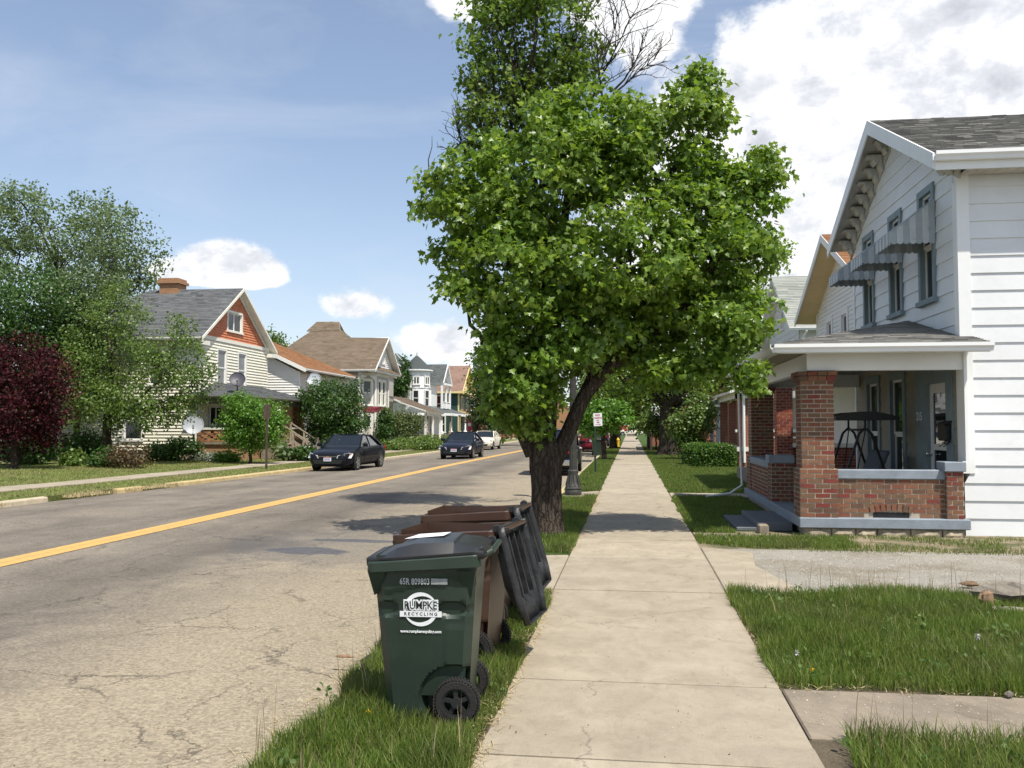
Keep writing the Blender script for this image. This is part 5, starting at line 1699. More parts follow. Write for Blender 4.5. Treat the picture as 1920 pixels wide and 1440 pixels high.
mb = MB().box(4.4, 7, 38.2, 38.45, 2.85, 3.15).box(4.4, 4.65, 38.2, 45.8, 2.85, 3.15)
mb.build('porch_beam', [K['creamtrim']], H3)
roof([(4.1, 46, 3.15), (4.1, 37.8, 3.15), (7, 37.8, 4.0), (7, 46, 4.0)], 'shgrey', H3, K['whitetrim'], ex=.2, tab=.5, name='porch_roof')
MB().tube([(4.72, 38.15, 3.0), (4.72, 38.15, .15)], .06, 8).build('downspout', [K['white']], H3)
MB().box(3.7, 4.5, 38.6, 40, -.1, .15).build('step', [K['concold']], H3)

H4 = thing('red_brick_house', 'red brick house with white framed upper window behind the big trunk', 'house', (3.2, 60, 0))
mb = MB().box(3.0, 12, 60.0, 70, -.2, 5.4)
mb.build('wall', [K['brickfar']], H4)
f4 = Fr((3.0, 60, 0), (1, 0, 0), (0, -1, 0))
window(f4, 1.62, 2.2, 3.25, 4.25, H4, cas=.1, mc='white', proud=.05, deep=.02, glass='glassgrey')
window(f4, 4.5, 5.3, 3.2, 4.4, H4, cas=.1, mc='white', proud=.05, deep=.02, glass='glassgrey')
MB().box(2.9, 12.1, 59.9, 70.1, 5.15, 5.42).build('cornice', [K['darkmetal']], H4)
roof([(2.4, 59.3, 5.42), (12.6, 59.3, 5.42), (9, 65, 8), (6, 65, 8)], 'shpale', H4, K['whitetrim'], ex=.3, tab=.6)
roof([(2.4, 70.7, 5.42), (2.4, 59.3, 5.42), (6, 65, 8), (6.1, 65, 8)], 'shpale', H4, K['whitetrim'], ex=.3, tab=.6)
mb = MB()
mb.box(4.9, 9, 52.5, 59.9, -.1, .5)
mb.build('porch_base', [K['brickfar']], H4)
roof([(4.6, 52.2, 2.9), (9, 52.2, 2.9), (9, 56, 3.7), (6, 56, 3.7)], 'shgrey', H4, K['whitetrim'], ex=.25, tab=.5, name='porch_roof')
roof([(4.6, 60, 2.9), (4.6, 52.2, 2.9), (6, 56, 3.7), (6, 60, 3.7)], 'shgrey', H4, K['whitetrim'], ex=.25, tab=.5, name='porch_roof')
for xx, yy in ((5.05, 52.6), (5.05, 56.5), (7.6, 52.6)):
    MB().lathe((xx, yy, .5), [(.18, 0), (.18, .12), (.13, .16), (.105, 2.1), (.17, 2.18), (.17, 2.3)], 12).build('column', [K['dish']], H4, smooth=30)
MB().box(4.75, 8.8, 52.4, 52.6, 2.78, 2.95).build('porch_beam', [K['creamtrim']], H4)
mb = MB()
for i in range(12): mb.box(5.2 + i * .2, 5.23 + i * .2, 52.55, 52.58, .5, 1.3)
mb.box(5.1, 7.6, 52.53, 52.6, 1.3, 1.36)
mb.build('railing', [K['dish']], H4)
bw4 = thing('brick_wall', 'low red brick wall past the big trunk on the right', 'wall', (1.8, 75, 0))
MB().box(1.4, 6, 75, 75.3, -.1, .9).build('wall', [K['brickfar']], bw4)


# ================================================================ trees and plants
def ray(px, py):
    cp, sp, cs, ss = math.cos(PITCH), math.sin(PITCH), math.cos(YAW), math.sin(YAW)
    fw, rt = np.array([-ss * cp, cs * cp, sp]), np.array([cs, ss, 0])
    return fw + rt * (px - 960) / F_PX + np.cross(rt, fw) * (720 - py) / F_PX


def at(px, py, Y):
    """point of the street scene seen at photo pixel px,py and depth Y (used to survey positions)"""
    d = ray(px, py)
    return Vector((0, 0, CAM_H)) + Vector(d * (Y / d[1]))


K['leafmaple'] = leafmat('maple_leaf', (.076, .15, .015), (.165, .27, .037), .47, .38, c3=(.26, .36, .075), spec=.5)
K['leafrear'] = leafmat('dark_maple_leaf', (.066, .13, .018), (.14, .225, .036), .42, c3=(.22, .30, .065))
K['leafdark'] = leafmat('dense_green_leaf', (.028, .068, .013), (.06, .125, .024), .3)
K['leafbright'] = leafmat('bright_green_leaf', (.06, .15, .018), (.13, .26, .035), .4)
K['leafolive'] = leafmat('olive_green_leaf', (.06, .09, .025), (.115, .15, .045), .32)
K['leafmid'] = leafmat('fresh_green_leaf', (.065, .12, .022), (.14, .21, .045), .36)
K['leafairy'] = leafmat('grey_green_leaf', (.075, .125, .045), (.145, .20, .08), .34)
K['leafpurple'] = leafmat('purple_leaf', (.022, .004, .006), (.05, .007, .011), .22, .55, c3=(.10, .016, .018), spec=.2)
K['leafrusset'] = leafmat('russet_leaf', (.06, .045, .02), (.13, .085, .04), .3)
K['leafpale'] = leafmat('silvery_leaf', (.14, .17, .12), (.22, .26, .19), .2)
K['leafhedge'] = leafmat('hedge_leaf', (.035, .085, .010), (.085, .17, .02), .3)


def barkmat(name, c1, c2, sc=9):
    m, t = newmat(name)
    g = t.n('ShaderNodeNewGeometry').outputs['Position']
    n1 = t.noise(t.mapv(g, scale=(1, 1, .18)), sc, 7, .7, .4)
    vo = t.n('ShaderNodeTexVoronoi', {'feature': 'DISTANCE_TO_EDGE'}, Vector=t.n('ShaderNodeVectorMath', {'operation': 'ADD'}, i0=t.mapv(g, scale=(1, 1, .22)), i1=t.n('ShaderNodeVectorMath', {'operation': 'SCALE'}, i0=t.noise(g, 6, 4, .6, out=1), Scale=.14).outputs[0]).outputs[0], Scale=sc * 1.7).outputs['Distance']
    c = t.mix(t.ramp(n1, [(.3, 0.0), (.7, 1.0)]), c1, c2)
    c = t.mix(t.ramp(vo, [(.0, .7), (.16, 0.0)]), c, (c1[0] * .45, c1[1] * .45, c1[2] * .45))
    b = t.n('ShaderNodeBsdfPrincipled', Base_Color=c, Roughness=.95)
    b.inputs['Specular IOR Level'].default_value = .1
    bp = t.n('ShaderNodeBump', Strength=.9, Distance=.03, Height=t.m('ADD', n1, t.m('MULTIPLY', t.m('MINIMUM', vo, .2), 3.0)))
    t.set(b.inputs['Normal'], bp.outputs[0])
    finish(t, b)
    return m


K['bark'] = barkmat('furrowed_bark', (.042, .033, .026), (.10, .08, .064))
K['barkpale'] = barkmat('smooth_bark', (.10, .085, .07), (.20, .17, .14), 6)

MAPLE = np.array([(0, .0), (.16, .10), (.40, .06), (.30, .26), (.52, .50), (.24, .50), (.20, .68), (0, 1.0), (-.20, .68), (-.24, .50), (-.52, .50), (-.30, .26), (-.40, .06), (-.16, .10)])
MAPLE_T = np.array([(i, i + 1, 14) for i in range(13)] + [(13, 0, 14)])
MAPLE_V = np.vstack([MAPLE, [(0, .36)]])
OVAL_V = np.array([(0, 0), (.30, .35), (.26, .70), (0, 1.0), (-.26, .70), (-.30, .35)])
OVAL_T = np.array([(0, 1, 5), (1, 2, 5), (2, 4, 5), (2, 3, 4)])
QUAD_V = np.array([(0, 0), (.36, .45), (0, 1.0), (-.36, .45)])
QUAD_T = np.array([(0, 1, 3), (1, 2, 3)])
SHAPES = {'maple': (MAPLE_V, MAPLE_T), 'oval': (OVAL_V, OVAL_T), 'quad': (QUAD_V, QUAD_T)}


def unit(a):
    return a / np.maximum(np.linalg.norm(a, axis=1, keepdims=True), 1e-6)


def leaf_mesh(name, P, out, size, shape, mat, parent, rng, droop=.5, fold=.18):
    n = len(P)
    V, T = SHAPES[shape]
    nr = unit(rng.normal(size=(n, 3)) * .75 + out * .55 + np.array([0, 0, .55]))
    tip = rng.normal(size=(n, 3)) * .8 + out * .5 + np.array([0, 0, -droop])
    tip = unit(tip - nr * np.sum(tip * nr, axis=1, keepdims=True))
    side = np.cross(nr, tip)
    s = size * rng.uniform(.65, 1.25, n)
    x, y = V[:, 0], V[:, 1]
    z = np.abs(x) * fold - .10 * y * y
    W = P[:, None, :] + s[:, None, None] * (side[:, None, :] * x[None, :, None] + tip[:, None, :] * y[None, :, None] + nr[:, None, :] * z[None, :, None])
    TT = (T[None] + (np.arange(n) * len(V))[:, None, None]).reshape(-1, 3)
    return npmesh(name, W.reshape(-1, 3), TT, K[mat], parent)


def scatter_crown(ells, nleaf, rng, per=34, sig=.16, hollow=.45):
    """leaf points in clumps through a set of ellipsoids (centre, radii)"""
    wts = np.array([(e[1][0] * e[1][1] * e[1][2]) ** .72 * (e[2] if len(e) > 2 else 1) for e in ells])
    wts /= wts.sum()
    Ps, Os, Cs = [], [], []
    for e, wt in zip(ells, wts):
        n = int(nleaf * wt)
        k = max(3, n // per)
        d = unit(rng.normal(size=(k, 3)))
        r = rng.uniform(hollow ** 3, 1, k) ** (1 / 3)
        r *= 1 + .16 * np.sin(d[:, 0] * 5 + e[0][0]) * np.sin(d[:, 2] * 6 + e[0][2]) + rng.normal(size=k) * .05
        c = np.array(e[0]) + d * r[:, None] * np.array(e[1])
        idx = rng.integers(0, k, n)
        dd = rng.normal(size=(n, 3)) * sig * np.array([1, 1, .75])
        p = c[idx] + dd
        Ps.append(p)
        Os.append(unit(unit(dd) * .6 + d[idx] * .7))
        Cs.append(c)
    return np.vstack(Ps), np.vstack(Os), np.vstack(Cs)


def limb_pts(p0, p1, rr, n=6, wob=.06, sag=0.0, rise=.0):
    p0, p1 = Vector(p0), Vector(p1)
    L = (p1 - p0).length
    pts = []
    for i in range(n + 1):
        t = i / n
        q = p0.lerp(p1, t)
        if 0 < i < n: q = q + Vector((rr.gauss(0, wob * L), rr.gauss(0, wob * L), rr.gauss(0, wob * L * .5)))
        q.z += rise * L * math.sin(math.pi * t)
        pts.append(q)
    return pts


def tree(name, label, cat, base, ells, nleaf, lsize, lmat, r0, fork, shape='oval', bark='bark', twigs=8, per=34, sig=.16, group=None, droop=.5, hollow=.45, lean=(0, 0), seed=1, trunk_mesh=None, limbs=True, minr=.006, starts=None):
    rng, rr = np.random.default_rng(seed), random.Random(seed)
    t = thing(name, label, cat, base, group)
    b = Vector(base)
    fk = b + Vector((lean[0], lean[1], fork))
    if trunk_mesh: trunk_mesh(t)
    elif r0:
        mb = MB()
        pts = [b + (fk - b) * q + Vector((rr.gauss(0, .02), rr.gauss(0, .02), 0)) for q in (0, .06, .2, .5, .8, 1)]
        pts[0] = b - Vector((0, 0, .1))
        mb.tube(pts, [r0 * 1.45, r0 * 1.18, r0 * 1.0, r0 * .92, r0 * .88, r0 * .85], 14)
        mb.build('trunk', [K[bark]], t, smooth=60)
    P, O, C = scatter_crown(ells, nleaf, rng, per, sig, hollow)
    P, O = P[P[:, 2] > .08], O[P[:, 2] > .08]
    leaf_mesh('crown', P, O, lsize, shape, lmat, t, rng, droop)
    if limbs:
        mb = MB()
        cs = [Vector(c) for c in C]
        for e in ells:
            c = Vector(e[0])
            start = b + (fk - b) * rr.uniform(.75, 1.0) if r0 else b
            if starts:
                cand = [q for q in starts() if q.z < c.z + .3] or [fk]
                start = min(cand, key=lambda q: (q - c).length + .5 * abs(q.z - c.z + .8))
            rl = max(minr, (r0 or .03) * .42 * min(1.0, (e[1][0] / 1.2)))
            pts = limb_pts(start, c, rr, 6, .045, rise=-.03)
            mb.tube(pts, [rl * (1 - .7 * i / 6) for i in range(7)], 7, cap=False)
            near = sorted(cs, key=lambda q: ((q - c).x / e[1][0]) ** 2 + ((q - c).y / e[1][1]) ** 2 + ((q - c).z / e[1][2]) ** 2)
            near = [q for q in near[:max(12, len(near) // max(1, len(ells)))]]
            for q in rr.sample(near, min(twigs, len(near))):
                s = pts[rr.randint(3, 6)]
                tp = limb_pts(s, q, rr, 4, .06)
                mb.tube(tp, [max(minr * .6, rl * .26 * (1 - .8 * i / 4)) for i in range(5)], 5, cap=False)
        mb.build('branches', [K[bark]], t, smooth=60)
    return t


def ell(px, py, Y, rx, ry, rd=None, wt=1):
    """ellipsoid surveyed from the photo: centre pixel, pixel radii, depth"""
    c = at(px, py, Y)
    k = (c - Vector((0, 0, CAM_H))).length / F_PX
    return (tuple(c), (rx * k, rd or rx * k, ry * k), wt)


# ---- the street maple in the verge
TB = Vector((-1.33, 13.95, -.03))


LEAD = []


def maple_trunk(t):
    rr = random.Random(3)
    def ridged(path, rads, seg, mb, flare=0):
        pts = [Vector(p) for p in path]
        n = len(pts)
        vs, fs = [], []
        for i, p in enumerate(pts):
            for k in range(seg):
                a = 2 * math.pi * k / seg
                q = p + Vector((math.cos(a), math.sin(a), 0)) * rads[i]
                nz_ = mnoise.noise(Vector((math.cos(a) * 3.2, math.sin(a) * 3.2, p.z * .9 + 5)))
                fine = mnoise.noise(Vector((math.cos(a) * 9, math.sin(a) * 9, p.z * 1.6)))
                fl = flare * math.exp(-max(0, p.z) / .22) * (.6 + .7 * max(0, math.sin(a * 4 + .7)))
                f = 1 + .10 * nz_ + .085 * (abs(fine) - .25) + fl
                vs.append(p + Vector((math.cos(a), math.sin(a), 0)) * rads[i] * f)
        for i in range(n - 1):
            for k in range(seg): fs.append((i * seg + k, i * seg + (k + 1) % seg, (i + 1) * seg + (k + 1) % seg, (i + 1) * seg + k))
        fs.append(tuple((n - 1) * seg + k for k in range(seg)))
        mb.add(vs, fs)
    mb = MB()
    zs = np.linspace(-.12, 1.52, 44)
    prof = lambda z: np.interp(z, [-.1, .2, .7, 1.2, 1.4, 1.52], [.255, .238, .232, .25, .25, .20])
    ridged([TB + Vector((.015 * math.sin(z * 2), 0, z)) for z in zs], [float(prof(z)) for z in zs], 72, mb, .20)
    mb.build('trunk', [K['bark']], t, smooth=70)
    # leaders that leave the stump: left, centre pair, and the big right limb
    def leader(pxs, Y0, r_a, r_b, z0=1.25, nm='limb'):
        m_ = MB()
        pts = []
        for px, py, dy in pxs: pts.append(at(px, py, Y0 + dy))
        # smooth resample
        q = []
        for i in range(len(pts) - 1):
            for s in range(6): q.append(pts[i].lerp(pts[i + 1], s / 6))
        q.append(pts[-1])
        for _ in range(3):
            q = [q[0]] + [(q[i - 1] + q[i] * 2 + q[i + 1]) / 4 for i in range(1, len(q) - 1)] + [q[-1]]
        rads = [r_a + (r_b - r_a) * i / (len(q) - 1) for i in range(len(q))]
        m_.tube(q, rads, 16)
        m_.build(nm, [K['bark']], t, smooth=70)
        LEAD.extend(q[4:])
    leader([(1000, 850, .0), (975, 800, -.1), (940, 730, -.3), (905, 640, -.5)], 13.95, .14, .05)
    leader([(1012, 850, .05), (1018, 770, .1), (1015, 690, .15), (1020, 560, .1), (1015, 420, .0), (1000, 330, 0)], 14.0, .15, .055)
    leader([(1025, 840, .1), (1032, 750, .25), (1040, 640, .35), (1048, 500, .4), (1065, 360, .4), (1080, 250, .3)], 14.1, .14, .04)
    leader([(1035, 875, .0), (1062, 820, .0), (1095, 740, .05), (1150, 680, .1), (1215, 640, .15), (1300, 560, .2), (1370, 440, .3)], 13.95, .14, .055)
    leader([(1088, 750, .05), (1130, 665, .3), (1190, 560, .5), (1230, 420, .5), (1260, 320, .4)], 14.0, .085, .03)


MA = [ell(1020, 345, 14, 150, 135, 1.3), ell(890, 400, 13.7, 95, 100, 1.0), ell(845, 345, 13.6, 50, 55, .5), ell(1130, 250, 14.2, 75, 85, .9), ell(1050, 235, 14, 60, 70, .7),
      ell(1210, 300, 14.2, 95, 95, 1.1), ell(1300, 250, 14.3, 62, 80, .8), ell(1312, 165, 14.3, 24, 46, .3, 2.2), ell(1385, 390, 14.4, 62, 85, .8), ell(1352, 325, 14.3, 34, 44, .5), ell(1290, 390, 14.0, 60, 60, .8), ell(1436, 305, 14.4, 24, 46, .3, 2.2),
      ell(1335, 480, 14.4, 105, 95, 1.2), ell(1170, 480, 13.6, 135, 110, 1.3), ell(960, 500, 13.5, 120, 100, 1.2), ell(868, 535, 13.5, 58, 26, .6), ell(990, 640, 13.6, 84, 95, .9),
      ell(1090, 600, 13.9, 110, 90, 1.1), ell(1240, 590, 14.2, 120, 80, 1.2), ell(1375, 610, 14.3, 62, 95, .9), ell(1000, 735, 13.5, 62, 56, .6), ell(932, 748, 13.5, 24, 34, .4), ell(1225, 700, 13.9, 34, 24, .6), ell(1100, 655, 13.4, 34, 22, .4), ell(1255, 690, 13.9, 40, 28, .6), ell(965, 790, 13.5, 26, 24, .4), ell(945, 700, 13.6, 36, 50, .5), ell(928, 635, 13.6, 32, 55, .5), ell(975, 750, 13.4, 44, 40, .5),
      ell(1398, 690, 14.0, 34, 42, .4), ell(1320, 690, 14.2, 55, 36, .6), ell(1190, 660, 14.6, 60, 42, .8), ell(1010, 800, 13.5, 22, 24, .3), ell(1430, 480, 14.4, 30, 60, .5)]
tree('maple_tree', 'leafy maple with thick furrowed trunk in the grass beside the sidewalk', 'tree', TB, MA, 56000, .106, 'leafmaple', .22, 1.4, 'maple', per=52, sig=.115, droop=.85, seed=4, trunk_mesh=maple_trunk, twigs=7, hollow=.3, starts=lambda: LEAD)
# ---- taller, thinning tree behind it with bare twigs
RB = Vector((at(1016, 900, 17.6).x, 17.6, -.03))
RE = [ell(965, 110, 17.6, 70, 95, .9), ell(895, 90, 17.4, 40, 70, .5), ell(892, 160, 17.3, 34, 50, .4), ell(905, 225, 17.2, 40, 45, .5), ell(1075, 160, 17.6, 55, 60, .6), ell(1060, 70, 17.7, 55, 95, .8), ell(1010, -60, 17.6, 100, 80, 1.2), ell(915, 265, 17.3, 46, 70, .6),
      ell(870, 250, 17.3, 18, 45, .3, .7), ell(1110, 85, 17.8, 26, 95, .4, .6), ell(940, 20, 17.5, 60, 50, .7), ell(1000, 200, 17.6, 60, 60, .7), ell(900, 720, 17.6, 10, 10, .1, .1)]
RT = tree('tall_thinning_tree', 'taller thinning tree with bare twigs rising behind the leafy maple', 'tree', RB, RE[:-1], 9500, .11, 'leafrear', .20, 4.2, 'maple', per=40, sig=.15, droop=.8, seed=9, twigs=12, hollow=.2, lean=(.0, .1))
rr = random.Random(12)
mb = MB()


def deadbranch(p, d, L, r, lev):
    pts = [p]
    q = p.copy()
    dd = d.copy()
    n = 6
    for i in range(n):
        dd = (dd + Vector((rr.gauss(0, .17), rr.gauss(0, .17), rr.gauss(0, .10)))).normalized()
        q = q + dd * L / n
        pts.append(q.copy())
    mb.tube(pts, [max(.004, r * (1 - .75 * i / n)) for i in range(n + 1)], 5, cap=False)
    if lev > 0:
        for i in range(2, n + 1):
            for _ in range(2 if lev > 1 else 1):
                nd = (dd + Vector((rr.gauss(0, .5), rr.gauss(0, .3), rr.gauss(.25, .35)))).normalized()
                deadbranch(pts[i], nd, L * rr.uniform(.35, .6), r * .5, lev - 1)


for px, py, ex, ey, L in ((1130, 210, 1165, 60, 1.7), (1140, 190, 1195, 100, 1.35), (1100, 200, 1125, 20, 1.9), (1110, 190, 1140, 60, 1.7), (1150, 170, 1215, 90, .9), (885, 320, 858, 240, .95), (895, 330, 880, 200, 1.2), (860, 330, 835, 270, .75), (1050, 190, 1060, 0, 2.0), (930, 190, 905, 40, 1.6), (960, 230, 950, 60, 1.7), (980, 330, 962, 150, 1.9), (925, 330, 900, 190, 1.4)):
    a, b_ = at(px, py, 17.4), at(ex, ey, 17.4)
    deadbranch(a, (b_ - a).normalized(), L, .026, 2)
mb.build('bare_twigs', [K['bark']], RT, smooth=60)
mb = MB()
mb.tube([at(805, 330, 14), at(803, 300, 14), at(810, 275, 14), at(810, 255, 14)], [.012, .009, .006, .003], 5)
mb.build('bare_twig', [K['bark']], RT)

# ---- trees on the far side
tree('front_yard_tree', 'loose green tree on a straight dark trunk before the cream house side wall', 'tree', (-22.0, 35, .1),
     [ell(250, 735, 35, 105, 62, 2.0), ell(330, 690, 35, 62, 66, 1.4), ell(185, 760, 34.5, 70, 46, 1.3), ell(205, 640, 35.4, 75, 80, 1.6, .8), ell(345, 625, 35.3, 36, 30, .8), ell(362, 725, 35, 34, 46, .9), ell(290, 765, 34.6, 80, 30, 1.2), ell(165, 700, 35, 50, 60, 1.1), ell(222, 575, 36, 28, 50, .9, .6)],
     17000, .125, 'leafmid', .19, 2.2, 'oval', per=50, sig=.22, seed=21, twigs=9)
tree('tall_airy_tree', 'tall airy grey-green tree towering behind the cream house roof', 'tree', (-36.5, 56, .2),
     [ell(90, 430, 56, 110, 68, 4), ell(210, 450, 56, 80, 66, 3), ell(60, 520, 56, 120, 80, 4), ell(190, 540, 56, 80, 70, 3), ell(262, 495, 56, 42, 42, 1.6), ell(-40, 430, 56, 80, 80, 3), ell(285, 520, 56, 20, 24, .8), ell(150, 600, 56, 110, 70, 3), ell(40, 380, 56, 60, 30, 2)],
     24000, .22, 'leafairy', .35, 5, 'oval', per=44, sig=.36, seed=31, twigs=12)
tree('dense_tree', 'dense dark green tree above the purple maple at the photo edge', 'tree', (-28.5, 36, .1),
     [ell(60, 575, 36, 95, 68, 2.2), ell(-40, 600, 36, 90, 90, 2.2), ell(115, 645, 36.5, 55, 60, 1.8), ell(20, 670, 36, 90, 60, 2.0), ell(-80, 700, 36, 70, 90, 2), ell(60, 740, 36.3, 80, 50, 1.4), ell(150, 620, 36.5, 50, 60, 1.5)], 24000, .16, 'leafdark', .26, 3, 'oval', per=38, sig=.3, seed=33)
tree('slender_tree', 'slender airy green tree before the cream house roof left of its chimney', 'tree', (-25.0, 37.4, .1),
     [ell(190, 500, 37.4, 44, 60, 1.3), ell(165, 580, 37, 60, 60, 1.6), ell(215, 590, 37.4, 36, 56, 1.2), ell(200, 430, 37.6, 40, 30, 1.0), ell(190, 650, 37.2, 60, 40, 1.4)], 8500, .13, 'leafairy', .14, 3, 'oval', per=44, sig=.27, seed=39)
tree('purple_maple', 'dark purple leaved maple at the left edge of the photo', 'tree', (-22.2, 29.6, .1),
     [ell(45, 700, 30, 72, 62, 1.5), ell(-20, 740, 30, 60, 80, 1.5), ell(85, 720, 29.6, 44, 44, .9), ell(30, 780, 29.6, 70, 40, 1.1), ell(95, 765, 29.8, 30, 34, .7), ell(-60, 700, 30, 70, 60, 1.3), ell(20, 820, 30, 66, 34, 1.2), ell(80, 800, 29.9, 36, 34, .9)], 19000, .10, 'leafpurple', .13, 1.2, 'maple', per=40, sig=.20, seed=35)
tree('yard_tree_beyond', 'green tree top showing over the rust brown roof', 'tree', (-30.5, 66, 0),
     [ell(510, 634, 66, 10, 11, 1.0), ell(520, 650, 66, 16, 8, 1.0)], 1200, .22, 'leafmid', .2, 4, 'oval', sig=.4, seed=36)
tree('rounded_porch_bush', 'light green rounded small tree covering the cream house porch front', 'tree', (-16.3, 36.6, .05),
     [ell(475, 790, 36.6, 52, 36, 1.0), ell(455, 765, 36.6, 32, 26, .7), ell(500, 775, 36.6, 30, 26, .7), ell(440, 810, 36.4, 28, 22, .6), ell(510, 808, 36.5, 22, 22, .6), ell(475, 828, 36.6, 34, 14, .7)], 15000, .105, 'leafbright', .07, .7, 'oval', per=50, sig=.16, seed=37, twigs=6)
tree('dark_round_tree', 'dark green round tree between the rust roofed and grey houses', 'tree', (-15.9, 46.5, .05),
     [ell(625, 765, 46.5, 54, 50, 1.6), ell(598, 745, 46.5, 30, 30, 1), ell(655, 735, 46.5, 22, 26, .7), ell(600, 800, 46.5, 36, 34, 1.1), ell(660, 790, 46.5, 24, 34, .9), ell(625, 815, 46.5, 40, 26, 1.2)], 16000, .135, 'leafdark', .11, 1, 'oval', per=50, sig=.22, seed=38)


def shrub(name, label, px, py, Y, rx, ry, mat, n=900, ls=.12, shape='oval', cat='shrub', seed=50, rd=None, sig=.12, droop=.2):
    c = at(px, py, Y)
    e = ell(px, py, Y, rx, ry, rd)
    return tree(name, label, cat, (c.x, c.y, .0), [e], n, ls, mat, 0, .2, shape, per=24, sig=sig, seed=seed, twigs=10, droop=droop, minr=.012)


shrub('shrub', 'small lone leafy shrub at the lawn edge near the purple maple', 138, 862, 32.2, 15, 15, 'leafmid', 700, .15, seed=51)
shrub('shrub', 'dark green shrub touching the russet shrub on the lawn', 196, 862, 32.0, 20, 18, 'leafdark', 900, .15, seed=52)
shrub('shrub', 'spreading russet brown shrub on the lawn', 238, 860, 31.6, 30, 22, 'leafrusset', 1600, .10, 'quad', seed=53, sig=.18, droop=-.3)
shrub('shrub', 'shaded foundation shrub under the cream house side windows', 310, 848, 37.8, 36, 16, 'leafdark', 1500, .14, seed=54)
shrub('shrub', 'dark shrub beside the pole of the large pale dish', 345, 842, 37.6, 26, 20, 'leafdark', 1100, .14, seed=55)
shrub('shrub', 'deeply shaded shrub mass beneath the purple maple', 55, 845, 33.0, 44, 24, 'leafdark', 2600, .14, seed=151)
shrub('shrub', 'shaded bush against the cream house wall behind the lone leafy shrub', 160, 838, 36.8, 40, 24, 'leafdark', 2600, .14, seed=152)
shrub('perennials', 'silvery low perennials along the lattice brick wall', 392, 858, 37.8, 24, 7, 'leafpale', 1100, .10, cat='flower bed', seed=56)
shrub('perennials', 'bright green low perennials right of the silvery ones', 428, 858, 37.4, 18, 7, 'leafbright', 800, .13, cat='flower bed', seed=57)
shrub('hosta', 'blue-green broad leaved plant by the timber stair', 545, 847, 40.0, 15, 9, 'leafairy', 300, .28, cat='plant', seed=58)
shrub('grass_clump', 'fine grassy green clump at the foot of the timber stair', 570, 851, 40.0, 15, 8, 'leafdark', 900, .22, 'quad', cat='plant', seed=59, droop=-.6)
shrub('rose_bush', 'small bush with pink blossoms at the timber stair', 517, 838, 41.0, 9, 16, 'leafmid', 350, .12, seed=60)
shrub('column_shrub', 'upright green columnar shrub at the grey house bay', 722, 802, 60.5, 13, 34, 'leafdark', 4000, .14, seed=61, rd=.6)
tree('olive_shrub', 'broad olive green shrub next to the columnar shrub', 'shrub', (-15.6, 62, 0), [ell(757, 800, 62, 26, 24, 1.2), ell(740, 792, 62, 18, 20, .9), ell(775, 792, 62, 14, 14, .8)], 8000, .13, 'leafolive', 0, .3, 'oval', sig=.26, seed=62, minr=.015)
tree('vine', 'dark climbing vine on the turret house beside its chimney', 'vine', (-21.9, 84.0, 0), [ell(755, 722, 84, 13, 24, .6), ell(738, 735, 84, 7, 16, .5), ell(760, 690, 84, 6, 18, .4)], 2400, .25, 'leafdark', 0, .3, 'oval', sig=.25, seed=63, minr=.015)
tree('garden_bed', 'long low leafy flower bed along the footway across the street', 'flower bed', (-14.9, 62, 0), [ell(770, 833, 60, 50, 9, 1.3), ell(805, 830, 62, 34, 11, 1.3), ell(740, 836, 58, 26, 6, 1)], 9000, .14, 'leafmid', 0, .2, 'oval', sig=.2, seed=64, minr=.01)
tree('dark_street_tree', 'dark tree over the opposite footway left of the leafy maple', 'tree', (-13.9, 79, 0), [ell(930, 735, 79, 48, 55, 2.5), ell(910, 690, 79, 28, 45, 1.6), ell(960, 700, 79, 40, 60, 2), ell(940, 790, 79, 36, 24, 1.8), ell(900, 775, 79, 20, 20, 1.2), ell(985, 750, 79, 30, 40, 1.8)], 18000, .21, 'leafdark', .3, 2.2, 'oval', sig=.36, seed=65)
tree('purple_shrub', 'brownish small tree in front of the green house porch', 'tree', (-14.9, 84, 0), [ell(900, 805, 84, 18, 20, 1), ell(885, 780, 84, 12, 14, .8)], 1500, .2, 'leafrusset', .06, 1, 'oval', sig=.25, seed=66)
# right side
tree('big_trunk_tree', 'massive dark trunked tree on the lawn right of the sidewalk', 'tree', (2.25, 53, -.03),
     [ell(1240, 640, 53, 90, 90, 3.5), ell(1160, 690, 53, 70, 60, 3), ell(1320, 640, 53, 80, 80, 3.5), ell(1390, 560, 53, 60, 90, 3), ell(1452, 480, 53, 30, 24, 1.2), ell(1300, 700, 53, 60, 40, 2), ell(1200, 740, 53, 45, 25, 1.8), ell(1120, 640, 55, 60, 80, 3), ell(1290, 560, 53, 90, 70, 3), ell(1400, 660, 52, 50, 60, 2.4), ell(1355, 720, 50, 40, 24, 1.5)],
     26000, .20, 'leafmaple', .60, 3.2, 'oval', per=40, sig=.34, seed=70, twigs=9)
tree('slim_street_tree', 'slim young street tree with bright foliage behind the no-parking sign', 'tree', (-1.35, 44.5, -.03),
     [ell(1130, 785, 44.5, 30, 22, .9), ell(1108, 800, 44.5, 22, 20, .7), ell(1160, 785, 44.5, 24, 20, .8), ell(1140, 765, 44.5, 30, 16, .8), ell(1090, 780, 44.5, 16, 16, .6)], 5200, .17, 'leafbright', .12, 1.9, 'oval', per=36, sig=.2, seed=71)
tree('street_tree', 'street tree with wide crown near the yellow hydrant', 'tree', (-1.25, 66, -.03),
     [ell(1130, 740, 66, 60, 40, 2.6), ell(1185, 745, 66, 40, 34, 2), ell(1150, 700, 66, 70, 50, 2.8), ell(1200, 790, 66, 22, 18, 1.2), ell(1120, 790, 66, 34, 20, 1.4)], 11000, .24, 'leafmid', .26, 2.3, 'oval', sig=.34, seed=72)
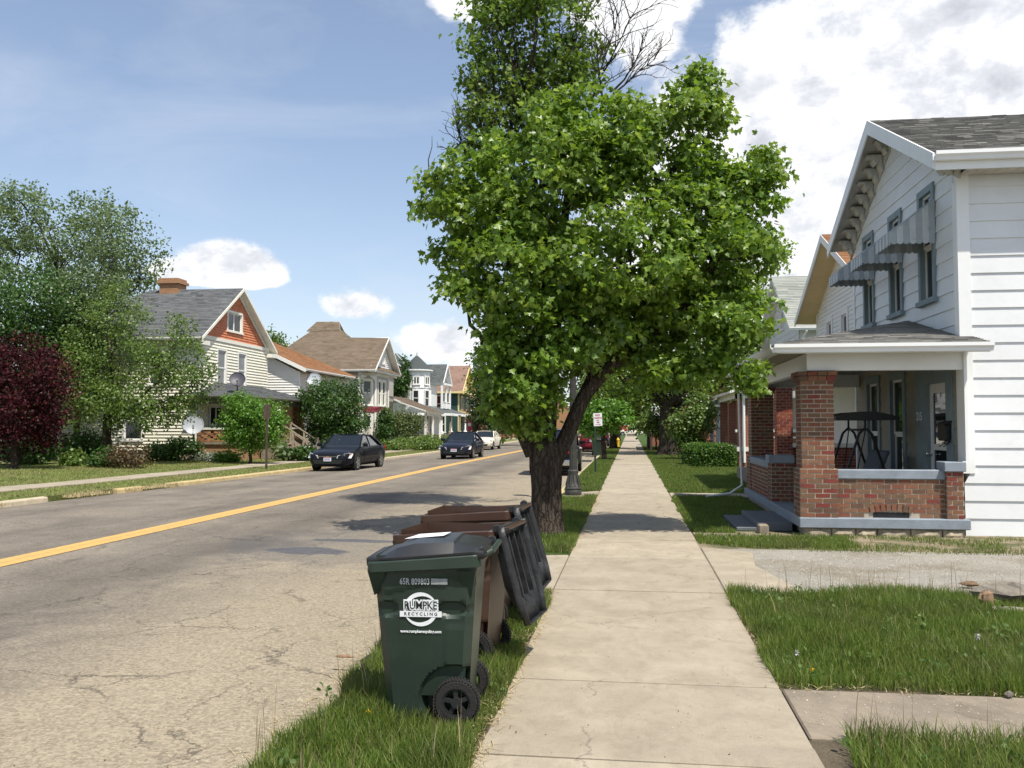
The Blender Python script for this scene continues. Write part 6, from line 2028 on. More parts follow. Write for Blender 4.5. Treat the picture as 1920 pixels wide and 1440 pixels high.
tree('street_tree', 'farther street tree whose crown hangs over the end of the sidewalk', 'tree', (-1.3, 96, -.03),
     [ell(1160, 760, 96, 34, 26, 2.2), ell(1130, 745, 96, 40, 40, 2.6), ell(1200, 750, 96, 30, 30, 2)], 6000, .32, 'leafdark', .26, 2.4, 'oval', sig=.4, seed=73)
tree('lawn_tree', 'small dark lawn tree left of the massive trunk', 'tree', (1.75, 62, -.03), [ell(1230, 805, 62, 20, 13, .9), ell(1212, 790, 62, 16, 12, .8), ell(1240, 785, 62, 20, 14, .9)], 2600, .18, 'leafmid', .06, 1, 'oval', sig=.2, seed=74)
tree('bright_bush', 'tall bright green bush between the massive trunk and the clipped hedges', 'shrub', (3.1, 46, 0), [ell(1300, 795, 46, 30, 40, 1), ell(1278, 800, 46, 20, 22, .8), ell(1315, 765, 46, 24, 30, .8), ell(1295, 832, 46, 24, 16, .8)], 6200, .15, 'leafmid', .05, .5, 'oval', sig=.19, seed=75)


def hedge(name, label, x0, x1, y0, y1, h, n, seed):
    rng = np.random.default_rng(seed)
    t = thing(name, label, 'hedge', ((x0 + x1) / 2, (y0 + y1) / 2, 0), 'clipped hedges on the lawn')
    P = rng.uniform(0, 1, (n, 3))
    ax = rng.integers(0, 5, n)
    for i, (k, v) in enumerate(((0, 0), (0, 1), (1, 0), (1, 1), (2, 1))):
        s = ax == i
        P[s, k] = v + rng.normal(size=s.sum()) * .03
    o = (P - .5) * 2
    P = P * np.array([x1 - x0, y1 - y0, h]) + np.array([x0, y0, 0])
    rnd = .12 * (np.abs(o[:, 0]) ** 6 + np.abs(o[:, 1]) ** 6)
    P[:, 2] -= rnd * (o[:, 2] > .6)
    P[:, 2] = np.maximum(P[:, 2], .03)
    leaf_mesh('foliage', P, unit(o), .085, 'oval', 'leafhedge', t, rng, .0)
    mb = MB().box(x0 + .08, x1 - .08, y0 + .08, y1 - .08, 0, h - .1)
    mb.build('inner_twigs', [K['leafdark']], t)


hedge('clipped_hedge', 'larger clipped box hedge in front of the red brick piers', 2.75, 4.25, 37.4, 38.5, .92, 5200, 80)
hedge('clipped_hedge', 'smaller clipped hedge tucked behind the larger one', 2.35, 3.4, 39.2, 40.4, .9, 3000, 81)
# distant wooded skyline
rng = np.random.default_rng(90)
ells = []
for i in range(46):
    x = -190 + i * 8.2 + rng.uniform(-3, 3)
    h = rng.uniform(3.0, 5.5)
    ells.append(((x, 265 + rng.uniform(-20, 25), h * .75), (6.5, 5, h), 1))
t = link('treeline', None)
P, O, C = scatter_crown(ells, 30000, rng, 40, .7, .5)
tl = leaf_mesh('distant_trees', P, O, .9, 'quad', 'leafairy', None, rng)
bpy.data.objects.remove(t)
tag(tl, 'far off wooded skyline at the end of the street', 'trees', kind='stuff')


# ================================================================ wheeled bins
def plastic(name, col):
    return pmat(name, col, .10, 5, .38, .10, 160, .45, dirt=.25, dirtcol=(col[0] * 1.6 + .02, col[1] * 1.4 + .02, col[2] * 1.4 + .02))


K['bingreen'] = plastic('bin_dark_green_plastic', (.023, .038, .028))
K['binbrown'] = plastic('bin_brown_plastic', (.050, .026, .017))
K['binblack'] = plastic('bin_black_plastic', (.022, .023, .025))
K['lidscuff'] = pmat('scuffed_black_lid', (.020, .021, .023), .45, 7, .40, .25, 60, .4, dirt=.45, dirtcol=(.085, .085, .088))
BZ0, BZ1 = .03, .93


def bin_half(z):
    t = (z - BZ0) / (BZ1 - BZ0)
    return -.238 - .080 * t, .228 + .060 * t, .215 + .066 * t    # front x, back x, half width


def bin_body(mat, root, M):
    """tapered tub with wheel recesses, grip dents and panel steps"""
    def dent(side, x, z):
        d = 0.0
        if side:                                              # the two flanks
            r = math.hypot(x - .155, z - .13)
            d += .085 * max(0, min(1, (.205 - r) / .035))
            for cx, w_ in ((-.235, .07), (.145, .10)):        # moulded grips
                q = ((x - cx) / w_) ** 2 + ((z - .655) / .042) ** 2
                if q < 1: d += .035 * (1 - q) ** .5
            edge = .80 + .045 * math.sin((x + .05) * 9)
            if z < edge: d += .007
            if x > .10 and z < .56: d -= .004
        return d
    nz, per = 52, []
    rc = .045
    rings = []
    for k in range(nz + 1):
        z = BZ0 + (BZ1 - BZ0) * k / nz
        xf, xb, hw = bin_half(z)
        ring = []
        for side, (x0, y0, x1, y1, n) in (('n', (xf + rc, -hw, xb - rc, -hw, 34)), ('b', (xb, -hw + rc, xb, hw - rc, 10)), ('f', (xb - rc, hw, xf + rc, hw, 34)), ('a', (xf, hw - rc, xf, -hw + rc, 10))):
            for i in range(n + 1):
                t = i / n
                x, y = x0 + (x1 - x0) * t, y0 + (y1 - y0) * t
                if side in 'nf':
                    d = dent(True, x, z)
                    y += d if y < 0 else -d
                ring.append((x, y, z))
        rings.append(ring)
    n = len(rings[0])
    mb = MB()
    mb.add([p for r in rings for p in r], [(k * n + i, k * n + (i + 1) % n, (k + 1) * n + (i + 1) % n, (k + 1) * n + i) for k in range(nz) for i in range(n)] + [tuple(range(n - 1, -1, -1))])
    mb.v = [tuple(M @ Vector(p)) for p in mb.v]
    mb.build('body', [mat], root, smooth=28)
    # inner liner so the open tub has thickness
    mb = MB()
    vs, fs = [], []
    for z, s in ((BZ1 + .03, .022), (.15, .03)):
        xf, xb, hw = bin_half(min(z, BZ1))
        xf, xb, hw = xf + s, xb - s, hw - s
        vs += [(xf, -hw, z), (xb, -hw, z), (xb, hw, z), (xf, hw, z)]
    fs = [(0, 4, 5, 1), (1, 5, 6, 2), (2, 6, 7, 3), (3, 7, 4, 0), (4, 7, 6, 5)]
    mb.add(vs, fs)
    mb.v = [tuple(M @ Vector(p)) for p in mb.v]
    mb.build('liner', [mat], root)


def wheelie(name, label, x, y, rz, mat, lidopen=False, lidmat=None, group=None, sc=(1, 1, 1), cat='wheeled bin'):
    root = thing(name, label, cat, (x, y, -.01), group)
    M = Matrix.Translation((x, y, -.01)) @ Matrix.Rotation(rz, 4, 'Z') @ Matrix.Diagonal((*sc, 1))
    T = lambda mb: (setattr(mb, 'v', [tuple(M @ Vector(p)) for p in mb.v]), mb)[1]
    bin_body(mat, root, M)
    # rim band, sloping up to the hinge side
    mb = MB()
    xf, xb, hw = bin_half(BZ1)
    def rim(o, z0a, z0b, z1a, z1b, i):
        pts_o, pts_i = [], []
        rc = .05
        for cx, cy, a0 in ((xb + o - rc, -hw - o + rc, -90), (xb + o - rc, hw + o - rc, 0), (xf - o + rc, hw + o - rc, 90), (xf - o + rc, -hw - o + rc, 180)):
            for q in range(6):
                a = R(a0 + 18 * q)
                pts_o.append((cx + rc * math.cos(a), cy + rc * math.sin(a)))
                pts_i.append((cx + (rc - i) * math.cos(a), cy + (rc - i) * math.sin(a)))
        n = len(pts_o)
        zz = lambda px, a, b: a + (b - a) * (px - xf) / (xb - xf)
        vs = [(p[0], p[1], zz(p[0], z0a, z0b)) for p in pts_o] + [(p[0], p[1], zz(p[0], z1a, z1b)) for p in pts_o] + [(p[0], p[1], zz(p[0], z1a, z1b)) for p in pts_i] + [(p[0], p[1], zz(p[0], z0a, z0b)) for p in pts_i]
        fs = []
        for k in range(4):
            for j in range(n):
                fs.append((k * n + j, k * n + (j + 1) % n, ((k + 1) % 4) * n + (j + 1) % n, ((k + 1) % 4) * n + j))
        mb.add(vs, fs)
    rim(.028, .865, .90, .925, .975, .05)
    T(mb).build('rim', [mat], root, smooth=35, bevel=.006)
    mb = MB()
    for sy in (-1, 1):                                        # gussets under the rim
        for gx, s in ((xf + .01, 1), (xb - .03, -1)):
            mb = MB()
            mb.prism([(gx - .03 * s, sy * (hw + .022), .88), (gx + .075 * s, sy * (hw + .022), .88), (gx + .05 * s, sy * (hw - .03), .76), (gx, sy * (hw - .03), .73)], (0, -sy * .03, 0))
            T(mb).build('gusset', [mat], root)
    mb = MB().prism([(xf - .02, -hw * .8, .88), (xf + .02, -hw * .8, .76), (xf + .05, -hw * .8, .76), (xf + .05, -hw * .8, .88)], (0, .03, 0))
    T(mb).build('gusset', [mat], root)
    # handle and hinge lugs
    mb = MB()
    mb.tube([(xb + .02, -hw + .03, .955), (xb + .085, -hw + .05, .985), (xb + .085, hw - .05, .985), (xb + .02, hw - .03, .955)], .016, 8)
    T(mb).build('handle', [mat], root, smooth=40)
    for sy in (-1, 1):
        mb = MB()
        mb.lathe((xb + .035, sy * (hw - .02), .99), [(.024, -.03), (.026, -.02), (.026, .02), (.024, .03)], 12, axis=(0, 1, 0))
        T(mb).build('hinge_pin', [K['binblack']], root, smooth=40)
    # wheels on an axle at the hinge side
    for sy in (-1, 1):
        c = Vector((.172, sy * .235, .130))
        mb = MB().lathe(c, [(.082, -.03), (.118, -.03), (.126, -.018), (.128, 0), (.126, .018), (.118, .03), (.082, .03), (.082, -.03)], 40, axis=(0, 1, 0), cap=False)
        for k in range(44):                                   # tread lugs
            a = 2 * math.pi * k / 44
            for o_, s in ((0, -1), (.5, 1)):
                b = a + o_ * 2 * math.pi / 44
                d = Vector((math.cos(b), 0, math.sin(b)))
                mb.obox(c + d * .1295 + Vector((0, s * .017, 0)), Vector((-d.z, 0, d.x)) * .0055, Vector((0, .012, 0)), d * .005)
        Mw = M @ Matrix.Translation(c) @ Matrix.Diagonal((1 / sc[0], 1 / sc[1], 1 / sc[2], 1)) @ Matrix.Translation(-c)
        TW = lambda q: (setattr(q, 'v', [tuple(Mw @ Vector(p)) for p in q.v]), q)[1]
        wh = TW(mb).build('wheel', [K['tyre']], root, smooth=35)
        mb = MB().lathe(c, [(.0, -.025), (.03, -.025), (.03, .03), (.0, .03)], 16, axis=(0, sy, 0))
        mb.lathe(c, [(.071, -.02), (.085, -.02), (.085, .022), (.071, .022), (.071, -.02)], 30, axis=(0, sy, 0), cap=False)
        for k in range(5):
            a = 2 * math.pi * k / 5 + .4
            d = Vector((math.cos(a), 0, math.sin(a)))
            e = Vector((-d.z, 0, d.x))
            mb.obox(c + d * .052 + Vector((0, sy * .012, 0)), e * .012, Vector((0, .008, 0)), d * .028)
        TW(mb).build('hub', [K['binblack']], wh, smooth=35)
    mb = MB().tube([(.185, -.235, .135), (.185, .235, .135)], .012, 8)
    T(mb).build('axle', [K['darkmetal']], root)
    lm = lidmat or K['binblack']
    # lid in its own frame: hinge line at origin, reaching to -x
    L_, Wd = xb - xf + .075, hw + .012
    def sect(xx, hgt, inset, zed):
        return [(xx, -Wd + inset, zed), (xx, Wd - inset, zed)]
    lid = MB()
    st = [(-.01, 0), (.06, .028), (.16, .045), (.17, .058), (.40, .066), (.505, .045), (.56, .02), (L_, .006)]
    vs, fs = [], []
    cols = [(-1, .0, -.04), (-1, .0, .0), (-.80, 1.0, 0), (-.3, 1.12, 0), (.3, 1.12, 0), (.80, 1.0, 0), (1, .0, .0), (1, .0, -.04)]
    for d, h in st:
        wscale = 1.0 if d < .5 else 1.0 - .18 * ((d - .5) / (L_ - .5)) ** 2
        for c_, f, z0 in cols: vs.append((-d, c_ * Wd * wscale, z0 + h * f if f else z0 + .004))
    nc = len(cols)
    for i in range(len(st) - 1):
        for j in range(nc - 1): fs.append((i * nc + j, i * nc + j + 1, (i + 1) * nc + j + 1, (i + 1) * nc + j))
    lid.add(vs, fs)
    i = len(st) - 1
    lid.add([vs[i * nc + j] for j in range(nc)] + [(vs[i * nc + j][0] - .0, vs[i * nc + j][1], -.035) for j in range(nc)], [(j, j + 1, nc + j + 1, nc + j) for j in range(nc - 1)])
    # ribs inside
    for yy in (-Wd * .5, 0, Wd * .5): lid.box(-.50, -.06, yy - .008, yy + .008, -.012, .02)
    lid.box(-.015, .0, -Wd, Wd, -.04, .005)
    tilt = math.atan2(.05, xb - xf)
    if not lidopen: ML = Matrix.Translation((xb + .035, 0, .99)) @ Matrix.Rotation(tilt * -1.0, 4, 'Y')
    else: ML = Matrix.Translation((xb + .05, 0, .985)) @ Matrix.Rotation(R(lidopen), 4, 'Y')
    lid.v = [tuple(ML @ Vector(p)) for p in lid.v]
    lo = T(lid).build('lid', [lm], root, smooth=30)
    so = lo.modifiers.new('thickness', 'SOLIDIFY')
    so.thickness, so.offset = .007, 0
    return root, M, ML


GX, GY, GRZ = -1.18, 5.29, R(3)
gb, GM, GL = wheelie('recycling_bin', 'dark green recycling bin with closed black lid and white printing', GX, GY, GRZ, K['bingreen'], group=None)
xf, xb, hw = bin_half(.7)
_slope = math.atan2(.065, BZ1 - BZ0)


def on_flank(x, z, off=.004):
    """matrix on the bin's camera-side flank"""
    h_ = bin_half(z)[2] - .007
    n = Vector((0, -math.cos(_slope), -math.sin(_slope)))
    p = Vector((x, -h_, z)) + n * off
    return GM @ basis(p, (1, 0, 0), n)


text('65R 809803', .050, gb, K['inkgrey'], on_flank(-.068, .815, .009), name='serial_number', sx=.72, bold=.0008)
bc = MB()
rr = random.Random(2)
x = .028
while x < .118:
    wd = rr.uniform(.0012, .0036)
    bc.box(x, x + wd, -.017, .017, 0, .001)
    x += wd + rr.uniform(.001, .002)
m4 = on_flank(0, .818, .009)
bc.v = [tuple(m4 @ Vector(p)) for p in bc.v]
bc.build('barcode', [K['inkgrey']], gb)
# crescent ring, name block and strip
LX, LZ = -.035, .655
ring = MB()
n = 64
outer, inner = [], []
for i in range(n + 1):
    a = R(15) + R(330) * i / n
for sgn, a0, a1 in ((1, 20, 205), (-1, 200, 385)):
    vs, fs = [], []
    for i in range(41):
        t = i / 40
        a = R(a0 + (a1 - a0) * t)
        wdt = .003 + .021 * math.sin(math.pi * t) ** .8 * (1 - .35 * abs(t - .45))
        ro, ri = .098, .098 - wdt
        vs += [(math.cos(a) * ro, math.sin(a) * ro, 0), (math.cos(a) * ri, math.sin(a) * ri, 0)]
    for i in range(40): fs.append((2 * i, 2 * i + 2, 2 * i + 3, 2 * i + 1))
    ring.add(vs, fs)
m4 = on_flank(LX, LZ)
ring.v = [tuple(m4 @ Vector(p)) for p in ring.v]
ring.build('logo_ring', [K['inkwhite']], gb)
text('RUMPKE', .066, gb, K['inkwhite'], on_flank(LX, LZ + .022, .0048), bold=.0095, name='lettering', sx=.78, ext=.0006)
text('RUMPKE', .066, gb, K['inkblack'], on_flank(LX, LZ + .022, .0066), bold=.0004, name='lettering', sx=.78, ext=.0004)
strip = MB().box(-.122, .122, -.0165, .0165, 0, .0012)
m4 = on_flank(LX, LZ - .027, .0046)
strip.v = [tuple(m4 @ Vector(p)) for p in strip.v]
strip.build('logo_strip', [K['inkwhite']], gb)
text('R E C Y C L I N G', .0255, gb, K['bingreen'], on_flank(LX, LZ - .027, .0062), bold=.0006, name='lettering', sx=1.0, ext=.0004)
text('www.rumpkerecycling.com', .0235, gb, K['inkwhite'], on_flank(LX, LZ - .128, .0042), bold=.0008, name='web_address', sx=.92, ext=.0005)
lab = MB().add([(-.50, -.02, .077), (-.255, -.04, .081), (-.235, .14, .081), (-.44, .17, .079)], [(0, 1, 2, 3)])
lab.v = [tuple(GM @ GL @ Vector(p)) for p in lab.v]
lab.build('lid_label', [K['plate']], gb)
wheelie('rubbish_bin', 'nearer open brown bin with black lid hanging down behind the green bin', -1.27, 6.50, R(-7), K['binbrown'], 257, K['lidscuff'], 'open brown bins on the verge', sc=(1.17, 1.05, 1.0))
wheelie('rubbish_bin', 'farther open brown bin close to the maple trunk', -1.36, 7.72, R(-3), K['binbrown'], 256, K['lidscuff'], 'open brown bins on the verge', sc=(1.2, 1.05, 1.02))
wheelie('far_bin', 'small dark bin at the kerb beyond the no-parking sign', -1.92, 51.0, R(95), K['bingreen'])

# ================================================================ street furniture
LP = thing('street_lamp', 'dark cast iron street lamp with fluted base behind the maple', 'street lamp', (-1.36, 21.2, 0))
MB().box(-1.62, -1.10, 20.94, 21.46, -.05, .05).build('plinth', [K['concold']], LP, bevel=.02)
prof = [(.19, .05), (.20, .09), (.20, .15), (.185, .18), (.20, .2), (.195, .24), (.165, .29), (.14, .36), (.125, .45), (.115, .55), (.125, .58), (.125, .63), (.10, .65)]
mb = MB().lathe((-1.36, 21.2, 0), prof, 32)
for k in range(10):
    a = 2 * math.pi * k / 10
    d = Vector((math.cos(a), math.sin(a), 0))
    e = Vector((-d.y, d.x, 0))
    mb.obox(Vector((-1.36, 21.2, .40)) + d * .148, e * .018, d * .012, Vector((-d.x * .035, -d.y * .035, .13)))
mb.build('base', [K['lampgrey']], LP, smooth=30)
mb = MB().lathe((-1.36, 21.2, 0), [(.085, .64), (.08, 1.2), (.06, 3.4), (.06, 3.5)], 16)
for k in range(12):
    a = 2 * math.pi * k / 12
    mb.tube([(-1.36 + .082 * math.cos(a), 21.2 + .082 * math.sin(a), .66), (-1.36 + .06 * math.cos(a), 21.2 + .06 * math.sin(a), 3.3)], .011, 5)
mb.build('post', [K['lampgrey']], LP, smooth=30)
MB().lathe((-1.36, 21.2, 3.5), [(.09, 0), (.11, .05), (.07, .1), (.16, .2), (.2, .38), (.17, .58), (.08, .72), (.03, .8), (.01, .9)], 20).build('globe', [K['plate']], LP, smooth=40)

NP = thing('parking_sign', 'white no-parking sign on a dark green post in the verge', 'road sign', (-1.26, 32.3, -.02))
MB().box(-1.30, -1.24, 32.28, 32.31, -.1, 2.1).box(-1.305, -1.235, 32.305, 32.32, -.1, 1.2).build('post', [K['greenpost']], NP)
tl = R(3)
mt4 = Matrix.Translation((-1.17, 32.26, 1.92)) @ Matrix.Rotation(-tl, 4, 'Y')
mb = MB().box(-.155, .155, 0, .006, -.235, .235)
mb.v = [tuple(mt4 @ Vector(p)) for p in mb.v]
pn = mb.build('panel', [K['plate']], NP, bevel=.0)
sf = lambda z: mt4 @ basis((0, -.002, z), (1, 0, 0), (0, -1, 0))
text('NO', .105, pn, K['inkred'], sf(.155), bold=.003)
text('PARKING', .075, pn, K['inkred'], sf(.055), bold=.003, sx=.88)
text('ANY', .06, pn, K['inkred'], sf(-.03), bold=.002, sx=.8)
text('TIME', .06, pn, K['inkred'], sf(-.105), bold=.002, sx=.8)
ar = MB().add([(-.09, -.008, 0), (.05, -.008, 0), (.05, -.022, 0), (.095, 0, 0), (.05, .022, 0), (.05, .008, 0), (-.09, .008, 0)], [(0, 1, 2, 3, 4, 5, 6)])
m4 = sf(-.18)
ar.v = [tuple(m4 @ Vector(p)) for p in ar.v]
ar.build('arrow', [K['inkred']], pn)

SP = thing('sign_post', 'dark post with a street sign seen edge-on across the road', 'road sign', (-14.05, 33, -.05))
MB().box(-14.09, -14.02, 32.97, 33.03, -.1, 2.45).build('post', [K['rustpost']], SP)
MB().prism([(-14.14, 32.86, 1.95), (-13.97, 33.10, 1.95), (-13.97, 33.10, 2.52), (-14.14, 32.86, 2.52)], (.012, -.008, 0)).build('panel', [K['rustpost']], SP)
YH = thing('fire_hydrant', 'yellow fire hydrant far along the verge', 'fire hydrant', (-.98, 71, 0))
MB().lathe((-.98, 71, 0), [(.15, 0), (.15, .06), (.10, .08), (.10, .5), (.13, .52), (.13, .56), (.09, .66), (.03, .72), (.03, .77)], 14).build('barrel', [K['yellow2'] if 'yellow2' in K else K['amber']], YH, smooth=35)
MB().tube([(-1.15, 71, .42), (-.81, 71, .42)], .05, 10).build('outlet', [K['amber']], YH)
SS = thing('stop_sign', 'small red and white sign across the road in front of the green house', 'road sign', (-14.6, 80, 0))
MB().box(-14.63, -14.57, 79.97, 80.03, -.1, 1.5).build('post', [K['rustpost']], SS)
MB().box(-14.78, -14.42, 79.93, 79.96, 1.2, 2.35).build('panel', [K['inkred']], SS)
MB().box(-14.74, -14.46, 79.925, 79.929, 1.65, 1.95).build('band', [K['plate']], SS)
RL = thing('timber_railing', 'dark timber posts and rail beside the far sidewalk', 'railing', (1.35, 64, 0))
for i in range(6): MB().box(1.3, 1.42, 60 + i * 2.4, 60.12 + i * 2.4, -.05, 1.15).build('post', [K['rustpost']], RL)
MB().box(1.31, 1.41, 59.9, 72.3, 1.15, 1.25).build('rail', [K['rustpost']], RL)
for px, nm in ((1162, 'red and white stop sign far down on the left of the sidewalk end'), (1174, 'red and white stop sign farthest right at the sidewalk end')):
    c = at(px, 806, 150)
    s = thing('stop_sign', nm, 'road sign', (c.x, 150, 0))
    MB().box(c.x - .05, c.x + .05, 150, 150.06, -.1, c.z - .3).build('post', [K['plate']], s)
    MB().lathe((c.x, 149.95, c.z + .3), [(.55, 0), (.55, .03)], 8, axis=(0, -1, 0)).build('panel', [K['inkred']], s)
AW = thing('canopy', 'small white canopy roof beyond the timber railing', 'canopy', (2.6, 78, 0))
MB().prism([(1.4, 78, 2.0), (4.2, 78, 2.3), (4.2, 80, 2.3), (1.4, 80, 2.0)], (0, 0, .12)).build('roof', [K['white']], AW)
for xx in (1.5, 4.1):
    MB().box(xx, xx + .1, 78.1, 78.2, 0, 2.05).build('post', [K['white']], AW)


# ================================================================ cars
def carpaint(name, col, fl=.0):
    return pmat(name, col, .06, 2, .5, 0, spec=.08, coat=.32)


K['paintblack'] = carpaint('black_car_paint', (.006, .007, .012))
K['paintnavy'] = carpaint('navy_car_paint', (.009, .012, .024))
K['paintwhite'] = carpaint('off_white_car_paint', (.66, .62, .52))
K['paintred'] = carpaint('dark_red_car_paint', (.16, .012, .025))
K['paintsilver'] = carpaint('silver_blue_car_paint', (.30, .34, .38))


def car(name, label, cat, loc, rz, paint, L=5.0, Wd=1.85, Ht=1.47, style='sedan', fogs=False, plate='inkblue', wheelr=.33, rim='alloy', grille='bar', group=None):
    root = thing(name, label, cat, (0, 0, 0), group)
    P = K[paint]
    h = L / 2
    W2 = Wd / 2
    fx, rx = h - .95, -h + 1.0                                 # axle positions
    if style == 'suv':
        S = [(h, .78, .30, .75), (h - .08, .88, .24, .88), (h - .4, .97, .22, .98), (fx, 1.0, .24, 1.02), (h - 1.5, 1.0, .24, 1.06), (0, 1.0, .24, 1.06), (rx, 1.0, .24, 1.08), (-h + .3, .98, .26, 1.10), (-h + .06, .93, .30, 1.06), (-h, .84, .36, .95)]
        G = [(h - 1.55, 1.06), (h - 2.3, Ht), (-h + .38, Ht - .04), (-h + .08, 1.06)]
        wr = .86
    else:
        S = [(h, .60, .30, .60), (h - .05, .80, .24, .67), (h - .18, .90, .20, .72), (h - .45, .965, .18, .79), (fx, 1.0, .20, .85), (h - 1.40, 1.0, .20, .905), (h - 1.80, 1.0, .20, .945), (0, 1.0, .20, .965), (rx, 1.0, .20, .985), (-h + .6, .985, .22, 1.0), (-h + .22, .94, .26, .985), (-h + .05, .86, .32, .93), (-h, .74, .40, .86)]
        G = [(h - 1.50, .92), (h - 2.25, Ht), (-h + 1.62, Ht - .03), (-h + .82, .985)]
        wr = .70
    ring = lambda x, wf, zb, zt: [(x, -W2 * wf * .80, zb), (x, -W2 * wf * .97, zb + .10), (x, -W2 * wf, zb + (zt - zb) * .45), (x, -W2 * wf * .985, zb + (zt - zb) * .78), (x, -W2 * wf * .90, zt - .015), (x, -W2 * wf * .5, zt + .012), (x, 0, zt + .02),
                                  (x, W2 * wf * .5, zt + .012), (x, W2 * wf * .90, zt - .015), (x, W2 * wf * .985, zb + (zt - zb) * .78), (x, W2 * wf, zb + (zt - zb) * .45), (x, W2 * wf * .97, zb + .10), (x, W2 * wf * .80, zb)]
    rs = [ring(*s) for s in S]
    n = len(rs[0])
    mb = MB().add([p for r in rs for p in r], [(i * n + j, i * n + (j + 1) % n, (i + 1) * n + (j + 1) % n, (i + 1) * n + j) for i in range(len(rs) - 1) for j in range(n)] + [tuple(range(n - 1, -1, -1)), tuple((len(rs) - 1) * n + j for j in range(n))])
    mb.build('body', [P], root, smooth=38)
    (xa, za), (xb_, zb), (xc, zc), (xd, zd) = G
    wb, wt = W2 * .90, W2 * wr
    # roof skin
    mb = MB()
    vs, fs = [], []
    rxs = np.linspace(xb_ + .04, xc - .04, 7)
    for i, x in enumerate(rxs):
        zz = zb + (zc - zb) * i / 6
        for j in range(9):
            t = -1 + j / 4
            vs.append((x, wt * t * 1.0, zz + .03 * (1 - t * t) - .045 * abs(t) ** 6 + .008 * math.sin(math.pi * i / 6)))
    for i in range(6):
        for j in range(8): fs.append((i * 9 + j, i * 9 + j + 1, (i + 1) * 9 + j + 1, (i + 1) * 9 + j))
    mb.add(vs, fs)
    o = mb.build('roof', [P], root, smooth=60)
    so = o.modifiers.new('thick', 'SOLIDIFY')
    so.thickness = .04
    # pillars
    xm = (xb_ + xc) / 2 + .05
    for s in (-1, 1):
        ps = [([(xa + .06, s * wb, za - .02), ((xa + xb_) / 2 + .03, s * (wb + wt) / 2, (za + zb) / 2 + .01), (xb_, s * wt * .985, zb - .01)], .038),
              ([(xd - .05, s * wb, zd - .03), ((xd + xc) / 2, s * (wb + wt) / 2, (zd + zc) / 2 + .01), (xc, s * wt * .985, zc - .01)], .06),
              ([(xm + .05, s * wb * 1.0, (za + zd) / 2 - .02), (xm, s * wt * .995, zb - .02)], .035)]
        if style == 'suv': ps.append(([(xc + .75, s * wb, zd - .02), (xc + .7, s * wt * .995, zc - .02)], .05))
        for pts, r_ in ps: MB().tube(pts, r_, 6).build('pillar', [P], root, smooth=60)
        MB().tube([(xb_ + .05, s * wt * .99, zb - .005), (xc - .05, s * wt * .99, zc - .005)], .035, 6).build('roof_rail', [P], root, smooth=60)
    q = lambda a, b, c, d: MB().add([a, b, c, d], [(0, 1, 2, 3)])
    q((xa + .02, -wb * .97, za - .01), (xa + .02, wb * .97, za - .01), (xb_ + .02, wt * .97, zb), (xb_ + .02, -wt * .97, zb)).build('windscreen', [K['carglass']], root)
    q((xd, wb * .95, zd - .01), (xd, -wb * .95, zd - .01), (xc - .02, -wt * .95, zc), (xc - .02, wt * .95, zc)).build('rear_window', [K['carglass']], root)
    for s in (-1, 1):
        xm = (xb_ + xc) / 2 + .05
        q((xa, s * wb, za - .01), (xm + .05, s * wb, (za + zd) / 2), (xm, s * wt * .985, zb - .015), (xb_, s * wt * .985, zb - .015)).build('side_window', [K['carglass']], root)
        xq, xr = (xd + .42, xc + .16) if style == 'sedan' else (xd, xc)
        q((xm + .05, s * wb, (za + zd) / 2), (xq, s * wb, zd - .01), (xr, s * wt * .985, zc - .03), (xm, s * wt * .985, zb - .015)).build('side_window', [K['carglass']], root)
        if style == 'sedan': MB().prism([(xq, s * wb, zd - .03), (xd - .03, s * wb * .97, zd - .03), (xc, s * wt * .97, zc), (xr, s * wt * .99, zc - .02)], (0, -s * .05, 0)).build('quarter_panel', [P], root)
    mb = MB()
    for s in (-1, 1):
        mb.box(xm - .1, xm + .02, s * .38 - .24, s * .38 + .24, .75, 1.18).box(xm - .06, xm + .02, s * .38 - .12, s * .38 + .12, 1.2, 1.34)
    mb.box(xd + .35, xd + .5, -.6, .6, .8, 1.12).box(xa - .5, xa - .1, -.7, .7, .86, .97)
    mb.build('seats', [K['cushion']], root, bevel=.03)
    # wheels in dark arches
    for ax_ in (fx, rx):
        for s in (-1, 1):
            c = Vector((ax_, s * (W2 - .09), wheelr))
            MB().lathe(c + Vector((0, s * .082, .02)), [(.0, 0), (wheelr + .055, 0), (wheelr + .055, .012), (.0, .012)], 28, axis=(0, s, 0)).build('wheel_arch', [K['inkblack']], root)
            wl = MB().lathe(c, [(wheelr * .62, -.10), (wheelr * .93, -.10), (wheelr, -.06), (wheelr, .07), (wheelr * .93, .105), (wheelr * .66, .108), (wheelr * .64, .09)], 32, axis=(0, s, 0), cap=False).build('wheel', [K['tyre']], root, smooth=40)
            mb = MB().lathe(c, [(.0, .085), (.05, .095), (.06, .085)], 14, axis=(0, s, 0), cap=False)
            mb.lathe(c, [(wheelr * .56, .088), (wheelr * .66, .105), (wheelr * .68, .09)], 28, axis=(0, s, 0), cap=False)
            for k in range(5 if rim == 'alloy' else 9):
                a = 2 * math.pi * k / (5 if rim == 'alloy' else 9)
                d = Vector((math.cos(a), 0, math.sin(a)))
                e = Vector((-d.z, 0, d.x))
                mb.obox(c + d * wheelr * .34 + Vector((0, s * .088, 0)), e * wheelr * .095, Vector((0, .008, 0)), d * wheelr * .28)
            mb.build('rim', [K['alloy']], wl, smooth=35)
            MB().lathe(c + Vector((0, s * .055, 0)), [(0, 0), (wheelr * .66, 0)], 24, axis=(0, s, 0), cap=False).build('brake_disc', [K['inkblack']], wl)
    # front
    zf = S[1][3]
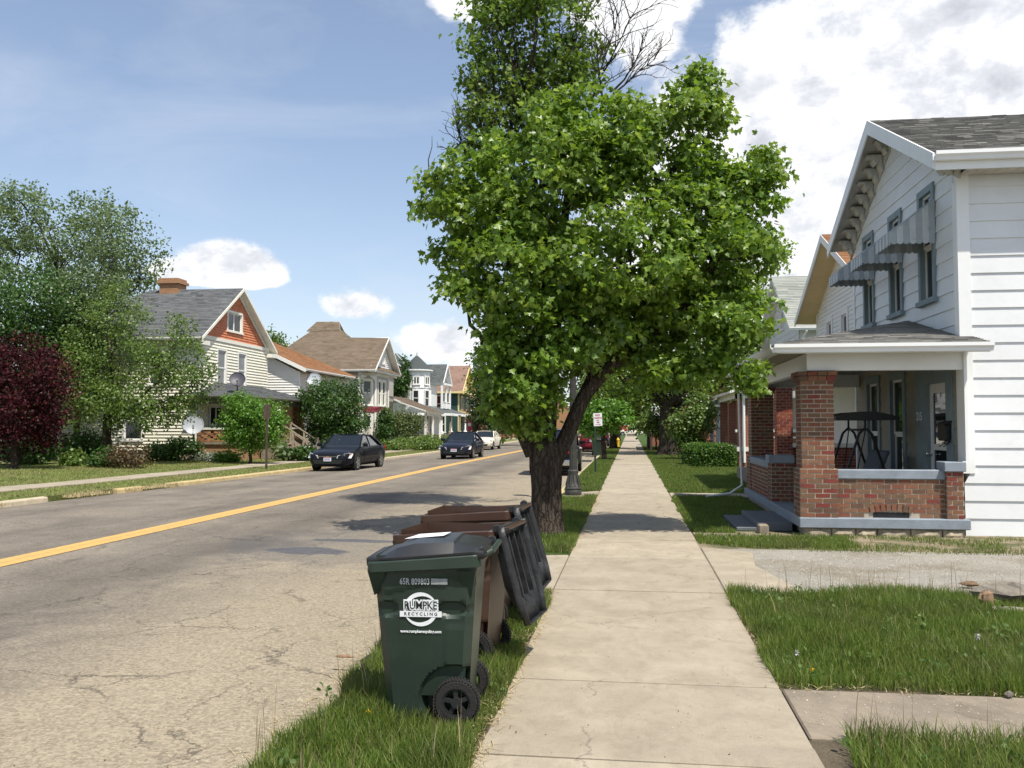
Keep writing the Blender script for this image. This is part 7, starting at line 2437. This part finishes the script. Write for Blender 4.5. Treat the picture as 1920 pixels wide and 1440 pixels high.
    for s in (-1, 1):
        pts = [(h + .0, s * .36, zf - .16), (h - .0, s * .40, zf - .05), (h - .20, s * W2 * .90, zf + .06), (h - .42, s * W2 * 1.0, zf + .02), (h - .22, s * W2 * .985, zf - .16)]
        hl = MB().prism([Vector(p) + Vector((-.03, 0, 0)) for p in pts], (.05, s * .02, .0)).build('headlight', [K['lampglass']], root, bevel=.008)
        MB().prism([(h - .24, s * W2 * .90, zf - .10), (h - .36, s * W2 * .985, zf - .08), (h - .42, s * W2 * .995, zf - .03), (h - .30, s * W2 * .94, zf - .03)], (.022, s * .02, 0)).build('turn_signal', [K['amber']], hl)
        tlp = [(-h + .02, s * W2 * .46, .72), (-h + .02, s * W2 * .52, .92), (-h + .16, s * W2 * .90, .93), (-h + .20, s * W2 * .93, .74)]
        if style == 'suv': tlp = [(-h + .0, s * W2 * .66, .80), (-h + .02, s * W2 * .72, 1.12), (-h + .12, s * W2 * .95, 1.12), (-h + .14, s * W2 * .97, .82)]
        MB().prism(tlp, (-.035, 0, 0)).build('tail_light', [K['redlens']], root, bevel=.01)
        m_ = MB().obox((xa - .12, s * (W2 + .09), za + .09), (.06, .01 * s, 0), (0, .10, 0), (0, 0, .065))
        m_.tube([(xa - .12, s * (W2 - .06), za + .03), (xa - .12, s * (W2 + .03), za + .07)], .02, 6)
        m_.build('mirror', [P], root, bevel=.02)
        mb = MB()
        xm = (xb_ + xc) / 2 + .05
        for xx in (xm + .25, xm - .75): mb.box(xx, xx + .16, s * (W2 * .99) - .015, s * (W2 * .99) + .015, .74, .77)
        mb.build('door_handle', [P], root, bevel=.008)
        mb = MB()
        for xx in (xa - .28, xm + .08, xm - .92): mb.box(xx, xx + .008, s * (W2 * 1.002) - .004, s * (W2 * 1.002) + .002, .32, .86)
        mb.build('door_gap', [K['inkblack']], root)
        if fogs: MB().lathe((h - .10, s * .62, .34), [(.0, 0), (.05, .0), (.05, .03), (0, .03)], 12, axis=(1, 0, 0)).build('fog_light', [K['lampglass']], root)
    mb = MB().prism([(h - .04, -.40, zf - .13), (h - .04, .40, zf - .13), (h - .025, .44, zf - .055), (h - .025, -.44, zf - .055)], (.03, 0, 0))
    mb.prism([(h - .02, -.55, .30), (h - .02, .55, .30), (h - .01, .62, .45), (h - .01, -.62, .45)], (.02, 0, 0))
    gr_ = mb.build('grille', [K['inkblack']], root)
    MB().box(h - .02, h + .014, -.42, .42, zf - .10, zf - .085).build('grille_bar', [K['chrome'] if grille == 'bar' else K['inkblack']], gr_)
    MB().prism([(h + .012, -.07, zf - .115), (h + .012, .05, zf - .115), (h + .012, .08, zf - .075), (h + .012, -.04, zf - .075)], (.01, 0, 0)).build('emblem', [K['chrome']], gr_)
    pf = MB().box(h + .005, h + .022, -.155, .155, .40, .555).build('number_plate', [K['plate']], root)
    MB().box(h + .0225, h + .024, -.15, .15, .525, .55).build('plate_band', [K['inkred']], pf)
    mb = MB()
    for i in range(7): mb.box(h + .0225, h + .024, -.12 + i * .036, -.12 + i * .036 + .022, .43, .505)
    mb.build('plate_marks', [K[plate]], pf)
    MB().box(-h - .02, -h + .01, -.155, .155, .72 if style == 'sedan' else .86, .87 if style == 'sedan' else 1.01).build('number_plate', [K['plate']], root)
    mb = MB().prism([(-h - .05, -W2 * .8, .38), (-h - .05, W2 * .8, .38), (-h - .05, W2 * .82, .58), (-h - .05, -W2 * .82, .58)], (.12, 0, 0))
    mb.build('rear_bumper', [K['chrome'] if style == 'suv' else P], root, bevel=.03)
    MB().box(-h + .3, h - .3, -W2 * .75, W2 * .75, .17, .24).build('underbody', [K['inkblack']], root)
    root.location = loc
    root.rotation_euler = (0, 0, rz)
    return root


car('parked_car', 'black saloon car parked facing us at the far kerb', 'car', (-11.72, 36.1, -.10), R(-92.5), 'paintblack', 4.85, 1.80, 1.42, plate='inkblue', group='cars parked along the street')
car('moving_car', 'dark navy compact car coming toward us in the far lane', 'car', (-9.15, 48.0, -.07), R(-91.5), 'paintnavy', 4.4, 1.72, 1.40, wheelr=.30, grille='none')
car('white_car', 'off-white saloon car parked beyond the navy car', 'car', (-10.85, 66.2, -.10), R(-92), 'paintwhite', 4.6, 1.76, 1.38, wheelr=.31, group='cars parked along the street')
car('parked_suv', 'black sport utility vehicle parked behind the maple trunk', 'suv', (-2.80, 33.9, -.10), R(90), 'paintblack', 4.7, 1.70, 1.66, 'suv', wheelr=.37, group='cars parked along the street')
car('red_car', 'dark red saloon parked farther along the near kerb', 'car', (-2.6, 62.2, -.10), R(90), 'paintred', 4.5, 1.78, 1.42, group='cars parked along the street')
car('silver_car', 'silver blue car far off in the road behind the trunk fork', 'car', (-6.5, 88, -.08), R(-90), 'paintsilver', 4.6, 1.8, 1.46)
car('far_white_car', 'small white car crossing at the far end of the sidewalk', 'car', (-.2, 158, -.05), R(8), 'paintwhite', 4.6, 1.8, 1.45)
car('far_dark_car', 'dark car on the near kerb beyond the red saloon', 'car', (-2.6, 74, -.10), R(90), 'paintblack', 4.5, 1.78, 1.42, group='cars parked along the street')


# ================================================================ grass blades, weeds, small litter
def grassmat(name, c1, c2, c3, dry, trans=.35):
    return leafmat(name, c1, c2, trans, .5, c3, .3)


K['blade'] = leafmat('grass_blade', (.078, .136, .020), (.155, .23, .043), .42, .45, (.28, .28, .10), .3)
K['bladelawn'] = leafmat('mown_grass_blade', (.14, .19, .046), (.24, .275, .078), .38, .5, (.46, .39, .19), .3)


def grassvar(key, dry, scale):
    m = K[key]
    t = m.node_tree
    nt = NT.__new__(NT)
    nt.t = t
    pos = [n for n in t.nodes if n.type == 'NEW_GEOMETRY'][0].outputs['Position']
    bs = [n for n in t.nodes if n.type == 'BSDF_PRINCIPLED'][0]
    tr = [n for n in t.nodes if n.type == 'BSDF_TRANSLUCENT'][0]
    f = nt.ramp(nt.noise(pos, scale, 5, .65, .4), [(.46, 0.0), (.68, .75)])
    f2 = nt.ramp(nt.noise(nt.mapv(pos, loc=(7, 3, 0)), scale * 1.7, 5, .6), [(.5, 1.0), (.7, .55)])
    for sock in (bs.inputs['Base Color'], tr.inputs['Color']):
        src = sock.links[0].from_socket
        nt.set(sock, nt.mix(1.0, nt.mix(f, src, dry), f2, 'MULTIPLY'))


grassvar('blade', (.17, .19, .06), 1.1)
grassvar('bladelawn', (.27, .25, .10), .45)
K['dryblade'] = leafmat('dry_straw', (.38, .30, .15), (.50, .42, .24), .2, .7)
GR = np.random.default_rng(77)


def blades(name, P, h, wd, mat, rng, lean=.35, label=None, kind='stuff', cat='grass', parent=None, curve=.5):
    n = len(P)
    a = rng.uniform(0, 2 * np.pi, n)
    d = np.stack([np.cos(a), np.sin(a), np.zeros(n)], 1)
    b = rng.uniform(0, 2 * np.pi, n)
    f = np.stack([np.cos(b), np.sin(b), np.zeros(n)], 1)
    hh = h * rng.uniform(.55, 1.25, n) if np.isscalar(h) else h * rng.uniform(.7, 1.2, n)
    ww = wd * rng.uniform(.7, 1.3, n)
    ln = lean * rng.uniform(.15, 1.6, n)
    up = np.array([0, 0, 1.0])
    mid = P + f * (hh * ln * .35)[:, None] + up * (hh * .58)[:, None]
    tip = P + f * (hh * ln * (.35 + curve))[:, None] + up * (hh * (1 - .12 * ln))[:, None]
    V = np.stack([P - d * ww[:, None], P + d * ww[:, None], mid - d * (ww * .75)[:, None], mid + d * (ww * .75)[:, None], tip], 1).reshape(-1, 3)
    T = np.array([(0, 1, 3), (0, 3, 2), (2, 3, 4)])
    TT = (T[None] + (np.arange(n) * 5)[:, None, None]).reshape(-1, 3)
    o = npmesh(name, V, TT, K[mat], parent)
    if not parent: tag(o, label, cat, kind=kind)
    return o


def field(x0, x1, y0, y1, dens, rng, edge=None, z=-.025, patch=0.0):
    n = int((x1 - x0) * (y1 - y0) * dens)
    P = np.stack([rng.uniform(x0, x1, n), rng.uniform(y0, y1, n), np.full(n, z)], 1)
    q = np.sin(P[:, 0] * 3.1 + 1.3 * np.sin(P[:, 1] * 2.3)) + np.sin(P[:, 1] * 4.1 + 1.7 * np.sin(P[:, 0] * 2.9))
    keep = rng.uniform(0, 1, n) > patch * (q < -.3)
    if edge is not None: keep &= edge(P)
    return P[keep]


wob = lambda y, a=.05: a * np.sin(y * 2.7) + a * .7 * np.sin(y * 6.1 + 1)
vedge = lambda P: (P[:, 0] > -1.86 + wob(P[:, 1], .06)) & (P[:, 0] < -.80 + wob(P[:, 1] + 4, .02))
# verge by the bins
P = field(-2.05, -.76, 3.0, 9.25, 6200, GR, lambda P: vedge(P) & (P[:, 1] < 9.2 + .3 * (P[:, 0] + 1)))
hh = .115 + .05 * np.sin(P[:, 0] * 5) * np.sin(P[:, 1] * 3.3)
blades('grass', P, hh, .0030, 'blade', GR, .5, 'long uncut grass around the three bins')
P = field(-2.05, -.74, 11.75, 21.6, 2600, GR, lambda P: vedge(P) & (P[:, 1] > 12.0 - .25 * (P[:, 0] + 1)) & (np.hypot(P[:, 0] + 1.3, P[:, 1] - 13.95) > .33))
blades('grass', P, .10, .0042, 'blade', GR, .5, 'grass around the foot of the maple')
P = field(-1.75, -.74, 23.3, 45, 1100, GR, lambda P: (P[:, 0] < -.79 + wob(P[:, 1], .02)))
blades('grass', P, .075, .007, 'blade', GR, .5, 'verge grass beneath the no-parking sign')
P = field(-1.7, -.78, 45, 95, 300, GR)
blades('grass', P, .08, .014, 'blade', GR, .5, 'verge grass far along the sidewalk')
# right hand patches
P = field(.93, 9.0, 6.02, 9.6, 4300, GR, lambda P: (P[:, 0] > .96 + wob(P[:, 1], .025)) & (P[:, 1] > 6.08 + .02 * np.sin(P[:, 0] * 5)) & (P[:, 1] < 9.45 + .1 * np.sin(P[:, 0] * 3)))
hh = .13 + .04 * np.sin(P[:, 0] * 3) * np.sin(P[:, 1] * 2.3)
blades('grass', P, hh, .0034, 'blade', GR, .5, 'long grass patch between the garden path and the gravel drive')
P = field(1.02, 5.0, 2.6, 5.16, 4300, GR, lambda P: P[:, 0] > 1.12 + .10 * (5.1 - P[:, 1]) * 0 + wob(P[:, 1], .03))
blades('grass', P, .14, .0030, 'blade', GR, .55, 'long grass at the bottom right corner')
P = field(.9, 3.2, 12.85, 14.05, 2600, GR, lambda P: (P[:, 0] > .97) & (P[:, 1] > 12.95 + .3 * np.sin(P[:, 0] * 2.1)) , patch=.3)
blades('grass', P, .10, .0042, 'blade', GR, .5, 'grass strip beside the gravel drive')
P = field(2.5, 9.5, 12.75, 14.35, 700, GR, patch=.97)
blades('grass', P, .07, .0042, 'blade', GR, .6, 'sparse grass on the bare dirt by the house')
P = field(2.4, 12, 12.55, 12.85, 900, GR, patch=.5)
blades('grass', P, .045, .0042, 'blade', GR, .7, 'thin line of grass along the gravel drive')
P = field(.9, 2.6, 14.5, 21.8, 2200, GR, lambda P: (P[:, 0] > .95 + wob(P[:, 1], .03)) & ~((P[:, 0] > 1.65) & (P[:, 1] < 17.2)))
blades('grass', P, .085, .0048, 'blade', GR, .5, 'lawn grass before the brick porch')
P = field(.9, 4.4, 22.9, 46, 800, GR, lambda P: (P[:, 0] > .94 + wob(P[:, 1], .02)))
blades('grass', P, .06, .0075, 'blade', GR, .5, 'lawn grass before the clipped hedges')
P = field(.9, 6, 46, 74, 260, GR)
blades('grass', P, .06, .013, 'blade', GR, .5, 'lawn grass under the massive trunk')
# lawn across the street
n = 90000
y = 12 + 75 * GR.uniform(0, 1, n) ** 1.6
off = -GR.uniform(.1, 9.5, n)
keep = ~((off > LW1 - .02) & (off < LW0 + .02))
kx = np.interp(y, [p[1] for p in KERB], [p[0] for p in KERB])
P = np.stack([kx + off, y, .13 * np.minimum(1, (-off - .17) / 9.3)], 1)[keep]
blades('grass', P, .055, .010, 'bladelawn', GR, .6, 'mown lawn grass across the street')
n = 9000
y = GR.uniform(12, 27, n)
P = np.stack([np.interp(y, [p[1] for p in KERB], [p[0] for p in KERB]) + GR.normal(size=n) * .16 - .12, y, np.full(n, -.07)], 1)
P = P[(np.sin(y * 1.9) + np.sin(y * .83 + 1) > -.2)]
blades('dry_grass', P, .09, .008, 'dryblade', GR, .7, 'dry straw coloured grass along the broken far kerb')
# dead clippings along slab edges
P = np.concatenate([field(-.88, -.74, 3, 9.2, 1500, GR, z=.004), field(.92, 1.02, 6.1, 9.3, 900, GR, z=-.01), field(1.0, 8, 6.0, 6.12, 500, GR, z=-.004), field(-2.15, -1.92, 3.5, 9.1, 500, GR, z=-.095), field(-.9, -.70, 12, 23, 500, GR, z=.004)])
blades('dry_clippings', P, .018, .003, 'dryblade', GR, 3.5, 'dry clippings along the edge of the slabs', curve=1.5)
# seed stalks
P = np.concatenate([field(-1.95, -.85, 3.2, 7.5, 9, GR), field(1.0, 5.5, 9.0, 9.6, 26, GR), field(1.1, 5, 6.2, 9.2, 3, GR), field(1.1, 4, 4.6, 5.15, 22, GR), field(-2.05, -1.8, 3.2, 9, 12, GR)])
blades('seed_stalks', P, .30, .0024, 'dryblade', GR, .25, 'tall pale seed stalks standing above the grass')
Q = P[GR.uniform(0, 1, len(P)) < .5] + np.array([0, 0, .25])

K['stalkbrown'] = leafmat('brown_seed_head', (.10, .07, .04), (.20, .15, .09), .15, .8)
blades('seed_heads', P + np.array([0, 0, .0]), .36, .0022, 'stalkbrown', np.random.default_rng(5), .12, 'thin brown seed heads standing above the grass')
n = 900
W = np.concatenate([field(1.0, 6, 6.1, 9.4, 9, GR), field(-1.9, -.85, 3.2, 9, 5, GR), field(1.1, 4.5, 4.0, 5.1, 8, GR), field(1, 3, 12.9, 14, 8, GR)])
W = np.repeat(W, 6, axis=0) + GR.normal(size=(len(W) * 6, 3)) * np.array([.03, .03, .0]) + np.array([0, 0, .085]) + GR.normal(size=(len(W) * 6, 1)) * np.array([0, 0, .02])
K['weedleaf'] = leafmat('broad_weed_leaf', (.05, .11, .02), (.12, .19, .05), .35, .5)
wo = leaf_mesh('broad_leaved_weeds', W, unit(GR.normal(size=W.shape) + np.array([0, 0, 1.2])), .042, 'oval', 'weedleaf', None, GR, .1)
tag(wo, 'broad leaved weeds mixed into the long grass', 'weeds', kind='stuff')
K['dandelion'] = pmat('dandelion_yellow', (.75, .52, .02), .08, 30, .6)
K['seedhead'] = pmat('dandelion_clock', (.62, .62, .58), .1, 60, .9)


def flower(label, px, py, Y, mat, r, stem=.14):
    c = at(px, py, Y)
    t = thing('dandelion', label, 'dandelion', (c.x, c.y, -.02), 'dandelions in the grass')
    MB().tube([(c.x + .01, c.y, -.02), (c.x, c.y, c.z)], .003, 5).build('stem', [K['blade']], t)
    mb = MB()
    rr = random.Random(int(px))
    for i in range(40):
        d = Vector((rr.gauss(0, 1), rr.gauss(0, 1), rr.gauss(.5, .6) if mat == 'dandelion' else rr.gauss(0, 1))).normalized()
        e = d.cross(Vector((.3, .2, .9))).normalized()
        p = Vector((c.x, c.y, c.z))
        mb.add([p, p + d * r + e * r * .18, p + d * r - e * r * .18], [(0, 1, 2)])
    mb.build('head', [K[mat]], t)


flower('yellow dandelion in the grass left of the green bin', 690, 1335, 5.0, 'dandelion', .016)
flower('yellow dandelion bloom near the corner of the right grass patch', 1523, 1257, 6.25, 'dandelion', .018)
flower('white dandelion clock above the yellow bloom near the path corner', 1494, 1224, 6.45, 'seedhead', .022)
flower('white dandelion clock in the right grass patch by the photo edge', 1833, 1194, 6.9, 'seedhead', .026)
# broken stone and wood by the drive
K['debris'] = pmat('broken_stone', (.26, .23, .19), .4, 7, .9, .6, 30, rnd=.3, dirt=.5)
K['rotwood'] = pmat('rotten_wood', (.20, .13, .08), .4, 6, .9, .6, 30, rnd=.3)


def chunk(name, label, cat, px, py, Y, sx, sy, sz, mat, seed):
    c = at(px, py, Y)
    rr = random.Random(seed)
    t = MB()
    seg, rings = 8, 5
    vs, fs = [], []
    for k in range(rings):
        ph = math.pi * (k + .35) / (rings - .3)
        for i in range(seg):
            a = 2 * math.pi * i / seg
            f = rr.uniform(.75, 1.15)
            vs.append((c.x + sx * f * math.sin(ph) * math.cos(a), c.y + sy * f * math.sin(ph) * math.sin(a), max(-.03, .0 + sz * (1 + math.cos(ph)) * rr.uniform(.85, 1.1))))
    for k in range(rings - 1):
        for i in range(seg): fs.append((k * seg + i, k * seg + (i + 1) % seg, (k + 1) * seg + (i + 1) % seg, (k + 1) * seg + i))
    fs.append(tuple(range(seg - 1, -1, -1)))
    t.add(vs, fs)
    o = t.build(name, [K[mat]])
    tag(o, label, cat)


chunk('wood_chunk', 'flat piece of splintered brown wood lying on the gravel drive', 'wood', 1818, 1086, 10.0, .10, .05, .03, 'rotwood', 1)
chunk('stone_block', 'long grey broken stone block at the end of the grass patch', 'stone', 1885, 1112, 9.2, .32, .12, .09, 'debris', 2)
chunk('wood_chunk', 'dark rotten lump of wood left of the long stone block', 'wood', 1850, 1110, 8.9, .07, .07, .08, 'rotwood', 3)
chunk('stone_piece', 'pale flat stone in front of the long stone block', 'stone', 1890, 1130, 8.7, .18, .08, .025, 'debris', 4)
chunk('pebble', 'small pale pebble at the edge of the garden path', 'stone', 1893, 1296, 6.0, .03, .03, .018, 'debris', 5)
chunk('bark_piece', 'reddish strip of bark lying on the asphalt left of the green bin', 'bark', 645, 1248, 6.35, .075, .018, .012, 'rotwood', 6)
# loose gravel on the drive and crumbs on the sidewalk
n = 9000
P = np.stack([GR.uniform(1.5, 9, n), GR.uniform(9.6, 12.6, n), np.full(n, -.016)], 1)
n2 = 500
P = np.concatenate([P, np.stack([GR.uniform(-.78, .93, n2), GR.uniform(3.6, 14, n2), np.full(n2, .001)], 1), np.stack([GR.uniform(1, 6, 900), GR.uniform(5.25, 6, 900), np.full(900, -.006)], 1), np.stack([-2 - np.abs(GR.normal(size=1400)) * .5, GR.uniform(3.5, 12, 1400), np.full(1400, -.098)], 1)])
S = np.concatenate([GR.uniform(.005, .012, n), GR.uniform(.002, .006, n2), GR.uniform(.003, .008, 900), GR.uniform(.003, .009, 1400)])
oct_ = np.array([(1, 0, 0), (0, 1, 0), (-1, 0, 0), (0, -1, 0), (0, 0, .8), (0, 0, -.3)])
V = P[:, None, :] + S[:, None, None] * (oct_[None] * GR.uniform(.6, 1.2, (len(P), 6, 1)))
T = np.array([(0, 1, 4), (1, 2, 4), (2, 3, 4), (3, 0, 4)])
TT = (T[None] + (np.arange(len(P)) * 6)[:, None, None]).reshape(-1, 3)
K['stonebit'] = pmat('loose_gravel', (.34, .31, .26), .2, 8, .9, island=.4)
tag(npmesh('gravel', V.reshape(-1, 3), TT, K['stonebit']), 'loose pale gravel stones scattered over drive and paving', 'gravel', kind='stuff')

# leaf bits and seed husks on the slabs
n = 260
P = np.stack([GR.uniform(-.79, .94, n), 3.4 + 16 * GR.uniform(0, 1, n) ** 1.3, np.full(n, .006)], 1)
P = np.concatenate([P, np.stack([-2 - np.abs(GR.normal(size=500)) * 1.2, GR.uniform(3.5, 14, 500), np.full(500, -.09)], 1)])
K['husk'] = leafmat('brown_leaf_bits', (.10, .06, .035), (.24, .16, .08), .1, .8)
tag(leaf_mesh('leaf_litter', P, unit(GR.normal(size=P.shape) * .3 + np.array([0, 0, 2.0])), .013, 'oval', 'husk', None, GR, 0), 'tiny brown leaf bits scattered on sidewalk and road edge', 'litter', kind='stuff')
